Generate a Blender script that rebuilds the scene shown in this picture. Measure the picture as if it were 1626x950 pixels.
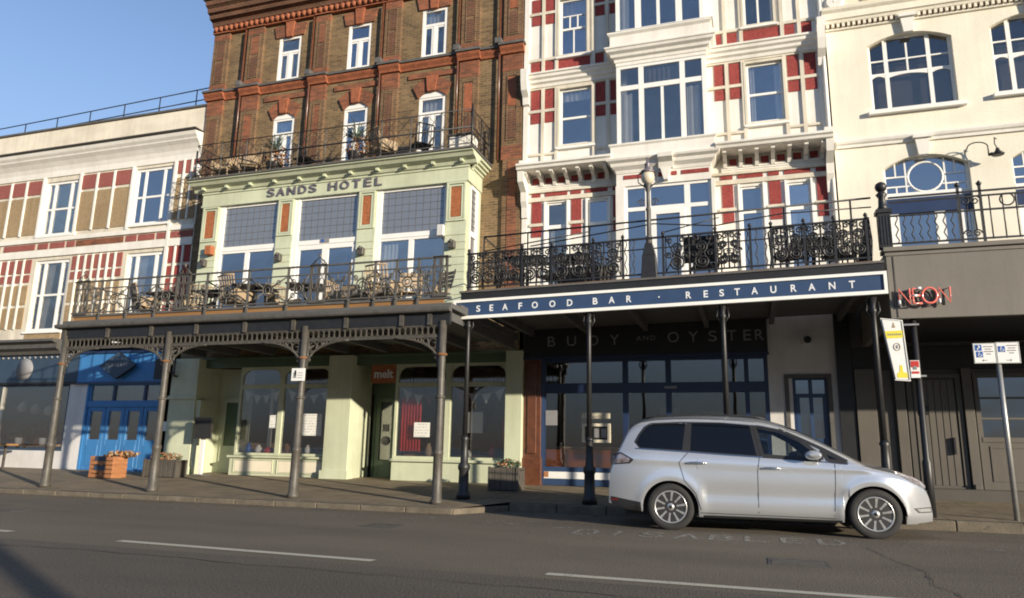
import bpy, bmesh, math, random
from mathutils import Vector, Matrix
random.seed(7)
R = math.radians
for o in list(bpy.data.objects): bpy.data.objects.remove(o)
S = bpy.context.scene
C = S.collection

# ---------------------------------------------------------------- camera
cd = bpy.data.cameras.new('camera'); cam = bpy.data.objects.new('camera', cd); C.objects.link(cam)
cd.sensor_width = 36.0; cd.lens = 25.457; cd.clip_start = 0.05; cd.clip_end = 20000
cam.matrix_world = Matrix(((0.95076345, 0.04663218, 0.30638915, 0.0),
                           (0.30938093, -0.20096071, -0.92946126, 0.0),
                           (0.01822938, 0.97848875, -0.2054932, 1.1),
                           (0, 0, 0, 1)))
S.camera = cam
S.render.resolution_x = 1024; S.render.resolution_y = 598

# ---------------------------------------------------------------- sky, sun, exposure
SUN_EL = 11.0; SUN_AZ = 120.5           # azimuth clockwise from +Y
W = bpy.data.worlds.new('World'); S.world = W; W.use_nodes = True
nt = W.node_tree; nt.nodes.clear()
sky = nt.nodes.new('ShaderNodeTexSky'); sky.sky_type = 'NISHITA'; sky.sun_disc = False
sky.sun_elevation = R(SUN_EL); sky.sun_rotation = R(SUN_AZ)
sky.air_density = 1.0; sky.dust_density = 0.15; sky.ozone_density = 2.2; sky.altitude = 0
bg = nt.nodes.new('ShaderNodeBackground'); bg.inputs[1].default_value = 0.15
wo = nt.nodes.new('ShaderNodeOutputWorld')
# horizon dimmed over the Nishita band to deepen facade shade, pale blue higher up
tcw = nt.nodes.new('ShaderNodeTexCoord'); sxw = nt.nodes.new('ShaderNodeSeparateXYZ'); nt.links.new(tcw.outputs['Generated'], sxw.inputs[0])
rw = nt.nodes.new('ShaderNodeValToRGB'); rw.color_ramp.interpolation = 'EASE'; rw.color_ramp.elements[0].position = 0.0; rw.color_ramp.elements[0].color = (.9, .9, .9, 1)
rw.color_ramp.elements[1].position = 0.75; rw.color_ramp.elements[1].color = (0, 0, 0, 1); nt.links.new(sxw.outputs[2], rw.inputs[0])
rc = nt.nodes.new('ShaderNodeValToRGB'); nt.links.new(sxw.outputs[2], rc.inputs[0])
rc.color_ramp.elements[0].position = 0.0; rc.color_ramp.elements[0].color = (.24, .31, .42, 1); rc.color_ramp.elements[1].position = 0.5; rc.color_ramp.elements[1].color = (1.28, 2.28, 4.4, 1)
e_ = rc.color_ramp.elements.new(0.10); e_.color = (.50, .68, .98, 1); e_ = rc.color_ramp.elements.new(0.19); e_.color = (.85, 1.2, 1.8, 1); e_ = rc.color_ramp.elements.new(0.27); e_.color = (1.80, 2.74, 4.2, 1)
mw = nt.nodes.new('ShaderNodeMixRGB'); nt.links.new(rc.outputs[0], mw.inputs[2])
tw = nt.nodes.new('ShaderNodeMixRGB'); tw.blend_type = 'MULTIPLY'; tw.inputs[0].default_value = 1; tw.inputs[2].default_value = (1.0, .88, .9, 1); nt.links.new(sky.outputs[0], tw.inputs[1])
nt.links.new(rw.outputs[0], mw.inputs[0]); nt.links.new(tw.outputs[0], mw.inputs[1])
nt.links.new(mw.outputs[0], bg.inputs[0]); nt.links.new(bg.outputs[0], wo.inputs[0])
sd = bpy.data.lights.new('sun', 'SUN'); sun = bpy.data.objects.new('sun', sd); C.objects.link(sun)
sd.energy = 5.0; sd.angle = R(0.6); sd.color = (1.0, 0.885, 0.71)
_d = Vector((math.sin(R(SUN_AZ))*math.cos(R(SUN_EL)), math.cos(R(SUN_AZ))*math.cos(R(SUN_EL)), math.sin(R(SUN_EL))))
sun.rotation_euler = _d.to_track_quat('Z', 'Y').to_euler(); sun.location = (20, -12, 14)
S.view_settings.view_transform = 'Standard'; S.view_settings.look = 'None'
S.view_settings.exposure = 0.55; S.view_settings.gamma = 1.0; S.view_settings.use_curve_mapping = False

S.cycles.pixel_filter_type = 'BLACKMAN_HARRIS'; S.cycles.filter_width = 1.9

# ---------------------------------------------------------------- materials
def node_mat(name):
    m = bpy.data.materials.new(name); m.use_nodes = True
    nt = m.node_tree; nt.nodes.clear()
    out = nt.nodes.new('ShaderNodeOutputMaterial')
    return m, nt, out

def mk(name, col, rough=0.6, var=0.12, nscale=3.0, bump=0.0, bscale=40.0, metal=0.0, spec=0.5, coat=0.0, col2=None, stretch=(1, 1, 1), streak=0.0, dark_back=False):
    m, nt, out = node_mat(name)
    b = nt.nodes.new('ShaderNodeBsdfPrincipled'); nt.links.new(b.outputs[0], out.inputs[0])
    b.inputs['Roughness'].default_value = rough; b.inputs['Metallic'].default_value = metal
    b.inputs['Specular IOR Level'].default_value = spec; b.inputs['Coat Weight'].default_value = coat
    tc = nt.nodes.new('ShaderNodeTexCoord'); mp = nt.nodes.new('ShaderNodeMapping'); mp.inputs['Scale'].default_value = stretch
    nt.links.new(tc.outputs['Object'], mp.inputs[0])
    n = nt.nodes.new('ShaderNodeTexNoise'); n.inputs['Scale'].default_value = nscale; n.inputs['Detail'].default_value = 6; n.inputs['Roughness'].default_value = 0.65
    nt.links.new(mp.outputs[0], n.inputs['Vector'])
    r = nt.nodes.new('ShaderNodeValToRGB'); nt.links.new(n.outputs[0], r.inputs[0])
    r.color_ramp.elements[0].position = 0.3; r.color_ramp.elements[1].position = 0.7
    if col2 is None:
        c1 = [max(0, c*(1-var)) for c in col]; c2 = [min(1, c*(1+var)) for c in col]
    else: c1, c2 = col, col2
    r.color_ramp.elements[0].color = (*c1, 1); r.color_ramp.elements[1].color = (*c2, 1)
    cout = r.outputs[0]
    if streak:                                                        # rain streaks and patchy grime running down the wall
        m2 = nt.nodes.new('ShaderNodeMapping'); m2.inputs['Scale'].default_value = (4.5, 4.5, 0.30); nt.links.new(tc.outputs['Object'], m2.inputs[0])
        s1 = nt.nodes.new('ShaderNodeTexNoise'); s1.inputs['Scale'].default_value = 1.0; s1.inputs['Detail'].default_value = 7; s1.inputs['Roughness'].default_value = 0.7; nt.links.new(m2.outputs[0], s1.inputs['Vector'])
        s2 = nt.nodes.new('ShaderNodeTexNoise'); s2.inputs['Scale'].default_value = 0.55; s2.inputs['Detail'].default_value = 5; nt.links.new(tc.outputs['Object'], s2.inputs['Vector'])
        pr = nt.nodes.new('ShaderNodeMath'); pr.operation = 'MULTIPLY'; nt.links.new(s1.outputs[0], pr.inputs[0]); nt.links.new(s2.outputs[0], pr.inputs[1])
        r2 = nt.nodes.new('ShaderNodeValToRGB'); r2.color_ramp.elements[0].position = 0.12; r2.color_ramp.elements[1].position = 0.30
        r2.color_ramp.elements[0].color = (1-streak*.8, 1-streak*.9, 1-streak, 1); r2.color_ramp.elements[1].color = (1, 1, 1, 1); nt.links.new(pr.outputs[0], r2.inputs[0])
        mq = nt.nodes.new('ShaderNodeMixRGB'); mq.blend_type = 'MULTIPLY'; mq.inputs[0].default_value = 1; nt.links.new(cout, mq.inputs[1]); nt.links.new(r2.outputs[0], mq.inputs[2]); cout = mq.outputs[0]
    nt.links.new(cout, b.inputs['Base Color'])
    if dark_back:                                                     # unpainted inner side of a shell
        ge = nt.nodes.new('ShaderNodeNewGeometry'); db = nt.nodes.new('ShaderNodeBsdfDiffuse'); db.inputs[0].default_value = (.025, .025, .027, 1)
        mb_ = nt.nodes.new('ShaderNodeMixShader'); nt.links.new(ge.outputs['Backfacing'], mb_.inputs[0]); nt.links.new(b.outputs[0], mb_.inputs[1]); nt.links.new(db.outputs[0], mb_.inputs[2]); nt.links.new(mb_.outputs[0], out.inputs[0])
    if bump:
        n2 = nt.nodes.new('ShaderNodeTexNoise'); n2.inputs['Scale'].default_value = bscale; n2.inputs['Detail'].default_value = 4
        nt.links.new(tc.outputs['Object'], n2.inputs['Vector'])
        bp = nt.nodes.new('ShaderNodeBump'); bp.inputs['Strength'].default_value = bump; bp.inputs['Distance'].default_value = 0.02
        nt.links.new(n2.outputs[0], bp.inputs['Height']); nt.links.new(bp.outputs[0], b.inputs['Normal'])
    return m

def brick(name, c1, c2, mortar, bw=0.225, rh=0.075, ms=0.009, bump=0.5, var=True, flat=False, rough=0.85):
    m, nt, out = node_mat(name)
    b = nt.nodes.new('ShaderNodeBsdfPrincipled'); nt.links.new(b.outputs[0], out.inputs[0]); b.inputs['Roughness'].default_value = rough
    tc = nt.nodes.new('ShaderNodeTexCoord'); sx = nt.nodes.new('ShaderNodeSeparateXYZ'); nt.links.new(tc.outputs['Object'], sx.inputs[0])
    cx = nt.nodes.new('ShaderNodeCombineXYZ')
    if flat:
        nt.links.new(sx.outputs[0], cx.inputs[0]); nt.links.new(sx.outputs[1], cx.inputs[1])
    else:
        ad = nt.nodes.new('ShaderNodeMath'); ad.operation = 'ADD'; nt.links.new(sx.outputs[0], ad.inputs[0]); nt.links.new(sx.outputs[1], ad.inputs[1])
        nt.links.new(ad.outputs[0], cx.inputs[0]); nt.links.new(sx.outputs[2], cx.inputs[1])
    t = nt.nodes.new('ShaderNodeTexBrick'); nt.links.new(cx.outputs[0], t.inputs['Vector'])
    t.inputs['Color1'].default_value = (*c1, 1); t.inputs['Color2'].default_value = (*c2, 1); t.inputs['Mortar'].default_value = (*mortar, 1)
    t.inputs['Scale'].default_value = 1; t.inputs['Brick Width'].default_value = bw; t.inputs['Row Height'].default_value = rh
    t.inputs['Mortar Size'].default_value = ms; t.inputs['Bias'].default_value = 0.0
    n = nt.nodes.new('ShaderNodeTexNoise'); n.inputs['Scale'].default_value = 1.3; n.inputs['Detail'].default_value = 8; n.inputs['Roughness'].default_value = 0.7
    nt.links.new(tc.outputs['Object'], n.inputs['Vector'])
    r = nt.nodes.new('ShaderNodeValToRGB'); nt.links.new(n.outputs[0], r.inputs[0])
    r.color_ramp.elements[0].position = 0.32; r.color_ramp.elements[0].color = (0.62, 0.6, 0.58, 1)
    r.color_ramp.elements[1].position = 0.68; r.color_ramp.elements[1].color = (1.12, 1.1, 1.08, 1)
    mx = nt.nodes.new('ShaderNodeMixRGB'); mx.blend_type = 'MULTIPLY'; mx.inputs[0].default_value = 1.0
    nt.links.new(t.outputs[0], mx.inputs[1]); nt.links.new(r.outputs[0], mx.inputs[2]); nt.links.new(mx.outputs[0], b.inputs['Base Color'])
    bp = nt.nodes.new('ShaderNodeBump'); bp.inputs['Strength'].default_value = bump; bp.inputs['Distance'].default_value = 0.01; bp.invert = True
    nt.links.new(t.outputs['Fac'], bp.inputs['Height']); nt.links.new(bp.outputs[0], b.inputs['Normal'])
    return m

def glass(name, refl=0.3, tint=(0.75, 0.8, 0.85), rtint=(1, 1, 1), trans=True, dark=(0.02, 0.025, 0.035), wave=0.16):
    """window pane: clear (or dark) body under a mirror-like surface with a slight waviness"""
    m, nt, out = node_mat(name)
    g = nt.nodes.new('ShaderNodeBsdfGlossy'); g.inputs['Roughness'].default_value = 0.03; g.inputs['Color'].default_value = (*rtint, 1)
    if trans:
        t = nt.nodes.new('ShaderNodeBsdfTransparent'); t.inputs[0].default_value = (*tint, 1)
    else:
        t = nt.nodes.new('ShaderNodeBsdfDiffuse'); t.inputs[0].default_value = (*dark, 1)
    lw = nt.nodes.new('ShaderNodeLayerWeight'); lw.inputs['Blend'].default_value = 0.35
    ma = nt.nodes.new('ShaderNodeMath'); ma.operation = 'MULTIPLY_ADD'; ma.use_clamp = True
    ma.inputs[1].default_value = 0.6; ma.inputs[2].default_value = refl
    nt.links.new(lw.outputs['Fresnel'], ma.inputs[0])
    mx = nt.nodes.new('ShaderNodeMixShader'); nt.links.new(ma.outputs[0], mx.inputs[0])
    nt.links.new(t.outputs[0], mx.inputs[1]); nt.links.new(g.outputs[0], mx.inputs[2]); nt.links.new(mx.outputs[0], out.inputs[0])
    tc = nt.nodes.new('ShaderNodeTexCoord'); n = nt.nodes.new('ShaderNodeTexNoise'); n.inputs['Scale'].default_value = 1.6; n.inputs['Detail'].default_value = 1
    nt.links.new(tc.outputs['Object'], n.inputs['Vector'])
    bp = nt.nodes.new('ShaderNodeBump'); bp.inputs['Strength'].default_value = wave; bp.inputs['Distance'].default_value = 0.05
    nt.links.new(n.outputs[0], bp.inputs['Height']); nt.links.new(bp.outputs[0], g.inputs['Normal'])
    return m

def two_scale(name, ca, cb, rough, s1, s2, bump=0.3, speck=0.0, spec=0.3):
    """ground surfaces: broad tone changes under fine grain"""
    m, nt, out = node_mat(name)
    b = nt.nodes.new('ShaderNodeBsdfPrincipled'); nt.links.new(b.outputs[0], out.inputs[0]); b.inputs['Roughness'].default_value = rough
    b.inputs['Specular IOR Level'].default_value = spec
    tc = nt.nodes.new('ShaderNodeTexCoord')
    mp = nt.nodes.new('ShaderNodeMapping'); mp.inputs['Scale'].default_value = (0.30, 1, 1); nt.links.new(tc.outputs['Object'], mp.inputs[0])
    n1 = nt.nodes.new('ShaderNodeTexNoise'); n1.inputs['Scale'].default_value = s1; n1.inputs['Detail'].default_value = 7; n1.inputs['Roughness'].default_value = 0.6
    n2 = nt.nodes.new('ShaderNodeTexNoise'); n2.inputs['Scale'].default_value = s2; n2.inputs['Detail'].default_value = 3
    nt.links.new(mp.outputs[0], n1.inputs['Vector']); nt.links.new(tc.outputs['Object'], n2.inputs['Vector'])
    r = nt.nodes.new('ShaderNodeValToRGB'); r.color_ramp.elements[0].position = 0.3; r.color_ramp.elements[1].position = 0.7
    r.color_ramp.elements[0].color = (*ca, 1); r.color_ramp.elements[1].color = (*cb, 1); nt.links.new(n1.outputs[0], r.inputs[0])
    r2 = nt.nodes.new('ShaderNodeValToRGB'); r2.color_ramp.elements[0].position = 0.35; r2.color_ramp.elements[1].position = 0.75
    r2.color_ramp.elements[0].color = (0.72, 0.72, 0.72, 1); r2.color_ramp.elements[1].color = (1.3+speck, 1.3+speck, 1.28+speck, 1); nt.links.new(n2.outputs[0], r2.inputs[0])
    mx = nt.nodes.new('ShaderNodeMixRGB'); mx.blend_type = 'MULTIPLY'; mx.inputs[0].default_value = 1
    nt.links.new(r.outputs[0], mx.inputs[1]); nt.links.new(r2.outputs[0], mx.inputs[2]); nt.links.new(mx.outputs[0], b.inputs['Base Color'])
    bp = nt.nodes.new('ShaderNodeBump'); bp.inputs['Strength'].default_value = bump; bp.inputs['Distance'].default_value = 0.01
    nt.links.new(n2.outputs[0], bp.inputs['Height']); nt.links.new(bp.outputs[0], b.inputs['Normal'])
    return m

def worn(name, col, amount=0.5, scale=9.0):
    """road paint, worn through in patches (transparent where gone)"""
    m, nt, out = node_mat(name)
    b = nt.nodes.new('ShaderNodeBsdfPrincipled'); b.inputs['Base Color'].default_value = (*col, 1); b.inputs['Roughness'].default_value = 0.8
    tr = nt.nodes.new('ShaderNodeBsdfTransparent'); mx = nt.nodes.new('ShaderNodeMixShader')
    tc = nt.nodes.new('ShaderNodeTexCoord'); n = nt.nodes.new('ShaderNodeTexNoise'); n.inputs['Scale'].default_value = scale; n.inputs['Detail'].default_value = 8; n.inputs['Roughness'].default_value = 0.75
    nt.links.new(tc.outputs['Object'], n.inputs['Vector'])
    r = nt.nodes.new('ShaderNodeValToRGB'); r.color_ramp.elements[0].position = amount-0.08; r.color_ramp.elements[1].position = amount+0.08
    nt.links.new(n.outputs[0], r.inputs[0]); nt.links.new(r.outputs[0], mx.inputs[0])
    nt.links.new(tr.outputs[0], mx.inputs[1]); nt.links.new(b.outputs[0], mx.inputs[2]); nt.links.new(mx.outputs[0], out.inputs[0])
    return m

M = dict(
 white=mk('white_paint', (0.76, 0.735, 0.67), 0.5, 0.07, 2.0, 0.1, 30, streak=.16),
 upvc=mk('white_frame_paint', (0.80, 0.79, 0.75), 0.35, 0.04, 2.0),
 offwhite=mk('aged_white_timber', (0.66, 0.61, 0.50), 0.6, 0.14, 2.5, 0.15, 25, stretch=(1, 1, .4), streak=.3),
 cream=mk('cream_render', (0.78, 0.735, 0.61), 0.8, 0.07, 0.9, 0.5, 45, streak=.13),
 creamwhite=mk('cream_roughcast', (0.72, 0.66, 0.52), 0.8, 0.08, 1.2, 0.4, 70),
 parapet=mk('parapet_render', (0.72, 0.66, 0.54), 0.8, 0.12, 0.6, 0.3, 40, stretch=(1, 1, 3), streak=.28),
 red=mk('red_pebbledash', (0.20, 0.03, 0.028), 0.9, 0.45, 22, 1.0, 60, col2=(0.40, 0.075, 0.065), streak=.2),
 redfade=mk('faded_red_pebbledash', (0.23, 0.065, 0.055), 0.9, 0.3, 20, 0.9, 60, col2=(0.36, 0.115, 0.095), streak=.2),
 tan=mk('tan_pebbledash', (0.26, 0.18, 0.095), 0.95, 0.22, 20, 0.9, 60, col2=(0.42, 0.31, 0.18), streak=.25),
 stock=brick('stock_brick', (0.235, 0.158, 0.078), (0.115, 0.077, 0.041), (0.26, 0.19, 0.11)),
 terra=brick('red_rubbed_brick', (0.30, 0.10, 0.048), (0.15, 0.06, 0.034), (0.25, 0.14, 0.08), ms=0.007),
 darkbrick=brick('purple_brown_brick', (0.15, 0.06, 0.035), (0.10, 0.05, 0.03), (0.20, 0.12, 0.07)),
 terrac=mk('terracotta', (0.19, 0.062, 0.03), 0.8, 0.3, 6, 0.5, 20, col2=(0.37, 0.12, 0.052)),
 slab_dk=mk('lead_capping', (0.10, 0.095, 0.09), 0.7, 0.25, 4),
 green=mk('sage_green_paint', (0.53, 0.565, 0.41), 0.5, 0.08, 1.5, 0.08, 20, streak=.2),
 greendk=mk('deep_green_paint', (0.085, 0.13, 0.075), 0.45, 0.12, 2),
 brownpan=mk('rust_brown_panel', (0.33, 0.11, 0.04), 0.8, 0.35, 16, 0.4, 40),
 blue=mk('bright_blue_paint', (0.045, 0.185, 0.42), 0.4, 0.08, 1.5),
 slate=mk('slate_blue_paint', (0.035, 0.06, 0.095), 0.5, 0.12, 2),
 navy=mk('navy_paint', (0.030, 0.058, 0.125), 0.4, 0.1, 2),
 navyshop=mk('dark_navy_joinery', (0.016, 0.032, 0.085), 0.4, 0.15, 3),
 black=mk('black_paint', (0.016, 0.016, 0.017), 0.45, 0.25, 6),
 iron=mk('black_ironwork', (0.018, 0.018, 0.02), 0.45, 0.3, 8, 0.2, 60),
 greyiron=mk('grey_painted_iron', (0.050, 0.045, 0.038), 0.5, 0.2, 7, 0.15, 50, col2=(0.095, 0.085, 0.069)),
 midiron=mk('weathered_grey_iron', (0.085, 0.08, 0.072), 0.55, 0.25, 7),
 rust=mk('rusty_collar', (0.16, 0.075, 0.03), 0.8, 0.4, 15),
 galv=mk('galvanised_steel', (0.34, 0.34, 0.33), 0.4, 0.12, 9, metal=0.5),
 woodfas=mk('varnished_timber', (0.27, 0.14, 0.05), 0.5, 0.2, 3, stretch=(0.4, 3, 8)),
 rattan=mk('tan_rattan', (0.36, 0.27, 0.17), 0.7, 0.2, 30, 0.6, 90),
 rattandk=mk('black_rattan', (0.02, 0.02, 0.021), 0.6, 0.3, 30, 0.6, 90),
 tabletop=mk('dark_table_top', (0.03, 0.028, 0.027), 0.4, 0.2, 4),
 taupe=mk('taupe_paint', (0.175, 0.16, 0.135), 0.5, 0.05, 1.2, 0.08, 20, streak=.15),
 taupe_shaded=mk('taupe_paint_shaded', (0.115, 0.104, 0.088), 0.5, 0.08, 1.2, 0.08, 20, streak=.2),  # taupe darkened to paint in the shade under the canopy
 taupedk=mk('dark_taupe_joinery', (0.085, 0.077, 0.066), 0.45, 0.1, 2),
 soffit=mk('dark_soffit', (0.09, 0.088, 0.085), 0.7, 0.15, 2),
 render_w=mk('white_render', (0.62, 0.61, 0.60), 0.75, 0.07, 2, 0.15, 40, streak=.2),
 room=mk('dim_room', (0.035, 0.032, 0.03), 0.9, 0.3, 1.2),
 roomwarm=mk('warm_room', (0.26, 0.15, 0.09), 0.9, 0.35, 1.0),
 floorwood=mk('wooden_floor', (0.26, 0.13, 0.065), 0.5, 0.25, 3),
 curtain=mk('pale_curtain', (0.76, 0.73, 0.66), 0.9, 0.1, 3),
 redcurt=mk('red_curtain', (0.62, 0.05, 0.05), 0.85, 0.25, 5),
 terrapanel=mk('orange_brown_board', (0.30, 0.085, 0.03), 0.6, 0.12, 3),
 paper=mk('white_card', (0.75, 0.75, 0.72), 0.6, 0.04, 5),
 yellow=mk('yellow_print', (0.72, 0.62, 0.06), 0.5, 0.05, 5),
 signblue=mk('sign_blue', (0.03, 0.10, 0.36), 0.4, 0.08, 5),
 signred=mk('sign_red', (0.50, 0.04, 0.03), 0.4, 0.08, 5),
 inkgrey=mk('grey_print', (0.22, 0.22, 0.22), 0.6, 0.1, 5),
 letter=mk('pale_letters', (0.70, 0.71, 0.72), 0.45, 0.04, 5),
 letterdim=mk('pewter_letters', (0.24, 0.24, 0.25), 0.5, 0.1, 5),
 bronze=mk('weathered_bronze_letters', (0.17, 0.15, 0.17), 0.4, 0.3, 8, metal=0.3),
 neonred=mk('red_neon_tube', (0.85, 0.20, 0.15), 0.2, 0.05, 5, spec=0.8),
 crate=mk('orange_crate_wood', (0.34, 0.145, 0.06), 0.7, 0.25, 5, 0.3, 30, stretch=(1, 1, 5)),
 trough=mk('grey_timber_trough', (0.075, 0.066, 0.055), 0.85, 0.25, 4, 0.3, 30),
 leaf=mk('green_leaves', (0.035, 0.075, 0.025), 0.6, 0.5, 12),
 leafbr=mk('russet_leaves', (0.15, 0.075, 0.03), 0.7, 0.4, 12),
 flowers=mk('dry_orange_flowers', (0.34, 0.16, 0.07), 0.8, 0.4, 14),
 leafpale=mk('grey_green_palm', (0.10, 0.15, 0.11), 0.6, 0.3, 9),
 soil=mk('potting_soil', (0.03, 0.022, 0.016), 0.95, 0.3, 20),
 globe=mk('opal_lamp_glass', (0.62, 0.55, 0.42), 0.25, 0.06, 5, spec=0.6),
 tyre=mk('tyre_rubber', (0.022, 0.022, 0.022), 0.8, 0.2, 9),
 alloy=mk('alloy_wheel', (0.55, 0.55, 0.54), 0.3, 0.06, 5, metal=0.7),
 chrome=mk('bright_trim', (0.75, 0.75, 0.75), 0.15, 0.03, 5, metal=1.0),
 plastic=mk('black_plastic', (0.02, 0.02, 0.021), 0.55, 0.15, 9),
 paint=mk('silver_car_paint', (0.60, 0.62, 0.65), 0.22, 0.03, 1.2, metal=0.6, coat=0.9, dark_back=True),
 lens=mk('headlamp_lens', (0.55, 0.56, 0.56), 0.12, 0.25, 22, metal=0.5, coat=1.0),
 taillens=mk('tail_lamp_lens', (0.16, 0.09, 0.10), 0.12, 0.3, 14, metal=0.3, coat=1.0, col2=(0.42, 0.40, 0.42)),
 stone=mk('kerb_granite', (0.13, 0.108, 0.078), 0.9, 0.35, 3, 0.4, 40),
 marble=mk('rust_marble_cladding', (0.085, 0.035, 0.022), 0.25, 0.4, 6, col2=(0.16, 0.06, 0.03)),
 board=mk('black_chalk_board', (0.02, 0.02, 0.02), 0.7, 0.2, 5),
 bitumen=mk('roof_felt', (0.08, 0.08, 0.08), 0.9, 0.2, 2),
)
M['asphalt'] = two_scale('asphalt', (0.122, 0.102, 0.077), (0.185, 0.155, 0.117), 0.9, 0.5, 55, 0.9, 0.15)
M['asphaltold'] = two_scale('older_asphalt', (0.088, 0.074, 0.057), (0.135, 0.114, 0.09), 0.9, 0.6, 45, 0.9, 0.2)
M['ground'] = two_scale('ground_earth', (0.16, 0.14, 0.11), (0.2, 0.18, 0.15), 0.95, 0.1, 8)
M['paving'] = brick('concrete_paving', (0.27, 0.215, 0.14), (0.225, 0.182, 0.122), (0.12, 0.093, 0.06), 0.75, 0.6, 0.012, 0.3, flat=True)
M['sea'] = mk('sea_water', (0.03, 0.05, 0.06), 0.15, 0.2, 0.05, 0.3, 0.6)
M['pane'] = glass('window_glass', 0.19, (0.93, 0.94, 0.95))
M['paneblue'] = glass('blue_sky_glass', 0.30, rtint=(0.88, 0.92, 1.0), trans=False, dark=(0.01, 0.015, 0.025))
M['shopglass'] = glass('shop_glass', 0.10, (0.96, 0.96, 0.96), wave=0.03)
M['pane2'] = glass('old_window_glass', 0.14, (0.9, 0.91, 0.92), (1, .96, .9), wave=.3)
M['pane3'] = glass('bright_window_glass', 0.30, (0.9, 0.9, 0.9), (.95, .96, 1), wave=.22)
M['leaded'] = glass('leaded_obscure_glass', 0.12, rtint=(0.9, 0.95, 1.0), trans=False, dark=(0.15, 0.155, 0.165))
M['panedull'] = glass('dull_window_glass', 0.06, (0.8, 0.8, 0.8))
M['blind'] = mk('grey_brown_blind', (0.17, 0.15, 0.125), 0.8, 0.12, 2)
M['carglass'] = glass('privacy_glass', 0.03, trans=False, dark=(0.004, 0.005, 0.007))
M['carglassfr'] = glass('car_side_glass', 0.05, (0.62, 0.66, 0.66))
M['rednight'] = mk('dark_red_reflector', (0.16, 0.02, 0.018), 0.2, 0.1, 5)
M['midbrick'] = brick('red_brown_brick', (0.20, 0.115, 0.056), (0.115, 0.07, 0.038), (0.25, 0.17, 0.10))
M['asphaltpatch'] = two_scale('asphalt_repair', (0.118, 0.098, 0.074), (0.165, 0.138, 0.105), 0.92, 0.9, 60, 0.9, 0.1)
M['tar'] = mk('tar_seam', (0.045, 0.04, 0.034), 0.7, 0.2, 9)
M['gum'] = mk('old_chewing_gum', (0.26, 0.23, 0.18), 0.8, 0.2, 9)
M['castiron'] = mk('cast_iron_cover', (0.07, 0.065, 0.06), 0.6, 0.25, 9)
M['wornwhite'] = worn('worn_white_line', (0.50, 0.47, 0.37), 0.33, 7)
M['wornfaint'] = worn('faint_road_paint', (0.30, 0.28, 0.23), 0.52, 10)
M['wornfaint2'] = worn('faint_road_letters', (0.33, 0.31, 0.26), 0.49, 14)
M['wornyellow'] = worn('worn_yellow_line', (0.26, 0.19, 0.07), 0.5, 8)

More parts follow.
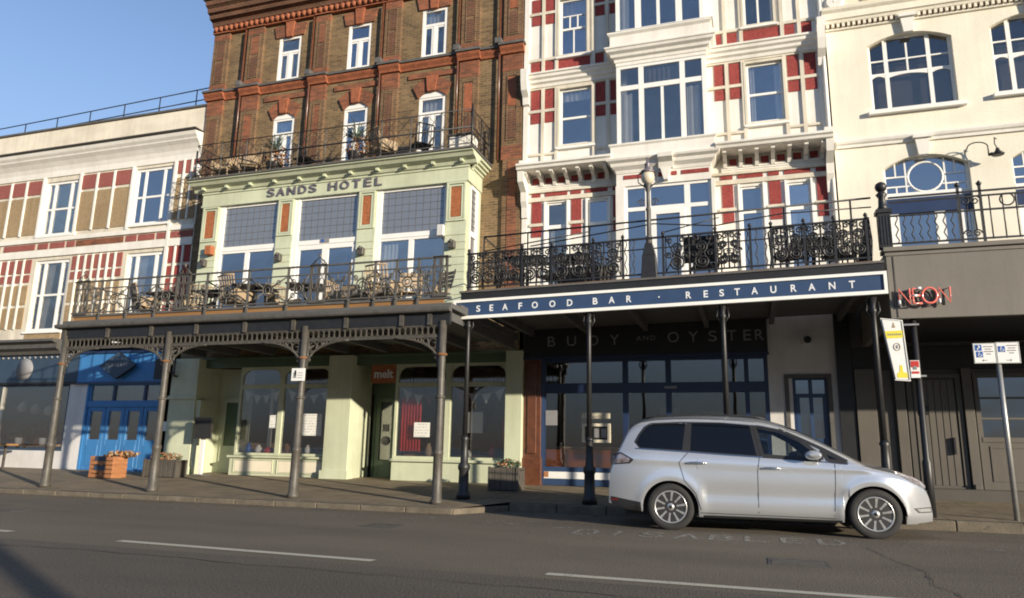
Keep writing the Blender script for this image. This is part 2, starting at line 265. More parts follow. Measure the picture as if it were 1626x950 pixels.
# ---------------------------------------------------------------- mesh helpers
ORG = {}
class MB:
    def __init__(s): s.v = []; s.f = []; s.mi = []; s.sm = []; s.ms = []
    def m(s, m):
        if isinstance(m, str): m = M[m]
        if m not in s.ms: s.ms.append(m)
        return s.ms.index(m)
    def face(s, idx, m, smooth=False): s.f.append(tuple(idx)); s.mi.append(s.m(m)); s.sm.append(smooth)
    def add(s, vs):
        b = len(s.v); s.v += [tuple(p) for p in vs]; return b
    def quad(s, a, b, c, d, m):
        k = s.add((a, b, c, d)); s.face((k, k+1, k+2, k+3), m)
    def box(s, x0, x1, y0, y1, z0, z1, m):
        if x0 > x1: x0, x1 = x1, x0
        if y0 > y1: y0, y1 = y1, y0
        if z0 > z1: z0, z1 = z1, z0
        k = s.add(((x0,y0,z0),(x1,y0,z0),(x1,y1,z0),(x0,y1,z0),(x0,y0,z1),(x1,y0,z1),(x1,y1,z1),(x0,y1,z1)))
        for q in ((0,1,5,4),(1,2,6,5),(2,3,7,6),(3,0,4,7),(4,5,6,7),(3,2,1,0)): s.face([k+i for i in q], m)
    def prism(s, pts, y0, y1, m, m_side=None):
        """polygon in x,z (counter-clockwise seen from -y) pushed from y0 to y1"""
        n = len(pts); a = s.add([(p[0], y0, p[1]) for p in pts]); b = s.add([(p[0], y1, p[1]) for p in pts])
        s.face([a+i for i in range(n)], m); s.face([b+i for i in reversed(range(n))], m)
        for i in range(n):
            j = (i+1) % n; s.face((a+j, a+i, b+i, b+j), m_side or m)
    def prof(s, pts, x0, x1, m):
        """profile in y,z swept along x (mouldings, cornices)"""
        n = len(pts); a = s.add([(x0, p[0], p[1]) for p in pts]); b = s.add([(x1, p[0], p[1]) for p in pts])
        s.face([a+i for i in range(n)], m); s.face([b+i for i in reversed(range(n))], m)
        for i in range(n):
            j = (i+1) % n; s.face((a+j, a+i, b+i, b+j), m)
    def tube(s, path, r, m, n=5, smooth=True, closed=False, caps=True):
        P = [Vector(p) for p in path]; N = len(P); rings = []
        for i, p in enumerate(P):
            if closed: t = P[(i+1) % N]-P[i-1]
            else: t = P[min(i+1, N-1)]-P[max(i-1, 0)]
            if t.length < 1e-9: t = Vector((0, 0, 1))
            t.normalize(); u = t.cross(Vector((0, 1, 0)))
            if u.length < 0.1: u = t.cross(Vector((1, 0, 0)))
            u.normalize(); w = t.cross(u)
            rr = r[i] if isinstance(r, (list, tuple)) else r
            rings.append(s.add([p+(u*math.cos(2*math.pi*k/n)+w*math.sin(2*math.pi*k/n))*rr for k in range(n)]))
        for i in range(N if closed else N-1):
            a = rings[i]; b = rings[(i+1) % N]
            for k in range(n): s.face((a+k, a+(k+1) % n, b+(k+1) % n, b+k), m, smooth)
        if caps and not closed:
            s.face([rings[0]+k for k in reversed(range(n))], m); s.face([rings[-1]+k for k in range(n)], m)
    def lathe(s, prof, cx, cy, m, n=14, axis='z', cz=0, smooth=True):
        rings = []
        for r, h in prof:
            vs = []
            for k in range(n):
                a = 2*math.pi*k/n
                if axis == 'z': vs.append((cx+r*math.cos(a), cy+r*math.sin(a), cz+h))
                else: vs.append((cx+r*math.cos(a), cy+h, cz+r*math.sin(a)))
            rings.append(s.add(vs))
        for i in range(len(prof)-1):
            a = rings[i]; b = rings[i+1]
            for k in range(n): s.face((a+k, a+(k+1) % n, b+(k+1) % n, b+k), m, smooth)
        s.face([rings[0]+k for k in reversed(range(n))], m); s.face([rings[-1]+k for k in range(n)], m)
    def bar(s, a, b, w, m):
        """square bar between two points"""
        s.tube([a, b], w*0.7071, m, n=4, smooth=False)
    def wall(s, x0, x1, z0, z1, Y, holes, m, depth=0.2, mr=None):
        """front face at y=Y with openings [(x0,x1,z0,z1)] and their reveals"""
        xs = sorted(set([x0, x1]+[h[0] for h in holes]+[h[1] for h in holes])); zs = sorted(set([z0, z1]+[h[2] for h in holes]+[h[3] for h in holes]))
        xs = [x for x in xs if x0 <= x <= x1]; zs = [z for z in zs if z0 <= z <= z1]
        inh = lambda cx, cz: any(h[0] < cx < h[1] and h[2] < cz < h[3] for h in holes)
        for j in range(len(zs)-1):
            i = 0
            while i < len(xs)-1:
                if inh((xs[i]+xs[i+1])/2, (zs[j]+zs[j+1])/2): i += 1; continue
                k = i
                while k+1 < len(xs)-1 and not inh((xs[k+1]+xs[k+2])/2, (zs[j]+zs[j+1])/2): k += 1
                s.quad((xs[i], Y, zs[j]), (xs[k+1], Y, zs[j]), (xs[k+1], Y, zs[j+1]), (xs[i], Y, zs[j+1]), m); i = k+1
        for a, b, c, d in holes:
            mr_ = mr or m; y1 = Y+depth
            s.quad((a, Y, c), (a, Y, d), (a, y1, d), (a, y1, c), mr_); s.quad((b, Y, d), (b, Y, c), (b, y1, c), (b, y1, d), mr_)
            s.quad((a, Y, d), (b, Y, d), (b, y1, d), (a, y1, d), mr_); s.quad((b, Y, c), (a, Y, c), (a, y1, c), (b, y1, c), mr_)
    def frame(s, x0, x1, z0, z1, y0, y1, w, m, wb=None):
        wb = wb or w
        s.box(x0, x0+w, y0, y1, z0, z1, m); s.box(x1-w, x1, y0, y1, z0, z1, m)
        s.box(x0+w, x1-w, y0, y1, z1-w, z1, m); s.box(x0+w, x1-w, y0, y1, z0, z0+wb, m)
    def build(s, name, parent=None, bev=0, org=None, warp=None):
        if warp: s.v = [warp(p) for p in s.v]
        me = bpy.data.meshes.new(name)
        if parent is not None: o0 = ORG[parent]
        elif org is not None: o0 = Vector(org)
        else:
            xs = [p[0] for p in s.v]; ys = [p[1] for p in s.v]; zs = [p[2] for p in s.v]
            o0 = Vector(((min(xs)+max(xs))/2, (min(ys)+max(ys))/2, min(zs)))
        me.from_pydata([(p[0]-o0[0], p[1]-o0[1], p[2]-o0[2]) for p in s.v], [], s.f)
        for m in s.ms: me.materials.append(m)
        me.polygons.foreach_set('material_index', s.mi); me.polygons.foreach_set('use_smooth', s.sm); me.update()
        o = bpy.data.objects.new(name, me); C.objects.link(o); ORG[o] = o0
        if parent is not None: o.parent = parent
        else: o.location = o0
        if bev:
            b = o.modifiers.new('bevel', 'BEVEL'); b.width = bev; b.segments = 1; b.limit_method = 'ANGLE'; b.angle_limit = R(50)
        return o

def tag(o, label=None, cat=None, group=None, kind=None):
    if label: o['label'] = label
    if cat: o['category'] = cat
    if group: o['group'] = group
    if kind: o['kind'] = kind
    return o
def thing(name, label, cat, loc, rz=0, group=None, local=False):
    o = bpy.data.objects.new(name, None); C.objects.link(o); o.empty_display_size = 0.3
    o.location = loc; o.rotation_euler = (0, 0, rz); ORG[o] = Vector((0, 0, 0)) if local else Vector(loc)
    return tag(o, label, cat, group)
def dup(o, parent=None):
    c = o.copy(); C.objects.link(c); ORG[c] = ORG[o]
    if parent is not None: c.parent = parent
    for ch in list(o.children): dup(ch, c)
    return c

def text_mesh(body, h, w=None, m='letter', parent=None, at=(0, 0, 0), name='lettering', depth=0.02, bold=0.0, spacing=1.0, flat=False, shear=0, slope=0.0):
    """letters standing on the wall plane y=at.y facing -y, from at (left, bottom); h = cap height, w = total width"""
    cu = bpy.data.curves.new('t', 'FONT'); cu.body = body; cu.size = 1; cu.extrude = 0.02; cu.offset = bold; cu.space_character = spacing; cu.shear = shear
    t = bpy.data.objects.new('t', cu); C.objects.link(t)
    bpy.context.view_layer.update()
    me = bpy.data.meshes.new_from_object(t.evaluated_get(bpy.context.evaluated_depsgraph_get()))
    bpy.data.objects.remove(t); bpy.data.curves.remove(cu)
    xs = [v.co.x for v in me.vertices]; ys = [v.co.y for v in me.vertices]; zs = [v.co.z for v in me.vertices]
    x0, x1, y0, y1, zm = min(xs), max(xs), min(ys), max(ys), (min(zs)+max(zs))/2
    sc = h/(y1-y0); sx = (w/(x1-x0)) if w else sc
    o0 = ORG[parent] if parent is not None else Vector(at)
    for v in me.vertices:
        a = (v.co.x-x0)*sx; b = (v.co.y-y0)*sc; d = (v.co.z-zm)/0.04*depth
        p = Vector((at[0]+a, at[1]-d, at[2]+b+slope*a)) if not flat else Vector((at[0]+a, at[1]+b, at[2]+d))
        v.co = p-o0
    me.materials.clear(); me.materials.append(M[m])
    me.polygons.foreach_set('material_index', [0]*len(me.polygons)); me.name = name
    o = bpy.data.objects.new(name, me); C.objects.link(o); ORG[o] = o0
    if parent is not None: o.parent = parent
    else: o.location = o0
    return o

def curtain_mesh(mb, x0, x1, z0, z1, y, m, amp=0.03, waves=6, lean=0.0):
    n = waves*4
    a = mb.add([(x0+(x1-x0)*i/n, y+amp*math.sin(i*math.pi/2+0.4), z1) for i in range(n+1)])
    b = mb.add([(x0+lean+(x1-x0)*i/n, y+amp*math.sin(i*math.pi/2+0.4), z0) for i in range(n+1)])
    for i in range(n): mb.face((b+i, b+i+1, a+i+1, a+i), m, True)

def window(parent, x0, x1, z0, z1, Y, vbars=(), hbars=(), fw=0.06, m='upvc', pane='pane', bw=0.035, name='window', extra=None, curt=None, wb=None):
    """fixed frame with bars; vbars / hbars: (position, width) or (position, width, from, to)"""
    f = MB(); f.frame(x0, x1, z0, z1, Y, Y+0.07, fw, m, wb)
    for b in vbars:
        a, c = (b[2], b[3]) if len(b) > 2 else (z0+fw, z1-fw)
        f.box(b[0]-b[1]/2, b[0]+b[1]/2, Y+0.006, Y+0.062, a, c, m)
    for b in hbars:
        a, c = (b[2], b[3]) if len(b) > 2 else (x0+fw, x1-fw)
        f.box(a, c, Y+0.009, Y+0.059, b[0]-b[1]/2, b[0]+b[1]/2, m)
    if extra: extra(f)
    o = f.build(name, parent)
    if pane == 'pane': window.k = getattr(window, 'k', 0)+1; pane = ('pane', 'pane2', 'pane3', 'pane2', 'pane')[window.k % 5]
    p = MB(); p.box(x0+fw*.5, x1-fw*.5, Y+0.03, Y+0.04, z0+fw*.5, z1-fw*.5, pane); p.build('pane', o)
    if curt:
        for c in curt:
            q = MB(); curtain_mesh(q, c[0], c[1], c[2], c[3], Y+0.14, c[4] if len(c) > 4 else 'curtain', 0.025, max(2, int((c[1]-c[0])/0.12)), c[5] if len(c) > 5 else 0.0); q.build('curtain', o)
    return o
# ================================================================ ground, road, pavement
F = 17.8
def sheet(name, pts, m, kind='structure'):
    b = MB(); k = b.add(pts); b.face(range(k, k+len(pts)), m); return tag(b.build(name, org=(0, 0, 0)), kind=kind)
sheet('ground', [(-3000, -3000, -.35), (3000, -3000, -.35), (3000, 3000, -.35), (-3000, 3000, -.35)], 'ground')
sheet('sea', [(-3000, -3000, -.25), (3000, -3000, -.25), (3000, -45, -.25), (-3000, -45, -.25)], 'sea')
YS = 6.55                                                    # seam between the two asphalt lanes
b = MB()
for x0, x1 in ((-90, 90),):
    b.quad((x0, -9, 0), (x1, -9, 0), (x1, YS, 0), (x0, YS, 0), 'asphaltold')
    b.quad((x0, YS, 0), (x1, YS, 0), (x1, 9.5, 0), (x0, 9.5, 0), 'asphalt')
    b.quad((x0, 9.5, 0), (x1, 9.5, 0), (x1, 14.6, -.035), (x0, 14.6, -.035), 'asphalt')
tag(b.build('road', org=(0, 0, 0)), kind='structure')
b = MB(); b.box(-90, 90, -40, -9, -.3, .11, 'paving'); tag(b.build('promenade', org=(0, 0, 0)), kind='structure')
# pavement: kerb line with a lay-by to the right of the iron veranda
def pz(y): return .075+(y-12.4)*(.293-.075)/(F-12.4)
KL = [(-90, 12.35), (-5.1, 12.35), (-4.5, 13.7), (4, 13.75), (90, 13.9)]
b = MB()
for (xa, ya), (xb, yb) in zip(KL[:-1], KL[1:]):
    b.quad((xa, ya+.15, pz(ya+.15)), (xb, yb+.15, pz(yb+.15)), (xb, F+.6, pz(F+.6)), (xa, F+.6, pz(F+.6)), 'paving')
tag(b.build('pavement', org=(0, 0, 0)), kind='structure')
b = MB()
for (xa, ya), (xb, yb) in zip(KL[:-1], KL[1:]):
    n = max(1, int((min(xb, 30)-max(xa, -45))/.92)) if xb-xa > 1 else 1
    xs, xe = max(xa, -45), min(xb, 30)
    for i in range(n):
        u0, u1 = xs+(xe-xs)*i/n, xs+(xe-xs)*(i+1)/n-.012
        v0, v1 = [ya+(yb-ya)*(u-xa)/(xb-xa) for u in (u0, u1)]
        zt = pz(v0)+.004+random.uniform(-.004, .004)
        k = b.add([(u0, v0, -.1), (u1, v1, -.1), (u1, v1+.16, -.1), (u0, v0+.16, -.1), (u0, v0, zt), (u1, v1, zt), (u1, v1+.16, zt), (u0, v0+.16, zt)])
        for q in ((0,1,5,4),(1,2,6,5),(2,3,7,6),(3,0,4,7),(4,5,6,7)): b.face([k+i2 for i2 in q], 'stone')
tag(b.build('kerb', org=(0, 0, 0), bev=.015), kind='structure')
# column pads flush in the pavement
b = MB()
for x in (-15.5, -12.4, -8.84, -5.7): b.box(x-.42, x+.42, 12.52, 13.35, 0, pz(12.52)+.006, 'stone')
tag(b.build('paving_pad', org=(0, 0, 0)), kind='structure')

# road paint
def dash(x0, y0, x1, y1, w, m, z=.004, name='road_marking'):
    d = Vector((x1-x0, y1-y0, 0)).normalized(); n = Vector((-d.y, d.x, 0))*w/2
    p = [Vector((x0, y0, 0)), Vector((x1, y1, 0))]
    return sheet(name, [(p[0]-n)[:2]+(z,), (p[1]-n)[:2]+(z,), (p[1]+n)[:2]+(z,), (p[0]+n)[:2]+(z,)], m)
dash(-12.0, 7.18, -8.86, 7.06, .125, 'wornwhite'); dash(-7.02, 6.94, -3.66, 6.83, .125, 'wornwhite'); dash(-1.86, 6.79, 1.25, 6.78, .125, 'wornwhite'); dash(3.2, 6.78, 6.2, 6.78, .125, 'wornwhite')
rz = lambda y: -.035*(y-9.5)/5.1 if y > 9.5 else 0
b = MB()
for i in range(26):
    x = -14.6+i*.42+random.uniform(-.06, .06); w = random.choice((.18, .25, .3)); y = 10.65+random.uniform(-.05, .05)+(.04*(x+10))
    if random.random() < .82:
        for yy, sl in ((y, .1), (y+.28, -.06)):
            if random.random() < .6: b.quad((x, yy, rz(yy)+.004), (x+w, yy+sl, rz(yy+sl)+.004), (x+w-.03, yy+sl+.07, rz(yy+sl+.07)+.004), (x-.03, yy+.07, rz(yy+.07)+.004), 'wornfaint')
tag(b.build('worn_road_lettering', org=(0, 0, 0)), kind='structure')
b = MB()
for x0, x1 in ((-16, -5.0),): b.quad((x0, 12.02, rz(12.02)+.004), (x1, 12.02, rz(12.02)+.004), (x1, 12.10, rz(12.1)+.004), (x0, 12.10, rz(12.1)+.004), 'wornyellow')
tag(b.build('yellow_line', org=(0, 0, 0)), kind='structure')
b = MB()
for x0, y0, x1, y1 in ((-5.3, 11.6, -5.05, 11.45), (-4.2, 11.5, -3.9, 11.65), (-3.6, 11.75, -3.3, 11.75), (-3.8, 11.2, -3.5, 11.1), (2.75, 11.0, 2.95, 10.85), (-2.9, 10.9, -2.62, 10.98)):
    b.quad((x0, y0, rz(y0)+.004), (x1, y1, rz(y1)+.004), (x1, y1+.08, rz(y1+.08)+.004), (x0, y0+.08, rz(y0+.08)+.004), 'wornfaint2')
tag(b.build('bay_marking', org=(0, 0, 0)), kind='structure')
# repairs, cracks, iron covers and gum on the ground
def patch(name, x0, x1, y0, y1, m, z=.003): return sheet(name, [(x0, y0, rz(y0)+z), (x1, y0+.02, rz(y0)+z), (x1-.03, y1, rz(y1)+z), (x0+.04, y1-.03, rz(y1)+z)], m)
for i, (x0, x1, y0, y1, m) in enumerate(((-14.5, -12.4, 8.9, 10.0, 'asphaltpatch'),)): patch('road_patch', x0, x1, y0, y1, m)
def crack(x, y, dx, dy, n, w=.012):
    b = MB(); p = Vector((x, y, 0))
    for i in range(n):
        q = p+Vector((dx+random.uniform(-.05, .05), dy+random.uniform(-.05, .05), 0)); d = (q-p).normalized(); nn = Vector((-d.y, d.x, 0))*w/2*random.uniform(.5, 1.3)
        b.quad((p.x-nn.x, p.y-nn.y, rz(p.y)+.005), (q.x-nn.x, q.y-nn.y, rz(q.y)+.005), (q.x+nn.x, q.y+nn.y, rz(q.y)+.005), (p.x+nn.x, p.y+nn.y, rz(p.y)+.005), 'tar'); p = q
    tag(b.build('road_crack', org=(0, 0, 0)), kind='structure')
crack(1.3, 10.4, .01, -.16, 24, .014); crack(-12.5, 11.3, .16, .0, 40, .012); crack(-9.4, 9.7, .13, -.02, 30, .006); crack(-30, YS, .24, .0, 180, .016)
for x, y, w, h in ((-5.2, 9.9, .55, .55), (-11.6, 9.2, .45, .45), (.4, 8.6, .6, .5), (-7.6, 12.05, .42, .35)):
    b = MB(); z = rz(y)+.004; b.box(x-w/2, x+w/2, y-h/2, y+h/2, z-.05, z, 'castiron')
    for i in range(5): b.box(x-w/2+.04, x+w/2-.04, y-h/2+.05+i*(h-.1)/5, y-h/2+.08+i*(h-.1)/5, z, z+.006, 'castiron')
    tag(b.build('road_cover', org=(0, 0, 0)), kind='structure')
b = MB()
for i in range(260):
    x, y, r = random.uniform(-17, 4), random.uniform(12.8, 17), random.uniform(.012, .035); z = pz(y)+.003; k = b.add([(x+r*math.cos(a), y+r*.8*math.sin(a), z) for a in [j*math.pi/3 for j in range(6)]]); b.face(range(k, k+6), random.choice(('tar', 'gum', 'gum')))
tag(b.build('pavement_spots', org=(0, 0, 0)), kind='stuff')
b = MB()
for i in range(240):
    x = random.uniform(-16, 5); y = 12.18+random.gauss(0, .10) if x < -5 else 13.45+random.gauss(0, .12); r = random.uniform(.01, .035); z = rz(y)+.006
    k = b.add([(x-r, y, z), (x, y-r*.6, z+random.random()*.012), (x+r, y+r*.3, z+random.random()*.012), (x, y+r*.7, z)]); b.face(range(k, k+4), random.choice(('leafbr', 'tar', 'gum', 'flowers')))
tag(b.build('gutter_litter', org=(0, 0, 0)), kind='stuff')
# DISABLED, painted in the parking bay as thin strokes
G = {'D': [[(0,0),(0,1),(.55,1),(.75,.75),(.75,.25),(.55,0),(0,0)]], 'I': [[(.3,0),(.3,1)]], 'S': [[(.72,.85),(.55,1),(.18,1),(0,.8),(.12,.55),(.6,.45),(.75,.22),(.55,0),(.15,0),(0,.15)]],
     'A': [[(0,0),(.38,1),(.76,0)],[(.15,.36),(.6,.36)]], 'B': [[(0,0),(0,1),(.5,1),(.66,.78),(.5,.54),(0,.54)],[(.5,.54),(.75,.27),(.55,0),(0,0)]], 'L': [[(0,1),(0,0),(.7,0)]], 'E': [[(.7,1),(0,1),(0,0),(.7,0)],[(0,.52),(.55,.52)]]}
b = MB()
for i, ch in enumerate('DISABLED'):
    for st in G[ch]:
        for p, q in zip(st[:-1], st[1:]):
            def W_(u): 
                x = -2.44+i*.462+u[0]*.36; y = 10.22+.052*(x+2.44)*2+u[1]*.62
                return Vector((x, y, rz(y)+.004))
            a, c = W_(p), W_(q); d = (c-a).normalized(); n = Vector((-d.y, d.x, 0))*.035; a = a-d*.03; c = c+d*.03
            z = .0005*random.random()
            b.quad(a-n+Vector((0,0,z)), c-n+Vector((0,0,z)), c+n+Vector((0,0,z)), a+n+Vector((0,0,z)), 'wornfaint2')
tag(b.build('disabled_bay_lettering', org=(0, 0, 0)), kind='structure')
# ================================================================ left: timbered house with two shopfronts
def shell(parent, x0, x1, z0, z1, y0, y1, m, roof='bitumen', name='rear_walls'):
    b = MB(); b.quad((x0, y0, z0), (x0, y0, z1), (x0, y1, z1), (x0, y1, z0), m); b.quad((x1, y0, z0), (x1, y1, z0), (x1, y1, z1), (x1, y0, z1), m)
    b.quad((x0, y1, z0), (x0, y1, z1), (x1, y1, z1), (x1, y1, z0), m); b.build(name, parent)
    r = MB(); r.box(x0, x1, y0, y1, z1-.12, z1, roof); r.build('roof', parent)
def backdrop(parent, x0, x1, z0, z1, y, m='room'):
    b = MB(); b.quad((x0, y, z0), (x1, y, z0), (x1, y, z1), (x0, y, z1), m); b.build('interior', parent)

LH = thing('timbered_house', 'long low cream house with brown and red pebbledash panels, blue shops beneath', 'building', (-22, F, .25))
LX0, LX1 = -31.0, -16.52
UW = [(-23.15, -21.66, 8.06, 10.03), (-19.19, -17.64, 8.14, 10.1)]           # upper windows
LW = [(-23.08, -21.56, 4.72, 7.18), (-19.12, -17.6, 4.3, 7.18)]
UW.append((-27.15, -25.65, 8.06, 10.03)); LW.append((-27.1, -25.6, 4.72, 7.18))
b = MB(); b.wall(LX0, LX1, 4.42, 10.3, F, UW+LW, 'offwhite', .22); b.build('wall', LH)
b = MB(); b.box(LX0, LX1, F-.02, F+.35, 10.95, 12.02, 'parapet'); b.box(LX0, LX1+.02, F-.08, F+.42, 12.02, 12.10, 'slab_dk'); b.build('parapet', LH, bev=.015)
b = MB()
b.prof([(F+.1, 10.2), (F-.04, 10.2), (F-.05, 10.40), (F-.10, 10.55), (F-.20, 10.70), (F-.30, 10.80), (F-.31, 10.84), (F-.38, 10.92), (F-.42, 11.02), (F+.1, 11.1)], LX0, LX1-.02, 'white')
b.box(LX0, LX1-.01, F-.45, F+.1, 11.1, 11.125, 'slab_dk'); b.build('cornice', LH)
shell(LH, LX0, LX1, .2, 12.0, F+.36, F+9, 'parapet'); backdrop(LH, LX0, LX1, 4.4, 10.3, F+1.3)
# panels and battens of the upper storeys
b = MB(); P = .025; T = .06
def panel(x0, x1, z0, z1, m): b.box(x0, x1, F-P, F+.02, z0, z1, m)
def batten(x0, x1, z0, z1, m='white'): b.box(x0, x1, F-T, F+.01, z0, z1, m)
def grid_panels(x0, x1, n, rows, gap=.10):
    w = (x1-x0-gap*(n-1))/n
    for i in range(n):
        for z0, z1, m in rows: panel(x0+i*(w+gap), x0+i*(w+gap)+w, z0, z1, m)
    for i in range(n-1): batten(x0+i*(w+gap)+w+.015, x0+(i+1)*(w+gap)-.015, min(r[0] for r in rows)-.02, max(r[1] for r in rows)+.02)
up = [(9.62, 10.13, 'redfade'), (8.14, 9.52, 'tan')]
grid_panels(-21.5, -19.38, 3, up); grid_panels(-25.45, -23.36, 3, up); grid_panels(-29.5, -27.35, 3, up)
grid_panels(-17.44, -16.6, 3, [(9.76, 10.22, 'redfade'), (8.2, 9.62, 'tan')], .09)
lo = [(6.77, 7.24, 'redfade'), (6.44, 6.70, 'redfade'), (5.66, 6.34, 'tan'), (4.84, 5.56, 'tan')]
grid_panels(-21.44, -19.30, 7, lo, .09); grid_panels(-25.4, -23.28, 6, lo, .09); grid_panels(-29.4, -27.3, 6, lo, .09)
grid_panels(-17.42, -16.58, 3, [(6.75, 7.3, 'red'), (6.35, 6.65, 'red'), (5.5, 6.25, 'red'), (4.7, 5.4, 'red')], .09)
for x0, x1 in ((-29.4, -24.9), (-24.7, -23.25), (-23.1, -22.65), (-22.55, -21.9), (-21.8, -21.45), (-21.38, -19.36), (-19.26, -18.82), (-18.74, -18.08), (-17.98, -17.54), (-17.44, -16.56)):
    panel(x0, x1, 7.59, 7.79, 'terra' if x1-x0 > 2 else 'redfade')
batten(LX0, LX1, 7.83, 7.98); batten(LX0, LX1, 7.30, 7.54); batten(LX0, LX1, 9.55, 9.60, 'offwhite') if False else None
for x in (-17.52, -19.27, -21.55, -23.24): b.box(x-.05, x+.05, F-T-.005, F+.01, 8.0 if x != -17.52 else 4.5, 10.2, 'white')
panel(-23.08, -21.5, 4.44, 4.62, 'tan')
b.build('timber_panels', LH)
for i, (x0, x1, z0, z1) in enumerate(UW):
    w = x1-x0
    window(LH, x0, x1, z0, z1, F+.05, vbars=[(x0+w*.25, .09), (x0+w*.75, .09)], hbars=[((z0+z1)/2-.02, .07)], fw=.09, pane='paneblue' if i == 1 else 'pane',
           extra=lambda f, x0=x0, x1=x1, z0=z0: f.box(x0-.08, x1+.08, F-.07, F+.06, z0-.07, z0, 'upvc'), curt=[(x0+.1, x0+w*.25, z0+.1, z1-.1)] if i != 1 else None)
for i, (x0, x1, z0, z1) in enumerate(LW):
    w = x1-x0
    window(LH, x0, x1, z0, z1, F+.05, vbars=[(x0+w*.25, .10), (x0+w*.76, .10)], hbars=[((z0+z1)/2+.02, .07)] if i != 1 else [(z0+.9, .06)], fw=.10, pane='pane',
           extra=lambda f, x0=x0, x1=x1, z0=z0: f.box(x0-.08, x1+.08, F-.07, F+.06, z0-.07, z0, 'upvc'), curt=[(x0+.3, x0+w*.45, z0+.1, z1-.1, 'curtain', -.12)])
# roof handrail
b = MB(); yr = F+1.6
for z in (13.55, 13.12): b.tube([(-31.5, yr, z-.2), (-26, yr, z-.05), (-17.2, yr, z+.22)], .022, 'iron')
for i in range(9):
    x = -30.2+i*1.66; b.tube([(x, yr, 11.9), (x, yr, 13.55+(x+24.5)*.0285)], .02, 'iron')
tag(b.build('roof_railing'), 'thin black handrail along the flat roof of the low cream house', 'railing')
# canopy moulding over the dark shop
sf = MB(); sf.prof([(F, 4.42), (F-.5, 4.38), (F-.52, 4.30), (F-.34, 4.24), (F-.36, 4.10), (F-.2, 4.02), (F-.16, 3.92), (F, 3.9)], LX0, -21.2, 'midiron'); sf.build('shop_cornice', LH)
# dark slate shop
b = MB(); b.wall(LX0, -20.03, .22, 3.92, F, [(-26.5, -20.75, .84, 2.95)], 'render_w', .15)
b.box(LX0, -20.45, F-.06, F, 3.0, 3.9, 'slate'); b.box(LX0, -20.45, F-.09, F, 2.95, 3.02, 'black'); shopA = b.build('shopfront', LH)
for i in range(14):
    pass
b = MB()
for i in range(18): b.lathe([(.0, -.03), (.035, -.03), (.035, .03), (0, .03)], -25.0+i*.24, F-.07, 'letterdim', 8, 'y', 3.83)
b.build('fascia_stud', shopA)
b = MB(); b.lathe([(.0, -.01), (.36, -.01), (.36, .01), (0, .01)], -22.75, F-.075, 'letterdim', 20, 'y', 3.45); b.build('round_emblem', shopA)
f = MB(); f.frame(-26.5, -20.75, .84, 2.95, F+.02, F+.1, .07, 'slate'); f.box(-23.72, -23.6, F+.03, F+.09, .9, 2.9, 'offwhite'); w_ = f.build('shop_window', shopA)
p = MB(); p.box(-26.45, -20.8, F+.05, F+.06, .88, 2.92, 'shopglass'); p.build('pane', LH)
b = MB(); b.quad((LX0, F+3, .3), (-20.1, F+3, .3), (-20.1, F+3, 4), (LX0, F+3, 4), 'room'); b.quad((LX0, F+.2, .3), (-20.1, F+.2, .3), (-20.1, F+3, .3), (LX0, F+3, .3), 'floorwood'); b.quad((LX0, F+.16, 3.9), (LX0, F+3, 3.9), (-16.5, F+3, 3.9), (-16.5, F+.16, 3.9), 'soffit')
b.quad((-20.1, F+3, .3), (-16.5, F+3, .3), (-16.5, F+3, 4), (-20.1, F+3, 4), 'room'); b.build('shop_room', LH)
# bright blue shop
bl = MB(); bl.wall(-20.03, -16.98, .22, 3.95, F, [(-19.95, -17.05, .3, 2.95)], 'blue', .12)
bl.box(-20.45, -16.98, F-.055, F, 3.0, 3.9, 'blue'); bl.box(-20.45, -16.98, F-.11, F, 3.9, 3.98, 'navyshop'); bl.box(-20.45, -16.98, F-.085, F, 2.93, 3.0, 'navy'); shopB = bl.build('shopfront', LH)
f = MB(); Y = F+.03
f.frame(-19.95, -17.05, 2.36, 2.95, Y, Y+.09, .06, 'blue')
for x in (-18.97, -17.75): f.box(x-.045, x+.045, Y+.005, Y+.085, 2.4, 2.9, 'navy')
f.box(-19.95, -17.05, Y-.02, Y+.1, 2.22, 2.4, 'blue')
xs = [-19.95, -19.55, -18.86, -18.0, -17.6, -17.05]
for x0, x1 in ((-19.95, -19.2), (-19.2, -18.45), (-18.45, -17.72), (-17.72, -17.05)):
    f.frame(x0+.01, x1-.01, .3, 2.22, Y+.01, Y+.07, .13, 'blue', .92)
    f.box(x0+.15, x1-.15, Y-.004, Y+.01, .42, 1.06, 'blue')
d = f.build('door', shopB, bev=.008); p = MB(); p.box(-19.9, -17.1, Y+.045, Y+.055, 1.2, 2.92, 'shopglass'); p.build('pane', LH)
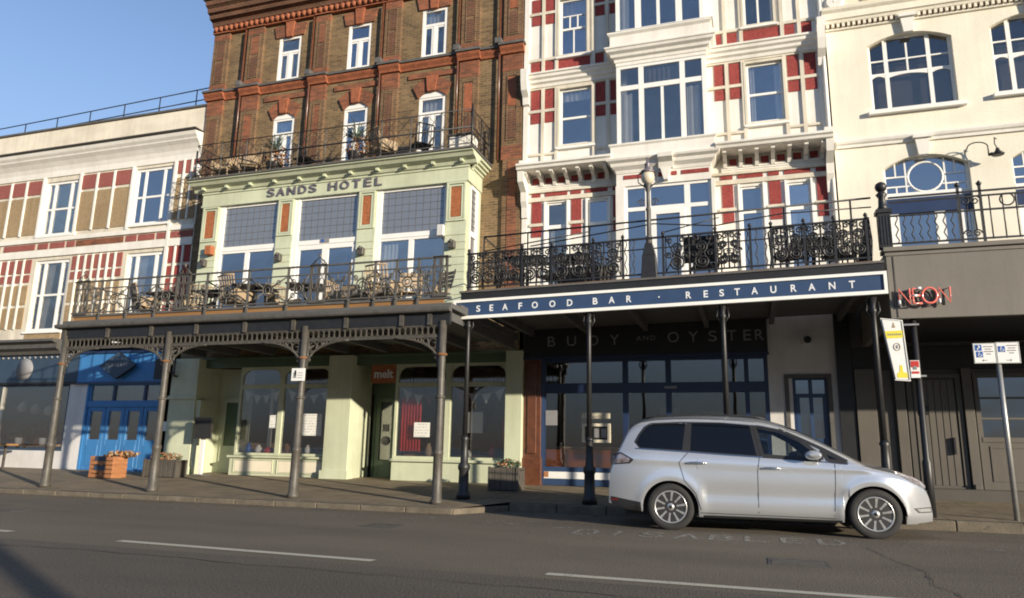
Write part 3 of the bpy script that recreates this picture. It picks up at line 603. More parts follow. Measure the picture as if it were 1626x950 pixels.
# shop display: a long shelf, white cups and greenery behind the glass
b = MB(); b.box(-26, -21, F+.14, F+.75, .95, 1.0, 'rattan'); tag(b.build('display_shelf'), 'wooden shelf inside the window of the dark slate shop', 'shelf')
for i, x in enumerate((-23.9, -22.95, -21.9, -21.45)):
    b = MB(); b.lathe([(.0, 0), (.09, 0), (.11, .24), (.0, .24)], x, F+.24, 'paper', 10, cz=1.0)
    tag(b.build('pot'), ['white pot at the left end of the dark shop window shelf', 'white pot second from the left on the dark shop window shelf', 'white pot third from the left on the dark shop window shelf', 'white pot at the right end of the dark shop window shelf'][i], 'pot', 'white pots in the slate shop window')
for i, x in enumerate((-23.2, -22.6, -22.0)):
    b = MB(); b.tube([(x, F+.4, 2.9+i*.01), (x, F+.4, 2.25-.05*i)], .008, 'iron', 4); b.lathe([(0.02, .22), (.12, .12), (.16, 0), (.12, -.10), (0.02, -.14)], x, F+.4, 'globe', 10, cz=2.2-.05*i)
    tag(b.build('pendant_lamp'), ['pale pendant lamp hanging furthest left in the dark slate shop', 'pale pendant lamp hanging in the middle of the dark slate shop', 'pale pendant lamp hanging nearest the blue shop in the slate shop'][i], 'lamp', 'pendant lamps in the slate shop')
def leaves(b, cx, cy, cz, rx, ry, rz_, n, s, mats):
    for i in range(n):
        while True:
            u = [random.uniform(-1, 1) for _ in range(3)]
            if sum(t*t for t in u) <= 1: break
        p = Vector((cx+u[0]*rx, cy+u[1]*ry, cz+u[2]*rz_))
        a = Vector([random.gauss(0, 1) for _ in range(3)]).normalized()*s*random.uniform(.6, 1.3); c = a.cross(Vector([random.gauss(0, 1) for _ in range(3)])).normalized()*s*.5
        b.quad(p-a, p+c, p+a, p-c, random.choice(mats))
for i, (x, w) in enumerate(((-23.3, .4), (-22.4, .5))):
    b = MB(); b.lathe([(0, 0), (.15, 0), (.18, .2), (0, .2)], x, F+.55, 'terrac', 10, cz=1.0); leaves(b, x, F+.55, 1.42, w, .25, .35, 160, .07, ['leaf', 'leafbr'])
    tag(b.build('pot_plant'), ['bushy pot plant in the dark shop window, nearer the left edge', 'wide bushy pot plant in the dark shop window, right of its neighbour'][i], 'plant', 'plants in the slate shop window')
# black diamond sign on the blue fascia
sg = thing('diamond_sign', 'black diamond board hung on the bright blue shop fascia', 'sign', (-18.68, F-.2, 3.05))
b = MB(); b.prism([(-18.68-.73, 3.48), (-18.68, 3.06), (-18.68+.73, 3.48), (-18.68, 3.91)], F-.26, F-.16, 'slate', 'black'); b.build('panel', sg, bev=.01)
b = MB(); b.box(-18.72, -18.64, F-.17, F-.05, 3.4, 3.6, 'black'); b.build('bracket', sg)
b = MB(); x = -19.12
for w in (.09, .07, .10, .08, .05, .09, .10, .08):
    b.box(x, x+.022, F-.264, F-.258, 3.44, 3.56, 'inkgrey'); b.box(x+.03, x+w, F-.264, F-.258, random.choice((3.44, 3.49, 3.54)), random.choice((3.475, 3.525, 3.56)), 'inkgrey'); x += w+.035
b.build('lettering', sg)
# black square sign hung beside the green pilaster
sg = thing('hanging_sign', 'small black square sign with fork shaped bracket beside the green pilaster', 'sign', (-16.6, F-.3, 2.95))
b = MB(); b.box(-16.95, -16.45, F-.52, F-.46, 3.0, 3.62, 'black'); b.build('panel', sg, bev=.01)
b = MB(); b.bar((-16.5, F-.49, 3.52), (-16.2, F-.49, 3.52), .04, 'black'); b.bar((-16.5, F-.49, 3.2), (-16.2, F-.49, 3.2), .04, 'black'); b.bar((-16.22, F-.49, 3.1), (-16.22, F-.05, 3.1), .04, 'black'); b.bar((-16.22, F-.49, 3.08), (-16.22, F-.49, 3.6), .04, 'black'); b.build('bracket', sg)
# ================================================================ brick hotel with green bay and shop
HX0, HX1 = -16.5, -5.64
H = thing('brick_hotel', 'tall brown brick hotel with red brick trim, white windows and a green bay', 'building', (-11, F, .25))
TW = [(-13.95, -13.12, 12.50, 14.04), (-11.40, -10.60, 12.50, 14.04), (-8.87, -8.06, 12.50, 14.10)]
LWN = [(-13.9, -13.13, 9.02, 11.2), (-11.36, -10.56, 9.02, 11.2), (-8.86, -8.02, 9.02, 11.22)]
b = MB(); b.wall(HX0, HX1, 3.6, 15.9, F, TW+LWN, 'stock', .2); b.build('wall', H)
shell(H, HX0, HX1, .2, 15.9, F+.21, F+9, 'stock'); backdrop(H, HX0, HX1, 8.9, 15.8, F+1.2)
# red string course at 12.2 .. 12.42, breaking forward round each pilaster
b = MB(); SC = lambda d: [(F+.02, 12.12), (F-.05-d, 12.14), (F-.07-d, 12.2), (F-.13-d, 12.28), (F-.15-d, 12.34), (F+.02, 12.36)]
PX = [(-16.5, -15.88), (-15.14, -14.52), (-12.57, -12.04), (-10.1, -9.55), (-7.56, -6.98), (-6.24, -5.66)]
b.prof(SC(0), HX0, HX1, 'terrac'); b.box(HX0-.08, HX1, F-.19, F+.02, 12.36, 12.43, 'slab_dk')
for x0, x1 in PX: b.prof(SC(.1), x0-.06, x1+.06, 'terrac'); b.box(x0-.09, x1+.09, F-.29, F+.02, 12.363, 12.433, 'slab_dk')
b.build('string_course', H)
for x0, x1 in PX:
    b = MB(); zt = 14.7 if x0 < -11 else 15.4
    b.box(x0, x1, F-.08, F, 8.95, 12.14, 'midbrick'); b.box(x0, x1, F-.08, F, 12.43, zt, 'midbrick')
    for z0, z1 in ((11.62, 12.13), (8.95, 9.35), (12.43, 12.7), (14.32, zt-.2)): b.box(x0-.004, x1+.004, F-.086, F, z0, z1, 'terra')
    if x0 > -6.5: b.box(x0+.05, x1, F-.08, F, 4.3, 8.95, 'midbrick'); b.box(x0+.2, x1-.12, F-.095, F, 4.5, 8.9, 'terra')
    for z0, z1 in ((12.75, 14.3), (9.5, 11.5)):
        b.frame(x0+.13, x1-.13, z0, z1, F-.10, F-.08, .035, 'midbrick'); b.box(x0+.16, x1-.16, F-.094, F-.078, z0+.06, z0+.12+(z1-z0)*.4, 'darkbrick'); b.box(x0+.17, x1-.17, F-.098, F-.078, z0+.14+(z1-z0)*.45, z1-.08, random.choice(('terrac', 'terra', 'darkbrick')))
    b.box(x0-.03, x1+.03, F-.14, F, zt-.14, zt, 'terrac'); b.build('pilaster', H)
# cornice with egg moulding
b = MB(); b.box(HX0, HX1, F-.12, F, 14.56, 14.80, 'terrac')
for i in range(54): b.lathe([(.02, -.10), (.09, -.06), (.09, .06), (.02, .10)], HX0+.1+i*.2, F-.14, 'terrac', 6, cz=14.70)
b.prof([(F, 14.8), (F-.16, 14.82), (F-.2, 14.95), (F-.34, 15.0), (F-.36, 15.12), (F-.46, 15.16), (F-.48, 15.3), (F-.58, 15.36), (F-.6, 15.5), (F, 15.52)], HX0-.06, HX1, 'darkbrick')
b.box(HX0-.1, HX1, F-.55, F+.3, 15.52, 15.9, 'stock'); b.box(HX0-.12, HX1, F-.66, F+.3, 15.52, 15.58, 'slab_dk'); b.build('cornice', H)
for i, (x0, x1, z0, z1) in enumerate(TW):                            # flat gauged arches with keystone
    b = MB(); xm = (x0+x1)/2
    b.prism([(x0-.1, z1), (x1+.1, z1), (x1+.2, z1+.42), (x0-.2, z1+.42)], F-.05, F+.01, 'terra')
    b.prism([(xm-.11, z1-.03), (xm+.11, z1-.03), (xm+.16, z1+.5), (xm-.16, z1+.5)], F-.10, F+.01, 'terrac'); b.build('lintel', H)
for i, (x0, x1, z0, z1) in enumerate(LWN):                           # segmental arches
    b = MB(); xm = (x0+x1)/2; hw = (x1-x0)/2; n = 9
    rise = lambda t: z1-.02+.20*(1-t*t)
    for k in range(n):
        t0, t1 = -1+2*k/n, -1+2*(k+1)/n
        b.prism([(xm+t0*(hw+.02), rise(t0)), (xm+t1*(hw+.02), rise(t1)), (xm+t1*(hw+.2), rise(t1)+.36+.05*(1-t1*t1)), (xm+t0*(hw+.2), rise(t0)+.36+.05*(1-t0*t0))], F-.06-.002*(k % 2), F+.01, 'terra')
    b.prism([(xm-.12, z1+.14), (xm+.12, z1+.14), (xm+.17, z1+.62), (xm-.17, z1+.62)], F-.12, F+.01, 'terrac')
    b.build('arch', H)
    b = MB(); b.box(xm-.79, xm+.79, F-.045, F, 11.84, 12.0, 'terra'); b.build('brick_panel', H)
def hotel_win(x0, x1, z0, z1, arch):
    xm = (x0+x1)/2; zt = z1-.52 if not arch else z1-.5
    def ex(f):
        f.box(x0+.06, x1-.06, F+.015, F+.08, zt-.05, zt+.03, 'upvc')
        f.box(xm-.045, xm+.045, F+.02, F+.085, z0+.06, zt-.05, 'upvc')
        for xa, xb in ((x0+.06, xm-.045), (xm+.045, x1-.06)): f.frame(xa, xb, z0+.06, zt-.05, F+.03, F+.085, .055, 'upvc')
        if arch:
            n = 9
            for k in range(n):
                t0, t1 = -1+2*k/n, -1+2*(k+1)/n; hw = (x1-x0)/2
                f.prism([(xm+t0*hw, z1-.02), (xm+t1*hw, z1-.02), (xm+t1*hw, z1-.02+.20*(1-t1*t1)+.001), (xm+t0*hw, z1-.02+.20*(1-t0*t0)+.001)], F-.01, F+.1, 'upvc')
        else: f.box(x0-.05, x1+.05, F-.07, F+.06, z0-.06, z0, 'upvc')
    ct = [[(x0+.09, xm-.03, z0+.1, zt-.1)], None, [(x0+.09, x1-.09, zt+.02, z1-.05)], [(xm+.12, x1-.09, z0+.1, zt-.1), (x0+.09, x0+.2, z0+.1, zt-.1)], None, [(x0+.09, x1-.09, z1-.9, z1-.05)]][hotel_win.n % 6]; hotel_win.n += 1
    window(H, x0, x1, z0, z1, F+.01, fw=.085, pane='pane', extra=ex, curt=ct)
hotel_win.n = 0
for w_ in TW: hotel_win(*w_, False)
for w_ in LWN: hotel_win(*w_, True)
# ---- green bay
BY = 16.79; BX0, BX1 = -15.33, -6.83
bay = MB()
BP = [(-15.33, -14.71), (-12.68, -12.12), (-10.06, -9.5), (-7.43, -6.83)]
for x0, x1 in BP:
    bay.box(x0, x1, BY, BY+.25, 3.95, 8.08, 'green')
    for i in range(14): bay.prof([(BY, 4.0+i*.2), (BY-.022, 4.0+i*.2), (BY-.006, 4.195+i*.2), (BY, 4.195+i*.2)], x0+.01, x1-.01, 'green')
    bay.frame(x0+.03, x1-.03, 6.98, 8.06, BY-.04, BY, .05, 'green'); bay.box(x0+.15, x1-.15, BY-.02, BY, 7.1, 7.92, 'brownpan')
    bay.frame(x0+.10, x1-.10, 7.04, 7.98, BY-.035, BY, .045, 'green')
bay.box(BX0-.03, BX1+.03, BY-.03, BY+.3, 8.08, 8.5, 'green'); bay.box(BX0-.05, BX1+.05, BY-.06, BY+.3, 8.45, 8.5, 'green'); bay.box(BX0-.05, BX1+.05, BY-.05, BY+.3, 8.06, 8.11, 'green')
bay.box(BX1-.25, BX1, BY+.25, F, 3.95, 5.0, 'green'); bay.box(BX1-.25, BX1+.03, BY+.3, F, 8.08, 8.5, 'green'); bay.box(BX0, BX0+.25, BY+.25, F, 3.95, 8.5, 'green')
bay.box(BX1-.2, BX1, F-.16, F, 5.0, 8.08, 'green'); bay.quad((BX0, F-.15, 4), (BX1, F-.15, 4), (BX1, F-.15, 8.5), (BX0, F-.15, 8.5), 'room')
bayo = bay.build('bay_front', H)
b = MB(); cp = [(BY-.02, 8.5), (BY-.10, 8.52), (BY-.14, 8.6), (BY-.3, 8.66), (BY-.36, 8.74), (BY-.42, 8.76), (BY-.42, 8.80), (BY+.3, 8.80)]
b.prof(cp, BX0-.3, BX1+.28, 'green'); b.box(BX0-.34, BX1+.32, BY-.46, F-.001, 8.80, 8.85, 'slab_dk')
k = len(b.v)
for i in range(4): b.box(BX1, BX1+.07+.07*i, BY+.3, F-.002, 8.5+.075*i, 8.575+.075*i, 'green'); b.box(BX0-.07-.07*i, BX0, BY+.3, F-.002, 8.5+.075*i, 8.575+.075*i, 'green')
for i in range(11): x = BX0+.1+i*.83; b.prism([(x-.035, 8.55), (x+.035, 8.55), (x+.035, 8.62), (x-.035, 8.62)], BY-.25, BY-.1, 'green')
b.build('bay_canopy', H)
for ch, x, w in (('S', -12.93, .24), ('A', -12.60, .28), ('N', -12.24, .27), ('D', -11.87, .26), ('S', -11.53, .24), ('H', -10.88, .28), ('O', -10.50, .28), ('T', -10.13, .25), ('E', -9.77, .22), ('L', -9.44, .21)):
    text_mesh(ch, .24, w, 'bronze', H, (x-w/2, BY-.05, 8.18), 'lettering', .035, .012)
def leadlight(f, x0, x1, z0, z1, nx, nz, y):
    for i in range(1, nx): f.box(x0+(x1-x0)*i/nx-.004, x0+(x1-x0)*i/nx+.004, y-.006, y, z0, z1, 'slab_dk')
    for i in range(1, nz): f.box(x0, x1, y-.007, y, z0+(z1-z0)*i/nz-.004, z0+(z1-z0)*i/nz+.004, 'slab_dk')
for n, (x0, x1) in enumerate(((-14.71, -12.68), (-12.12, -10.06), (-9.5, -7.43))):
    f = MB(); Y = BY+.05
    f.frame(x0, x1, 6.70, 8.06, Y, Y+.09, .07, 'upvc'); f.box(x0, x0+.15, Y-.02, Y+.1, 4.0, 8.06, 'upvc'); f.box(x0, x1, Y-.015, Y+.09, 6.66, 6.79, 'upvc'); w_ = f.build('bay_window', H)
    p = MB(); p.box(x0+.1, x1-.05, Y+.04, Y+.05, 6.75, 8.03, 'leaded'); leadlight(p, x0+.12, x1-.06, 6.78, 8.02, 9, 6, Y+.04); p.build('leaded_pane', w_)
    f = MB(); xm = (x0+x1)/2+.04
    if n == 1:
        f.frame(x0+.1, x1, 4.0, 6.66, Y, Y+.08, .14, 'upvc'); f.box(xm-.1, xm+.1, Y+.004, Y+.076, 4.05, 6.55, 'upvc'); f.box(x0+.2, x1-.1, Y+.01, Y+.07, 4.05, 4.5, 'upvc'); w_ = f.build('bay_door', H)
        s_ = MB(); s_.box(-11.2, -10.92, Y-.04, Y-.02, 6.69, 6.80, 'letterdim'); s_.box(-11.17, -11.08, Y-.045, Y-.04, 6.705, 6.785, 'signblue'); s_.build('small_sign', H)
    else:
        f.frame(x0+.05, x1, 4.0, 6.66, Y, Y+.08, .07, 'upvc'); f.box(xm-.07, xm+.07, Y+.004, Y+.076, 4.05, 6.62, 'upvc'); w_ = f.build('bay_window', H)
        if n == 2:
            q = MB(); curtain_mesh(q, x0+.15, x0+.62, 4.2, 6.55, Y+.16, 'curtain', .03, 4, -.05); q.build('curtain', w_)
    p = MB(); p.box(x0+.05, x1-.03, Y+.035, Y+.045, 4.04, 6.63, 'pane' if n == 2 else 'paneblue'); p.build('pane', w_)
f = MB(); f.box(BX1-.09, BX1-.01, BY+.25, BY+.36, 5.0, 8.08, 'upvc'); f.box(BX1-.09, BX1-.01, F-.28, F-.16, 5.0, 8.08, 'upvc'); f.box(BX1-.09, BX1-.01, BY+.36, F-.28, 6.66, 6.8, 'upvc'); f.box(BX1-.09, BX1-.01, BY+.36, F-.28, 7.98, 8.08, 'upvc'); w_ = f.build('side_window', H)
p = MB(); p.box(BX1-.06, BX1-.05, BY+.3, F-.2, 5.0, 8.05, 'leaded')
for i in range(1, 7): p.box(BX1-.05, BX1-.04, BY+.36, F-.28, 6.8+i*.17-.007, 6.8+i*.17+.007, 'slab_dk')
p.build('leaded_pane', w_)
for x in (-15.05, -12.47, -9.84, -7.18):
    b = MB(); b.box(x-.09, x+.09, BY-.16, BY-.022, 6.22, 6.42, 'greyiron'); b.box(x-.03, x+.03, BY-.19, BY-.03, 6.36, 6.45, 'greyiron'); b.build('wall_light', H, bev=.01)
b = MB(); b.box(-14.96, -14.74, BY-.2, BY-.02, 6.55, 6.82, 'brownpan'); b.build('alarm_box', H, bev=.01); b = MB(); b.box(-7.6, -7.42, BY-.14, BY-.02, 6.58, 6.88, 'render_w'); b.build('alarm_box', H, bev=.01)
# rainwater pipes
for x in (-15.2, -12.62, -10.16, -7.62, -6.34):
    b = MB(); b.tube([(x, F-.12, 14.5), (x, F-.12, 8.95)], .035, 'marble', 6); b.box(x-.09, x+.09, F-.3, F-.05, 12.44, 12.6, 'slab_dk'); b.build('drainpipe', H)
# ---- ground floor shop: green piers, glass, recessed entrance
shop = MB()
for x0, x1, y0 in ((-16.42, -15.46, F-.35), (-11.12, -10.36, F-.25), (-5.92, -5.48, F-.25)):
    shop.box(x0, x1, y0, F+.9, .2, 3.62, 'green'); shop.box(x0-.05, x1+.05, y0-.05, F, .2, .5, 'green')
shop.box(-16.46, -15.42, F-.40, F, 2.42, 2.52, 'green'); shop.box(-15.46, -15.3, F-.3, F+.1, .2, 2.4, 'green')
shop.box(HX0, HX1, F-.05, F+.1, 3.36, 3.64, 'greendk'); shop.box(HX0, -5.5, F-.12, F+.02, 3.60, 3.66, 'greendk')
shop.box(-14.3, -11.12, F-.06, F+.1, .25, .78, 'green'); shop.box(-14.34, -11.10, F-.14, F+.1, .78, .84, 'green')
shop.box(-9.14, -5.92, F-.06, F+.1, .25, .78, 'green'); shop.box(-9.18, -5.92, F-.14, F+.1, .78, .85, 'green')
for x0, x1 in ((-14.1, -12.86), (-12.64, -11.25)): shop.box(x0, x1, F-.075, F-.06, .40, .70, 'creamwhite'); shop.frame(x0-.05, x1+.05, .36, .74, F-.085, F-.06, .035, 'green')
shop.box(-15.46, -14.3, F+.62, F+.72, .2, 3.4, 'green'); shop.box(-14.34, -14.2, F+.1, F+.62, .2, .9, 'green')
shop.box(-10.36, -9.14, F+.95, F+1.02, 2.62, 3.4, 'greendk'); shop.box(-9.2, -9.1, F+.1, F+1.0, .2, .85, 'greendk')
shopo = shop.build('shopfront', H, bev=.006)
def shopwin(x0, x1, mull):
    f = MB(); Y = F-.02
    f.frame(x0, x1, .85, 3.36, Y, Y+.1, .07, 'green'); f.box(x0+.05, x1-.05, Y+.004, Y+.096, 2.74, 2.86, 'green')
    f.box(mull-.075, mull+.075, Y-.01, Y+.11, .85, 3.36, 'green')
    for xa, xb in ((x0, mull), (mull, x1)):                            # arched corner fillets in the toplights
        for s, xx in ((1, xa+.06), (-1, xb-.06)): f.prism([(xx, 3.30), (xx, 3.02), (xx+s*.06, 3.18), (xx+s*.2, 3.28), (xx+s*.42, 3.30)][::s], Y+.01, Y+.08, 'green')
    w = f.build('shop_window', shopo); p = MB(); p.box(x0+.04, x1-.04, Y+.045, Y+.055, .9, 3.32, 'shopglass'); p.build('pane', H)
shopwin(-14.2, -11.12, -12.76); shopwin(-9.14, -5.92, -7.59)
f = MB(); f.box(-14.24, -14.2, F+.05, F+.6, .9, 3.36, 'shopglass'); f.box(-9.16, -9.13, F+.05, F+.95, .9, 3.36, 'shopglass'); f.build('side_pane', H)
f = MB(); f.frame(-15.2, -14.4, .3, 2.5, F+.55, F+.61, .12, 'green', .8); f.box(-15.1, -14.5, F+.57, F+.6, .4, 2.4, 'greendk'); f.build('side_door', H)
f = MB(); Y = F+.95; f.frame(-10.3, -9.2, .28, 2.64, Y, Y+.08, .08, 'greendk'); f.frame(-10.2, -9.55, .30, 2.56, Y-.02, Y+.05, .14, 'greendk', .5); f.box(-9.55, -9.47, Y-.01, Y+.06, .3, 2.6, 'greendk'); dr = f.build('door', shopo, bev=.006)
p = MB(); p.box(-10.15, -9.25, Y+.02, Y+.03, .5, 2.55, 'shopglass'); p.build('pane', H)
p = MB(); p.lathe([(0, -.005), (.13, -.005), (.13, .005), (0, .005)], -9.88, Y+.0, 'letterdim', 18, 'y', 1.32); p.box(-9.98, -9.80, Y-.004, Y+.004, 1.58, 1.78, 'inkgrey'); p.build('sticker', H)
# room behind the glass
b = MB()
b.quad((HX0, F+3.4, .3), (-5.5, F+3.4, .3), (-5.5, F+3.4, 3.7), (HX0, F+3.4, 3.7), 'roomwarm'); b.quad((HX0, F-.1, .292), (-5.5, F-.1, .292), (-5.5, F+3.4, .292), (HX0, F+3.4, .292), 'floorwood')
b.quad((HX0, F+.1, 3.6), (HX0, F+3.4, 3.6), (-5.5, F+3.4, 3.6), (-5.5, F+.1, 3.6), 'soffit'); b.box(HX0-.02, HX0+.06, F+.9, F+3.4, .3, 3.6, 'room'); b.box(-5.6, -5.5, F+.9, F+3.4, .3, 3.6, 'room'); b.box(-10.4, -10.3, F+1.05, F+3.4, .3, 3.6, 'room')
b.build('shop_room', H)
# orange-brown shop sign, white letters
sg = thing('shop_sign', 'small orange red board with white lowercase word above the green door', 'sign', (-9.55, F-.06, 2.85))
b = MB(); b.box(-9.9, -9.16, F-.02, F+.03, 2.86, 3.36, 'brownpan'); b.build('panel', sg); text_mesh('melt', .24, .58, 'letter', sg, (-9.81, F-.025, 2.99), 'lettering', .01, .025)
# ================================================================ white and red timbered house
WX0, WX1 = -5.62, 2.14
WH = thing('white_timbered_house', 'tall white house with deep red pebbledash squares and a projecting central bay', 'building', (-1.75, F, .25))
TOPW = [(-4.6, -3.82, 11.88, 13.62), (.29, 1.01, 11.92, 13.60)]
MIDW = [(-4.59, -3.69, 9.2, 10.86), (.28, 1.15, 9.22, 10.84)]
GW = [(-4.95, -4.38, 4.45, 7.61), (-3.82, -3.27, 4.45, 7.6), (0, .53, 4.45, 7.58), (1.08, 1.61, 4.45, 7.58)]
b = MB(); b.wall(WX0, WX1, 4.3, 15.6, F, TOPW+MIDW+GW+[(-2.75, -.70, 4.4, 15.5)], 'white', .2); b.build('wall', WH)
shell(WH, WX0, WX1, .2, 15.6, F+.21, F+9, 'white'); backdrop(WH, WX0, WX1, 4.3, 15.5, F+1.25)
b = MB(); P, T = .02, .05
def panel(x0, x1, z0, z1, m='red'): b.box(x0, x1, F-P, F+.02, z0, z1, m)
def bat(x0, x1, z0, z1, m='offwhite'): b.box(x0, x1, F-T, F+.01, z0, z1, m)
def vb(xs, z0, z1):
    for x in xs: bat(x-.045, x+.045, z0, z1)
LC, LB, RC, RR = [(-5.41, -5.12), (-5.01, -4.75)], [(-3.59, -3.33), (-3.19, -3.0)], [(-.5, -.25), (-.13, .14)], [(1.26, 1.53), (1.66, 1.93)]
for cols in (LC, LB, RC, RR):
    for x0, x1 in cols: panel(x0, x1, 10.34, 10.91); panel(x0, x1, 9.94, 10.23)
for cols in (LC, LB):
    for x0, x1 in cols: panel(x0, x1, 13.33, 13.75); panel(x0, x1, 12.94, 13.22); panel(x0, x1, 14.3, 15.2)
for x0, x1 in ((-5.42, -5.13), (-5.02, -4.77), (-4.65, -3.74), (-3.62, -3.36), (-.42, -.28), (-.18, .10), (.21, 1.13), (1.22, 1.49), (1.62, 1.89)): panel(x0, x1, 11.45, 11.78)
for xs, x0, x1 in (((-5.065, -4.68, -3.64, -3.26), -5.55, -2.95), ((-.19, .21, 1.2, 1.6), -.7, 2.02)):
    vb(xs, 8.7, 10.95); vb(xs, 11.36, 15.4)
    [b.box(x0, x1, F-T+.004, F+.01, za, zb, 'offwhite') for za, zb in ((11.36, 11.43), (11.8, 11.88), (10.93, 11.0))]
    for xx in ((x0, xs[1]), (xs[2], x1)):
        b.box(xx[0], xx[1], F-T+.003, F, 10.245, 10.325, 'offwhite'); b.box(xx[0], xx[1], F-T+.003, F, 8.98, 9.04, 'offwhite')
        if x0 < -3: b.box(xx[0], xx[1], F-T+.003, F, 13.235, 13.315, 'offwhite')
    b.box(x0, x1, F-T-.004, F, 8.62, 8.72, 'offwhite')
for x in (-5.55, 2.05): bat(x-.07, x+.07, 4.4, 15.5, 'white')
# first floor: red infill between the French windows
for cols, win in (([(-5.35, -5.08), (-4.26, -3.99), (-3.15, -2.97)], 0), ([(-.43, -.16), (.67, .94), (1.75, 2.04)], 1)):
    for x0, x1 in cols: panel(x0, x1, 7.06, 7.65); panel(x0, x1, 6.68, 6.96); b.box(x0-.06, x1+.06, F-T+.003, F, 6.97, 7.05, 'offwhite'); b.box(x0-.06, x1+.06, F-T+.003, F, 5.3, 5.38, 'offwhite')
for x0, x1 in ((-5.35, -5.11), (-4.98, -4.37), (-4.27, -4.0), (-3.89, -3.29), (-3.16, -3.0), (-.45, -.16), (-.04, .55), (.67, .92), (1.04, 1.63), (1.75, 2.01)): panel(x0, x1, 7.80, 7.895)
for x0, x1 in ((-5.5, -2.95), (-.68, 2.0)): b.box(x0, x1, F-T, F, 7.66, 7.77, 'offwhite'); b.box(x0, x1, F-T-.01, F, 7.905, 7.97, 'offwhite')
b.build('timber_panels', WH)
# main cornice between the storeys
for x0, x1 in ((WX0, -2.94), (-.7, 2.1)):
    b = MB(); b.prof([(F, 10.98), (F-.07, 10.98), (F-.09, 11.06), (F-.15, 11.1), (F-.16, 11.17), (F-.22, 11.21), (F-.23, 11.28), (F-.27, 11.30), (F-.27, 11.35), (F, 11.37)], x0, x1, 'white'); b.build('cornice', WH)
def consoles(xc):
    for z in (8.3, 11.0):
        b = MB(); b.prof([(F-.02, z-.55), (F-.12, z-.5), (F-.14, z-.3), (F-.3, z-.15), (F-.36, z+.1), (F-.38, z+.45), (F-.02, z+.5)], xc-.09, xc+.09, 'white'); b.build('console', WH)
consoles(-5.53); consoles(2.06)
# hoods over the first floor windows
for x0, x1 in ((-5.62, -3.08), (-.52, 2.12)):
    b = MB(); y = F-.62
    b.prof([(F, 8.62), (F, 8.7), (y-.02, 8.56), (y-.05, 8.54), (y-.05, 8.49), (y, 8.46), (y+.02, 8.40), (y+.1, 8.38), (F, 8.40)], x0, x1, 'white')
    n = 7
    for i in range(n):
        x = x0+.2+(x1-x0-.4)*i/(n-1)
        b.prof([(F, 8.08), (F-.06, 8.08), (F-.12, 8.2), (y+.12, 8.32), (y+.12, 8.39), (F, 8.39)], x-.045, x+.045, 'white')
        if i < n-1: xm = x+(x1-x0-.4)/(n-1)/2; b.box(xm-.09, xm+.09, F-.03, F, 8.16, 8.32, 'red')
    for i in range(3): b.prof([(F, 7.97+i*.05), (F-.05, 7.975+i*.05), (F-.035, 8.018+i*.05), (F, 8.018+i*.05)], x0+.1, x1-.1, 'white')
    b.build('hood', WH)
for x, s in ((-5.53, 1), (2.05, -1)):
    b = MB(); b.prof([(F, 7.2), (F-.10, 7.22), (F-.12, 7.5), (F-.2, 7.65), (F-.22, 7.9), (F-.5, 8.1), (F-.55, 8.4), (F, 8.4)], x-.08, x+.08, 'white'); b.build('hood_bracket', WH)
# sash windows
def sash(w, kind, bl=0):
    x0, x1, z0, z1 = w; zm = (z0+z1)/2-.03; xm = (x0+x1)/2
    vb_, hb = [], [(zm, .06)]
    if kind == 'fancy': hb = [(z0+(z1-z0)*.47, .06), (z0+(z1-z0)*.70, .03)]; vb_ = [(xm, .03, z0+.06, z0+(z1-z0)*.47), (x0+.28, .03, hb[0][0], hb[1][0]), (x1-.28, .03, hb[0][0], hb[1][0])]
    if kind == 'pair': hb = []; vb_ = [(xm, .05)]
    window(WH, x0, x1, z0, z1, F+.03, vb_, hb, .06, pane='pane', curt=[(x0+.05, x1-.05, z1-bl, z1-.05)] if bl else [(x0+.05, x0+.2, z0+.05, z1-.05), (x1-.2, x1-.05, z0+.05, z1-.05)], extra=lambda f: (f.frame(x0-.06, x1+.06, z0-.06, z1+.06, F-.06, F+.02, .06, 'offwhite'), f.box(x0-.09, x1+.09, F-.10, F+.02, z0-.11, z0-.06, 'upvc')))
sash(TOPW[0], 'fancy', .42); sash(TOPW[1], 'pair', .8); sash(MIDW[0], 'plain', .3); sash(MIDW[1], 'plain')
for x0, x1, z0, z1 in GW:
    window(WH, x0, x1, z0, z1, F+.04, [], [(6.95, .10)], .05, pane='pane' if x0 in (-4.95, 1.08) else 'paneblue', curt=[(x0+.06, x0+.2, 4.9, 6.9)] if x0 in (-4.95, 1.08) else None, extra=lambda f, x0=x0, x1=x1: (f.box(x0-.05, x0, F-.055, F+.02, 4.45, 7.64, 'upvc'), f.box(x1, x1+.05, F-.055, F+.02, 4.45, 7.64, 'upvc'), f.box(x0+.05, x1-.05, F+.05, F+.1, 4.5, 4.95, 'upvc')))
# central bay
GY = 17.35
def bay_win(x0, x1, z0, z1, verts, hz, parent, cur=None, nm='bay_window', Y=GY):
    return window(parent, x0, x1, z0, z1, Y, verts, hz, .10, pane='pane', name=nm, curt=cur)
b = MB()
b.quad((-2.95, GY+.05, 8.0), (-2.95, F, 8.0), (-2.95, F, 15.5), (-2.95, GY+.05, 15.5), 'white'); b.quad((-.68, F, 8.0), (-.68, GY+.05, 8.0), (-.68, GY+.05, 15.5), (-.68, F, 15.5), 'white')
b.box(-2.96, -.67, GY-.02, GY+.12, 11.04, 11.16, 'white'); b.box(-2.8, -.66, GY+.05, F, 8.1, 8.7, 'white')
b.quad((-2.76, F+.9, 4.4), (-.69, F+.9, 4.4), (-.69, F+.9, 15.4), (-2.76, F+.9, 15.4), 'room')
b.quad((-2.76, F-.2, 8.75), (-.69, F-.2, 8.75), (-.69, F+.9, 8.75), (-2.76, F+.9, 8.75), 'roomwarm'); b.build('bay_side', WH)
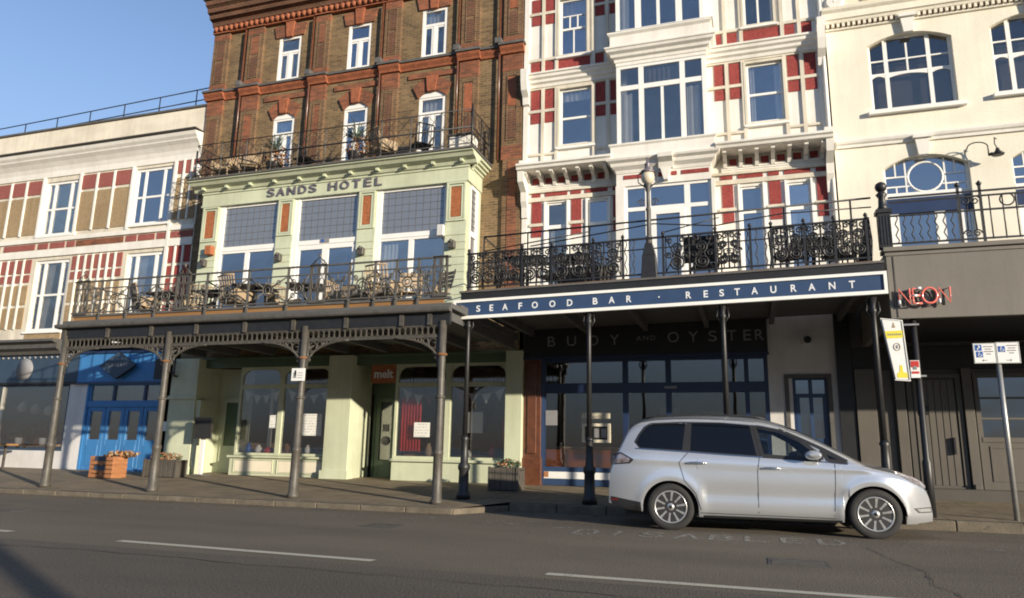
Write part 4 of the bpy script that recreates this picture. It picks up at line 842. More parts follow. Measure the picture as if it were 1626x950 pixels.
bay_win(-2.95, -.68, 8.78, 11.06, [(-2.31, .13), (-1.265, .13), (-1.78, .07, 8.88, 10.33)], [(10.41, .13)], WH, [(-2.86, -2.55, 8.9, 10.3, 'curtain'), (-1.18, -.86, 8.9, 10.3, 'curtain'), (-2.2, -1.36, 10.5, 10.95, 'blind')])
bay_win(-2.95, -.68, 12.0, 14.6, [(-2.36, .16), (-1.83, .08), (-1.3, .16)], [], WH, [(-2.86, -2.6, 12.1, 14.5, 'curtain')])
b = MB()                                                             # mouldings of the bay
def bm(pts, x0=-2.95, x1=-.68, m='white', out=.0):
    """profile of (projection, z) wrapped round front and both returns of the bay"""
    n = len(pts); rows = []
    for d, z in pts: rows.append(b.add([(x0-d, F, z), (x0-d, GY-d, z), (x1+d, GY-d, z), (x1+d, F, z)]))
    for i in range(n-1):
        for k in range(3): b.face((rows[i]+k, rows[i]+k+1, rows[i+1]+k+1, rows[i+1]+k), m)
bm([(.0, 11.12), (.04, 11.14), (.05, 11.22), (.12, 11.26), (.14, 11.33), (.22, 11.38), (.24, 11.44), (.27, 11.46), (.27, 11.50), (.16, 11.54), (.14, 11.60), (.14, 11.84), (.20, 11.90), (.20, 11.95), (0, 12.02)])
k = len(b.v); b.quad((-3.17, GY-.21, 11.95), (-.46, GY-.21, 11.95), (-.46, F, 12.03), (-3.17, F, 12.03), 'slab_dk'); b.build('bay_moulding', WH); b = MB()
bm([(0, 8.02), (.03, 8.04), (.05, 8.12), (.14, 8.2), (.16, 8.28), (.24, 8.33), (.26, 8.38), (.15, 8.42), (.15, 8.72), (.19, 8.76), (.19, 8.80), (0, 8.83)])
b.prof([(GY-.02, 8.05), (GY-.12, 8.06), (GY-.16, 8.2), (GY-.32, 8.28), (GY-.34, 8.38), (GY-.1, 8.4)], -1.9, -1.55, 'white')
b.prism([(-1.78, 7.75), (-1.68, 7.75), (-1.60, 8.06), (-1.86, 8.06)], GY-.14, GY-.02, 'white'); b.build('bay_moulding', WH)
b = MB(); b.box(-2.98, -.65, GY-.015, GY+.1, 7.70, 8.04, 'white')
for x0, x1 in ((-2.79, -2.0), (-1.94, -1.83), (-1.61, -1.47), (-1.36, -.70)): b.box(x0, x1, GY-.03, GY, 7.88, 7.985, 'red')
b.box(-3.0, -2.78, GY-.02, F, 4.4, 7.72, 'white'); b.box(-.66, -.58, GY-.02, F, 4.4, 7.72, 'white'); b.build('bay_pier', WH)
w = window(WH, -2.78, -.66, 4.45, 7.70, GY+.03, [(-2.2, .14), (-1.24, .14)], [(7.09, .10)], .07, pane='paneblue', name='bay_window')
f = MB(); f.frame(-2.13, -1.31, 4.5, 7.03, GY+.01, GY+.08, .12, 'upvc', .5); f.build('door', WH)
# white downpipe between the houses
b = MB(); b.tube([(2.1, F-.1, 12.6), (2.1, F-.1, 4.3)], .05, 'white', 7); b.box(2.0, 2.2, F-.22, F-.02, 11.5, 11.75, 'white'); b.build('drainpipe', WH)

# ---------------- restaurant front below
SX0, SX1 = -5.02, .42
b = MB(); b.box(-5.48, -5.02, F-.10, F+.2, .25, 3.6, 'marble'); b.box(-5.52, -4.99, F-.16, F, .25, .95, 'marble'); b.box(-5.36, -5.13, F-.14, F-.09, 1.05, 3.3, 'marble'); b.build('pilaster', WH, bev=.008)
b = MB(); b.box(-5.46, .44, F-.14, F+.1, 3.44, 4.32, 'black'); b.box(-5.5, .48, F-.2, F, 4.24, 4.36, 'black'); b.box(-5.48, .46, F-.17, F, 3.40, 3.46, 'navyshop'); b.build('fascia', WH, bev=.006)
def fascia_word(chars, h, z, m='letterdim'):
    for ch, x, w in chars: text_mesh(ch, h, w, m, WH, (x-w/2, F-.145, z), 'lettering', .012)
fascia_word([('B', -4.74, .20), ('U', -4.22, .23), ('O', -3.66, .25), ('Y', -3.13, .23)], .25, 3.72); fascia_word([('A', -2.53, .12), ('N', -2.36, .12), ('D', -2.19, .12)], .11, 3.81)
fascia_word([('O', -1.68, .26), ('Y', -1.19, .23), ('S', -.72, .19), ('T', -.26, .21), ('E', .0-.0-.0, .0+.18), ('R', .22-.0, .2)] if False else [('O', -1.70, .26), ('Y', -1.23, .23), ('S', -.78, .19), ('T', -.35, .21), ('E', .0, .17), ('R', .27, .19)], .25, 3.74)
sh = MB(); Y = F
sh.frame(SX0, SX1, .3, 3.42, Y-.02, Y+.1, .09, 'navyshop', .30); sh.box(SX0+.05, SX1-.05, Y-.03, Y+.09, 2.55, 2.79, 'navyshop')
for x, w in ((-2.9, .13), (-1.86, .13), (-.55, .12), (-.06, .10)): sh.box(x-w/2, x+w/2, Y-.008, Y+.092, .35, 3.40, 'navyshop')
sh.box(SX0, -2.95, Y-.035, Y+.08, .62, .74, 'navy'); sh.box(SX0, -2.95, Y-.03, Y+.08, .3, .46, 'navy'); sh.box(SX0, SX0+.07, Y-.04, Y+.05, .3, 3.42, 'navy')
sh.box(-1.95, -1.66, Y-.04, Y-.03, 2.64, 2.70, 'letterdim')
so = sh.build('shopfront', WH)
b = MB(); b.box(SX0+.08, -2.97, Y-.045, Y-.02, .46, .625, 'paper'); b.box(SX0+.08, SX0+.2, Y-.05, Y-.045, .49, .622, 'crate'); b.build('white_panel', so)
b = MB(); b.box(SX0+.1, -3.3, Y+.08, Y+.11, .74, 1.16, 'terrapanel'); b.build('lower_board', so)
p = MB(); p.box(SX0+.06, SX1-.05, Y+.04, Y+.05, .74, 3.36, 'shopglass'); p.build('pane', WH)
b = MB(); b.quad((-5.5, F+3.2, .3), (.45, F+3.2, .3), (.45, F+3.2, 3.9), (-5.5, F+3.2, 3.9), 'room'); b.quad((-5.5, F-.05, .293), (.45, F-.05, .293), (.45, F+3.2, .293), (-5.5, F+3.2, .293), 'floorwood'); b.quad((-5.5, F+.05, 3.6), (-5.5, F+3.2, 3.6), (.45, F+3.2, 3.6), (.45, F+.05, 3.6), 'soffit'); b.build('shop_room', WH)
# white wall with the blue side door
b = MB(); b.wall(.42, 1.9, .22, 4.32, F-.03, [(.80, 1.72, .3, 2.90)], 'render_w', .25); b.build('side_wall', WH)
f = MB(); f.frame(.76, 1.76, .3, 2.94, F-.06, F+.04, .09, 'slab_dk', .02); dd = f.build('door', WH)
f = MB(); f.box(.80, .93, F, F+.06, .3, 2.9, 'render_w'); f.frame(.93, 1.68, .3, 2.88, F+.01, F+.07, .07, 'navyshop', .02); f.frame(.98, 1.64, .34, 2.5, F+.02, F+.065, .09, 'navy', .12); f.box(1.27, 1.35, F+.015, F+.07, .4, 2.84, 'navy'); f.box(.98, 1.64, F+.03, F+.05, .36, 1.5, 'navy'); f.box(1.03, 1.25, F+.022, F+.03, .55, 1.4, 'navy'); f.box(1.38, 1.6, F+.022, F+.03, .55, 1.4, 'navy'); f.build('door_leaf', dd)
p = MB(); p.box(.97, 1.65, F+.04, F+.045, 1.5, 2.84, 'paneblue'); p.build('pane', dd)
b = MB(); b.box(1.88, 2.2, F-.12, F+.2, .22, 4.4, 'black'); b.build('pilaster', WH)
# ================================================================ cream house with dark bar below
CX0, CX1 = 2.2, 9.5
CH = thing('cream_rendered_house', 'cream roughcast house with arched white windows over a taupe bar front', 'building', (5, F, .25))
CW = [(3.1, 4.9, 9.16, 11.12), (5.68, 7.46, 9.26, 11.2), (3.2, 4.96, 4.75, 7.98), (5.78, 7.5, 4.75, 7.98)]
def arch_infill(b, x0, x1, zs, zc, y0, y1, m, n=12):
    """wall filling the corners between a segmental arch and the square opening"""
    xm, hw = (x0+x1)/2, (x1-x0)/2; z = lambda t: zs+(zc-zs)*(1-t*t)
    for k in range(n):
        t0, t1 = -1+2*k/n, -1+2*(k+1)/n
        b.prism([(xm+t0*hw, z(t0)), (xm+t1*hw, z(t1)), (xm+t1*hw, zc+.001), (xm+t0*hw, zc+.001)], y0, y1, m)
b = MB(); b.wall(CX0, CX1, 4.4, 15.5, F, CW, 'cream', .26)
for x0, x1, zs, zc in ((3.1, 4.9, 10.88, 11.12), (5.68, 7.46, 10.95, 11.2), (3.2, 4.96, 7.70, 7.98), (5.78, 7.5, 7.7, 7.98)): arch_infill(b, x0, x1, zs, zc, F, F+.26, 'cream')
b.build('wall', CH)
shell(CH, CX0, CX1, .2, 15.5, F+.27, F+9, 'cream'); backdrop(CH, CX0, CX1, 4.4, 15.4, F+1.4)
# dentilled cornice
b = MB()
for i in range(62):
    x = CX0+.02+i*.118
    b.box(x, x+.06, F-.11, F, 11.46, 11.56, 'cream'); b.box(x+.066, x+.112, F-.03, F, 11.46, 11.55, 'terrac')
b.prof([(F, 11.56), (F-.12, 11.56), (F-.14, 11.62), (F-.18, 11.64), (F-.18, 11.80), (F-.24, 11.86), (F-.26, 11.93), (F, 11.96)], CX0-.08, CX1, 'cream')
b.prof([(F, 11.4), (F-.05, 11.41), (F-.06, 11.455), (F, 11.46)], CX0, CX1, 'cream'); b.box(CX0-.06, CX1, F-.12, F, 11.96, 12.3, 'creamwhite')
b.frame(3.05, 5.4, 12.06, 13.2, F-.16, F, .09, 'cream'); b.box(5.7, 8.4, F-.13, F, 12.05, 13.2, 'white'); b.build('cornice', CH)
b = MB()
b.lathe([(.17, -.05), (.22, 0), (.17, .05)], 2.42, F-.14, 'white', 16, 'y', 12.12); b.lathe([(.0, -.05), (.09, -.02), (.0, .06)], 2.42, F-.15, 'white', 10, 'y', 12.12); b.box(2.16, 2.70, F-.13, F, 11.96, 12.9, 'white'); b.build('carved_block', CH)
b = MB(); b.prof([(F, 8.30), (F-.05, 8.30), (F-.06, 8.36), (F-.10, 8.39), (F-.12, 8.44), (F-.12, 8.48), (F, 8.5)], CX0+.04, CX1, 'white'); b.build('string_course', CH)
for xm, z0, z1 in ((4.0, 11.08, 11.56), (4.05, 7.94, 8.44), (6.6, 11.15, 11.56), (6.65, 7.94, 8.44)):
    b = MB(); b.prism([(xm-.10, z0), (xm+.10, z0), (xm+.15, z1-.1), (xm-.15, z1-.1)], F-.11, F+.03, 'white'); b.box(xm-.2, xm+.2, F-.17, F, z1-.1, z1-.02, 'white'); b.build('keystone', CH)
for x0, x1, z0, zs, zc in ((3.1, 4.9, 9.16, 10.86, 11.12), (5.68, 7.46, 9.26, 10.93, 11.2)):
    a, c = x0+(x1-x0)*.22, x1-(x1-x0)*.27; w = x1-x0; Y = F+.12; zm = z0+.99
    def ex(f):
        for xa, xb in ((x0+.06, a-.045), (a+.045, c-.045), (c+.045, x1-.06)):                    # arched heads of the lower lights
            xm, hw = (xa+xb)/2, (xb-xa)/2; rise = .06
            for k in range(8):
                t0, t1 = -1+.25*k, -1+.25*(k+1)
                f.prism([(xm+t0*hw, zm-.09+rise*(1-t0*t0)), (xm+t1*hw, zm-.09+rise*(1-t1*t1)), (xm+t1*hw, zm+.001), (xm+t0*hw, zm+.001)], Y+.012, Y+.056, 'upvc')
        f.box(x0-.1, x1+.14, F-.12, F+.12, z0-.10, z0, 'upvc'); f.lathe([(.05, -.5), (.05, .5)], 0, 0, 'upvc', 4) if False else None
    window(CH, x0, x1, z0, zc, Y, [(a, .09), (c, .09), ((a+c)/2, .04, zm+.03, zs+.05)], [(zm+.01, .05), (zm+.36, .035)], .065, pane='panedull', extra=ex, wb=.09)
    q = MB(); q.box(x0+.05, x1-.05, Y+.2, Y+.21, z0, zm+.36, 'blind'); q.build('roller_blind', CH)
for x0, x1, z0, zs, zc in ((3.2, 4.96, 4.75, 7.66, 7.98), (5.78, 7.5, 4.75, 7.66, 7.98)):
    Y = F+.12; xm = (x0+x1)/2
    def ex(f):
        pts = [(xm+.36*math.cos(2*math.pi*k/24), Y+.03, 7.48+.36*math.sin(2*math.pi*k/24)) for k in range(24)]
        f.tube(pts, .028, 'upvc', 6, closed=True)
        for z in (7.28, 7.52): f.box(x0+.05, xm-.34, Y+.01, Y+.05, z-.018, z+.018, 'upvc'); f.box(xm+.34, x1-.05, Y+.01, Y+.05, z-.018, z+.018, 'upvc')
        f.box(xm-.42, xm-.385, Y+.008, Y+.052, 7.1, 7.9, 'upvc'); f.box(xm+.385, xm+.42, Y+.008, Y+.052, 7.1, 7.9, 'upvc')
        for xx in (x0+.27, x1-.27): f.box(xx-.015, xx+.015, Y+.014, Y+.048, 7.1, 7.28, 'upvc'); f.box(xx-.015, xx+.015, Y+.014, Y+.048, 7.52, 7.85, 'upvc')
        f.box(x0+.05, x1-.05, Y-.01, Y+.06, 6.98, 7.12, 'upvc'); f.box(x0, x1, Y-.03, Y+.05, 6.62, 6.98, 'navyshop')
        for xx in (x0+.06, xm+.12, x1-.3): f.box(xx, xx+.2, Y-.01, Y+.05, 4.8, 6.62, 'upvc')
        f.box(x0+.28, xm+.1, Y+.0, Y+.04, 4.8, 5.6, 'blue'); f.box(xm+.34, x1-.3, Y+.0, Y+.04, 4.8, 5.6, 'blue')
    window(CH, x0, x1, z0, zc, Y, [], [], .06, pane='paneblue', extra=ex, name='french_window')
# swan neck lamp with a second floodlight
sl = thing('swan_neck_lamp', 'black swan neck lamp with spotlight on the cream wall', 'lamp', (5.25, F, 7.65))
b = MB(); n = 14; b.tube([(4.88+.0, F-.02, 7.93)]+[(5.08-.2*math.cos(math.pi*k/n), F-.25, 7.92+.12*math.sin(math.pi*k/n)) for k in range(n+1)]+[(5.28, F-.25, 7.70)], .014, 'iron', 6); b.build('arm', sl)
b = MB(); b.lathe([(.03, .12), (.05, .06), (.13, -.02), (.12, -.04), (0, -.03)], 5.44, F-.3, 'iron', 12, cz=7.72); b.tube([(5.28, F-.25, 7.72), (5.36, F-.27, 7.74)], .035, 'iron', 6); b.build('lamp_shade', sl)
b = MB(); b.tube([(5.44, F-.3, 7.84), (5.40, F-.3, 7.95), (5.41, F-.3, 8.10), (5.45, F-.3, 8.05)], .012, 'iron', 5); b.build('hook', sl)

# ---------------- taupe bar canopy box with the balcony on top
VY = 14.0; BXL, BXR = 2.43, 15.0  # canopy run on unseen past the house to block sun from the right
b = MB(); b.box(BXL, BXR, VY, VY+.12, 3.50, 4.72, 'taupe'); b.box(BXL, BXL+.12, VY+.12, F-.3, 3.50, 4.72, 'taupe'); b.box(BXL-.04, BXR, VY-.05, VY+.3, 4.72, 4.80, 'taupe'); b.box(BXL-.02, BXR, VY-.02, VY+.1, 4.64, 4.70, 'taupe')
b.box(BXL+.10, BXL+.13, VY-.012, VY, 3.52, 4.63, 'taupedk'); b.box(BXL+.12, BXR, VY+.12, F-.001, 4.50, 4.74, 'soffit'); b.quad((BXL+.12, VY+.12, 3.6), (BXL+.12, F, 3.6), (BXR, F, 3.6), (BXR, VY+.12, 3.6), 'black'); b.build('bar_canopy', CH, bev=.01)
NX0 = 2.56
ns = thing('neon_sign', 'red neon tube letters on dark backing letters on the taupe canopy', 'sign', (2.95, VY, 3.72))
GL = {'N': [(0,0),(0,1),(.62,0),(.62,1)], 'E': [(.5,1),(0,1),(0,0),(.5,0)], 'E2': [(0,.52),(.42,.52)], 'N2': [(0,0),(0,1),(.62,0),(.62,1)]}
b = MB(); bb = MB(); dk = MB(); hh = .27
def stroke(pts, x, sc=.27):
    P_ = [(x+p[0]*sc, VY-.13, 3.735+p[1]*hh) for p in pts]; b.tube(P_, .019, 'neonred', 6); dk.tube([(p[0]-.06, VY-.012, p[2]-.015) for p in P_], .011, 'taupedk', 4)
    for p in (P_[0], P_[-1]): bb.tube([p, (p[0], VY-.01, p[2])], .010, 'letter', 5)
    e = Vector(P_[0]); d = (Vector(P_[1])-e).normalized(); bb.tube([e-d*.005, e+d*.07], .023, 'letter', 6)
stroke(GL['N'], NX0); stroke(GL['E'], NX0+.215); stroke(GL['E2'], NX0+.215)
circ = [(NX0+.475+.115*math.cos(a), VY-.13, 3.87+.137*math.sin(a)) for a in [2*math.pi*k/20 for k in range(20)]]
b.tube(circ, .019, 'neonred', 6, closed=True); dk.tube([(p[0]-.06, VY-.012, p[2]-.015) for p in circ], .011, 'taupedk', 4, closed=True)
stroke(GL['N'], NX0+.62)
b.build('tube_letters', ns); bb.build('tube_end', ns); dk.build('backing_letters', ns)
# dark bar front underneath
b = MB(); b.box(2.2, CX1, F-.02, F+.15, .22, 4.6, 'taupedk'); b.box(2.2, CX1, F-.10, F, 3.0, 3.5, 'black')
for x0, x1 in ((2.22, 2.62), (3.0, 3.2), (4.30, 4.48)): b.box(x0, x1, F-.16, F, .22, 3.02, 'taupe_shaded'); b.box(x0+.03, x1-.03, F-.2, F, .22, .6, 'taupe_shaded')
b.box(2.66, 2.96, F-.06, F, .6, 3.0, 'taupe_shaded'); b.build('bar_front', CH, bev=.008)
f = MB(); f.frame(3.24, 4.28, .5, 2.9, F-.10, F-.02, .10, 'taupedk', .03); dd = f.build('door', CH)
f = MB(); f.box(3.36, 4.16, F-.07, F-.02, .53, 2.78, 'taupe_shaded')
for i in range(6): f.box(3.38+i*.13, 3.49+i*.13, F-.085, F-.07, .56, 2.75, 'taupe_shaded')
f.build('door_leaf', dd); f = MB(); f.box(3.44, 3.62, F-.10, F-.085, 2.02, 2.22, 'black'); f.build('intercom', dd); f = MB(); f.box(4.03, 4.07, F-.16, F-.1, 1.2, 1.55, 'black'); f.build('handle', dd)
f = MB(); f.frame(4.52, 7.4, .5, 2.9, F-.09, F-.02, .09, 'taupe_shaded', .06); f.box(4.6, 7.3, F-.08, F-.02, .56, 1.5, 'taupe_shaded'); f.box(4.58, 7.34, F-.10, F-.02, 1.46, 1.56, 'taupe_shaded')
for z in (1.95, 2.38): f.box(4.6, 7.3, F-.075, F-.03, z-.02, z+.02, 'taupe_shaded')
f.frame(4.7, 5.6, .66, 1.38, F-.095, F-.08, .04, 'taupe_shaded'); f.frame(5.7, 6.6, .66, 1.38, F-.095, F-.08, .04, 'taupe_shaded'); w = f.build('bar_window', CH); p = MB(); p.box(4.6, 7.3, F-.05, F-.04, 1.5, 2.84, 'paneblue'); p.build('pane', w)
b = MB(); b.box(2.2, CX1, F-.5, F, .2, .50, 'taupedk'); b.build('door_step', CH, bev=.01)
# ================================================================ iron veranda in front of the hotel
V = 13.0; CXS = [-15.5, -12.42, -8.86, -5.71]; zb = pz(V)
IV = thing('iron_veranda', 'grey cast iron veranda with lattice frieze carrying the hotel terrace', 'veranda', (-10.6, V, zb))
for x in CXS:
    b = MB()
    b.lathe([(.125, 0), (.125, .06), (.095, .10), (.09, .9), (.10, .92), (.10, .97), (.078, 1.0), (.072, 2.5), (.078, 3.5)], x, V, 'greyiron', 12, cz=zb)
    b.build('column', IV); 
    c = MB(); c.lathe([(.075, -.03), (.105, -.02), (.105, .02), (.075, .03)], x, V, 'rust', 12, cz=2.93); c.build('collar', IV); c = MB(); c.lathe([(.07, -.03), (.098, -.02), (.098, .02), (.07, .03)], x, V, 'greyiron', 12, cz=2.1); c.build('collar', IV)
b = MB(); b.box(-15.66, -5.55, V-.02, F-.36, 3.86, 3.96, 'soffit'); b.box(-15.66, -5.55, V+.5, F-.36, 3.96, 4.02, 'slab_dk')
for i in range(9): b.box(-15.4+i*1.2, -15.28+i*1.2, V+.08, F-.3, 3.66, 3.858, 'soffit')
b.build('deck', IV)
b = MB(); b.box(-15.64, -5.56, V-.03, V+.06, 3.53, 3.76, 'black'); b.prof([(V-.02, 3.76), (V-.16, 3.77), (V-.18, 3.80), (V-.18, 3.85), (V-.14, 3.865), (V-.02, 3.86)], -15.72, -5.52, 'midiron'); b.build('gutter', IV)
for x in (-15.52, -14.2, -12.92, -11.66, -10.37, -9.14, -7.87, -6.6, -5.98): b = MB(); b.box(x-.045, x+.045, V-.07, V-.03, 3.52, 3.76, 'greyiron'); b.build('gutter_strap', IV)
b = MB(); b.box(-15.42, -5.75, V+.06, V+.10, 3.87, 4.06, 'woodfas'); b.box(-15.46, -5.6, V+.03, V+.14, 4.06, 4.11, 'slab_dk'); b.build('timber_fascia', IV)
for i in range(3):                                                   # lattice frieze and spandrel brackets, bay by bay
    x0, x1 = CXS[i]+.07, CXS[i+1]-.07; b = MB(); n = int((x1-x0)/.125)
    b.box(x0, x1, V-.015, V+.015, 3.50, 3.53, 'greyiron'); b.box(x0, x1, V-.02, V+.02, 3.27, 3.32, 'greyiron')
    for k in range(n):
        xc = x0+(x1-x0)*(k+.5)/n
        for dx in (0,):
            b.tube([(xc+.068*math.cos(a), V, 3.41+.09*math.sin(a)) for a in [2*math.pi*j/8 for j in range(8)]], .014, 'greyiron', 4, closed=True)
    for k in range(n+1):
        xc = x0+(x1-x0)*k/n; b.box(xc-.011, xc+.011, V-.01, V+.01, 3.31, 3.51, 'greyiron')
    b.build('lattice_frieze', IV)
    for xs, s in ((CXS[i]+.075, 1), (CXS[i+1]-.075, -1)):
        b = MB(); A_, B_ = .98, .50
        q = [(xs+s*A_*(1-math.cos(t)), V, 2.78+B_*math.sin(t)) for t in [math.pi/2*j/14 for j in range(15)]]
        b.tube([(xs, V, 2.68)]+q, .026, 'greyiron', 5); b.tube([(xs+s*.02, V, 3.27), (xs+s*.02, V, 2.7)], .022, 'greyiron', 5)
        b.tube([(p[0]+s*.05 if k < 12 else p[0], V, p[2]+.055) for k, p in enumerate(q) if p[2] < 3.20], .014, 'greyiron', 4)
        for cx, cz, r in ((.13, 3.16, .095), (.29, 3.205, .06), (.42, 3.235, .038), (.07, 3.0, .05), (.05, 2.89, .032), (.55, 3.25, .026)):
            b.tube([(xs+s*cx+r*math.cos(a), V, cz+r*math.sin(a)) for a in [2*math.pi*j/12 for j in range(12)]], .017, 'greyiron', 4, closed=True)
        for k in range(5): b.tube([(xs+s*.03, V, 3.25-.02*k), (xs+s*(.05+.03*k), V, 3.06+.03*k)], .011, 'greyiron', 4)
        b.build('spandrel_bracket', IV)

# ---------------- pattern railing on its edge
def star_panel(b, x0, x1, z0, z1, y, m, r=.019):
    xm, zm = (x0+x1)/2, (z0+z1)/2; R_ = min(x1-x0, z1-z0)*.23
    b.tube([(xm+R_*math.cos(a), y, zm+R_*math.sin(a)) for a in [2*math.pi*j/12 for j in range(12)]], r, m, 4, closed=True)
    for cx, cz in ((x0, z0), (x1, z0), (x0, z1), (x1, z1)):
        d = Vector((xm-cx, 0, zm-cz)); d.normalize(); b.tube([(cx, y, cz), (xm-d.x*R_, y, zm-d.z*R_)], r, m, 4)
        b.tube([(cx+(xm-cx)*.45+.05*math.cos(a), y, cz+(zm-cz)*.45+.05*math.sin(a)) for a in [2*math.pi*j/8 for j in range(8)]], r*.7, m, 4, closed=True)
    b.tube([(xm+R_*.5*math.cos(a), y, zm+R_*.5*math.sin(a)) for a in [2*math.pi*j/8 for j in range(8)]], r*.7, m, 4, closed=True)
    b.tube([(xm, y, z0), (xm, y, zm-R_)], r*.8, m, 4); b.tube([(xm, y, z1), (xm, y, zm+R_)], r*.8, m, 4)
    b.tube([(x0, y, zm), (xm-R_, y, zm)], r*.8, m, 4); b.tube([(x1, y, zm), (xm+R_, y, zm)], r*.8, m, 4)
def cast_panel(b, x0, x1, z0, z1, y, m, finial=True):
    b.frame(x0, x1, z0, z1, y-.02, y+.02, .035, m); xm = (x0+x1)/2; w = x1-x0
    b.box(xm-.012, xm+.012, y-.012, y+.012, z0, z1, m)
    for s in (-1, 1):
        for k in range(3):
            zc = z0+(z1-z0)*(k+.5)/3; b.tube([(xm+s*w*.22+w*.14*math.cos(a), y, zc+(z1-z0)*.15*math.sin(a)) for a in [2*math.pi*j/10 for j in range(10)]], .012, m, 4, closed=True)
    if finial:
        b.tube([(x0+.02, y, z1), (xm, y, z1+.16), (x1-.02, y, z1)], .014, m, 4); b.lathe([(.0, -.05), (.035, 0), (.0, .07)], xm, y, m, 8, cz=z1+.2)
        for s in (-1, 1): b.tube([(xm+s*.09+.04*math.cos(a), y, z1+.05+.04*math.sin(a)) for a in [2*math.pi*j/8 for j in range(8)]], .01, m, 4, closed=True)
TR = thing('terrace_railing', 'grey iron railing with star panels round the hotel terrace', 'railing', (-10.6, V+.02, 4.06))
PXS = [-14.62, -13.80, -12.97, -11.55, -10.43, -9.41, -7.9, -7.3, -6.8, -6.3]
CP = [(-15.42, -15.02), (-12.42, -12.02), (-8.86, -8.46), (-5.98, -5.66)]
b = MB(); y = V+.02
b.box(-15.46, -5.6, y-.02, y+.02, 4.90, 4.935, 'midiron'); b.box(-15.46, -5.6, y-.014, y+.014, 4.72, 4.745, 'midiron'); b.box(-15.46, -5.6, y-.016, y+.016, 4.135, 4.165, 'midiron'); b.build('rail', TR)
for x in PXS:
    b = MB(); b.box(x-.022, x+.022, y-.02, y+.02, 3.87, 4.92, 'midiron'); b.lathe([(.04, 0), (.045, .03), (.02, .05)], x, y, 'greyiron', 8, cz=4.09); b.build('post', TR)
for x0, x1 in CP: b = MB(); cast_panel(b, x0, x1, 4.10, 4.95, y, 'greyiron', x0 < -6); b.build('cast_panel', TR)
stops = sorted(PXS+[c for p in CP for c in p])
for a, c in zip(stops[:-1], stops[1:]):
    if c-a < .45 and (a, c) in CP: continue
    if c-a < .2: continue
    b = MB(); n = 2 if c-a > 1.15 else 1
    for k in range(n): star_panel(b, a+(c-a)*k/n+.02, a+(c-a)*(k+1)/n-.02, 4.17, 4.72, y, 'midiron')
    b.build('star_panel', TR)
b = MB(); b.box(-15.48, -15.44, V, F-.3, 4.9, 4.93, 'midiron'); b.box(-15.48, -15.44, V, F-.3, 4.13, 4.16, 'midiron')
for i in range(14): b.box(-15.47, -15.45, V+.3+i*.3, V+.32+i*.3, 4.0, 4.9, 'midiron')
b.build('end_panel', TR)

# ================================================================ balcony on the green bay
BR = thing('bay_railing', 'thin black lattice railing round the balcony above the green bay', 'railing', (-11, 16.4, 8.85))
yb = 16.42; xa, xb = -15.45, -6.6; zt, zm_, z0 = 9.92, 9.42, 8.86
def lat(b, p, q, z0, z1, n, r):
    P, Q = Vector(p), Vector(q)
    for k in range(n):
        a, c = P.lerp(Q, k/n), P.lerp(Q, (k+1)/n); m_ = P.lerp(Q, (k+.5)/n)
        b.tube([(a.x, a.y, z0), (c.x, c.y, z1)], r, 'iron', 3, caps=False); b.tube([(a.x, a.y, z1), (c.x, c.y, z0)], r, 'iron', 3, caps=False)
        b.tube([(m_.x, m_.y, z0), (m_.x, m_.y, z1)], r*.8, 'iron', 3, caps=False)
for p, q, n in (((xa, yb, 0), (xb, yb, 0), 20), ((xb, yb, 0), (xb, F-.05, 0), 4), ((xa, yb, 0), (xa, F-.05, 0), 4)):
    b = MB(); b.tube([(p[0], p[1], zm_), (q[0], q[1], zm_)], .024, 'iron', 5); b.tube([(p[0], p[1], zt), (q[0], q[1], zt)], .014, 'iron', 5); b.tube([(p[0], p[1], z0+.1), (q[0], q[1], z0+.1)], .018, 'iron', 5); b.build('rail', BR)
    b = MB(); lat(b, p, q, zm_, zt, n, .008); lat(b, p, q, z0+.1, zm_, n, .007); b.build('lattice_panel', BR)
for i in range(11):
    x = xa+(xb-xa)*i/10; b = MB(); h_ = 10.05 if i == 10 else (9.75 if i == 0 else zt); b.tube([(x, yb, z0), (x, yb, h_)], .028 if i in (0, 10) else .018, 'midiron' if 0 < i < 10 else 'iron', 6); b.lathe([(.05, 0), (.04, .05), (.0, .08)], x, yb-.02, 'greyiron', 8, cz=8.84); b.build('post', BR)
b = MB(); b.tube([(xb, F-.1, z0), (xb, F-.1, 9.95)], .02, 'iron', 5); b.tube([(xb, 17.1, z0), (xb, 17.1, 9.95)], .02, 'iron', 5); b.build('post', BR)

# ================================================================ restaurant veranda (black columns, blue name board)
VR = 14.0; QX = [-5.57, -2.99, -.42, 2.15]; SL = lambda x: .0185*(x+1.75)
def warp(p): return (p[0], p[1], p[2]+SL(p[0])) if p[2] > 3.3 else p
RV = thing('black_veranda', 'black iron veranda on slim columns with a blue restaurant name board', 'veranda', (-1.7, VR, pz(VR)))
zq = pz(VR)
for x in QX:
    b = MB(); b.lathe([(.145, 0), (.145, .12), (.11, .16), (.10, .55), (.125, .6), (.125, .66), (.08, .72), (.072, 1.15), (.09, 1.2), (.055, 1.26)], x, VR, 'black', 12, cz=zq); b.build('column_base', RV)
    b = MB(); b.lathe([(.053, 1.24), (.048, 3.3), (.045, 3.6), (.065, 3.64), (.065, 3.68), (.045, 3.72), (.08, 3.9)], x, VR, 'black', 10, cz=0)
    for dx in (-.11, .11): b.tube([(x, VR, 3.5), (x+dx, VR, 3.66), (x+dx*.8, VR, 3.82)], .02, 'black', 5)
    b.build('column', RV)
b = MB(); b.box(-5.75, 2.36, VR+.02, F-.14, 4.22, 4.36, 'soffit'); b.box(-5.75, 2.36, VR-.03, VR+.15, 4.28, 4.44, 'black'); b.box(-5.78, 2.38, VR-.06, VR+.2, 4.44, 4.48, 'slab_dk'); b.box(-5.75, 2.36, VR+.15, F-.14, 4.36, 4.42, 'slab_dk')
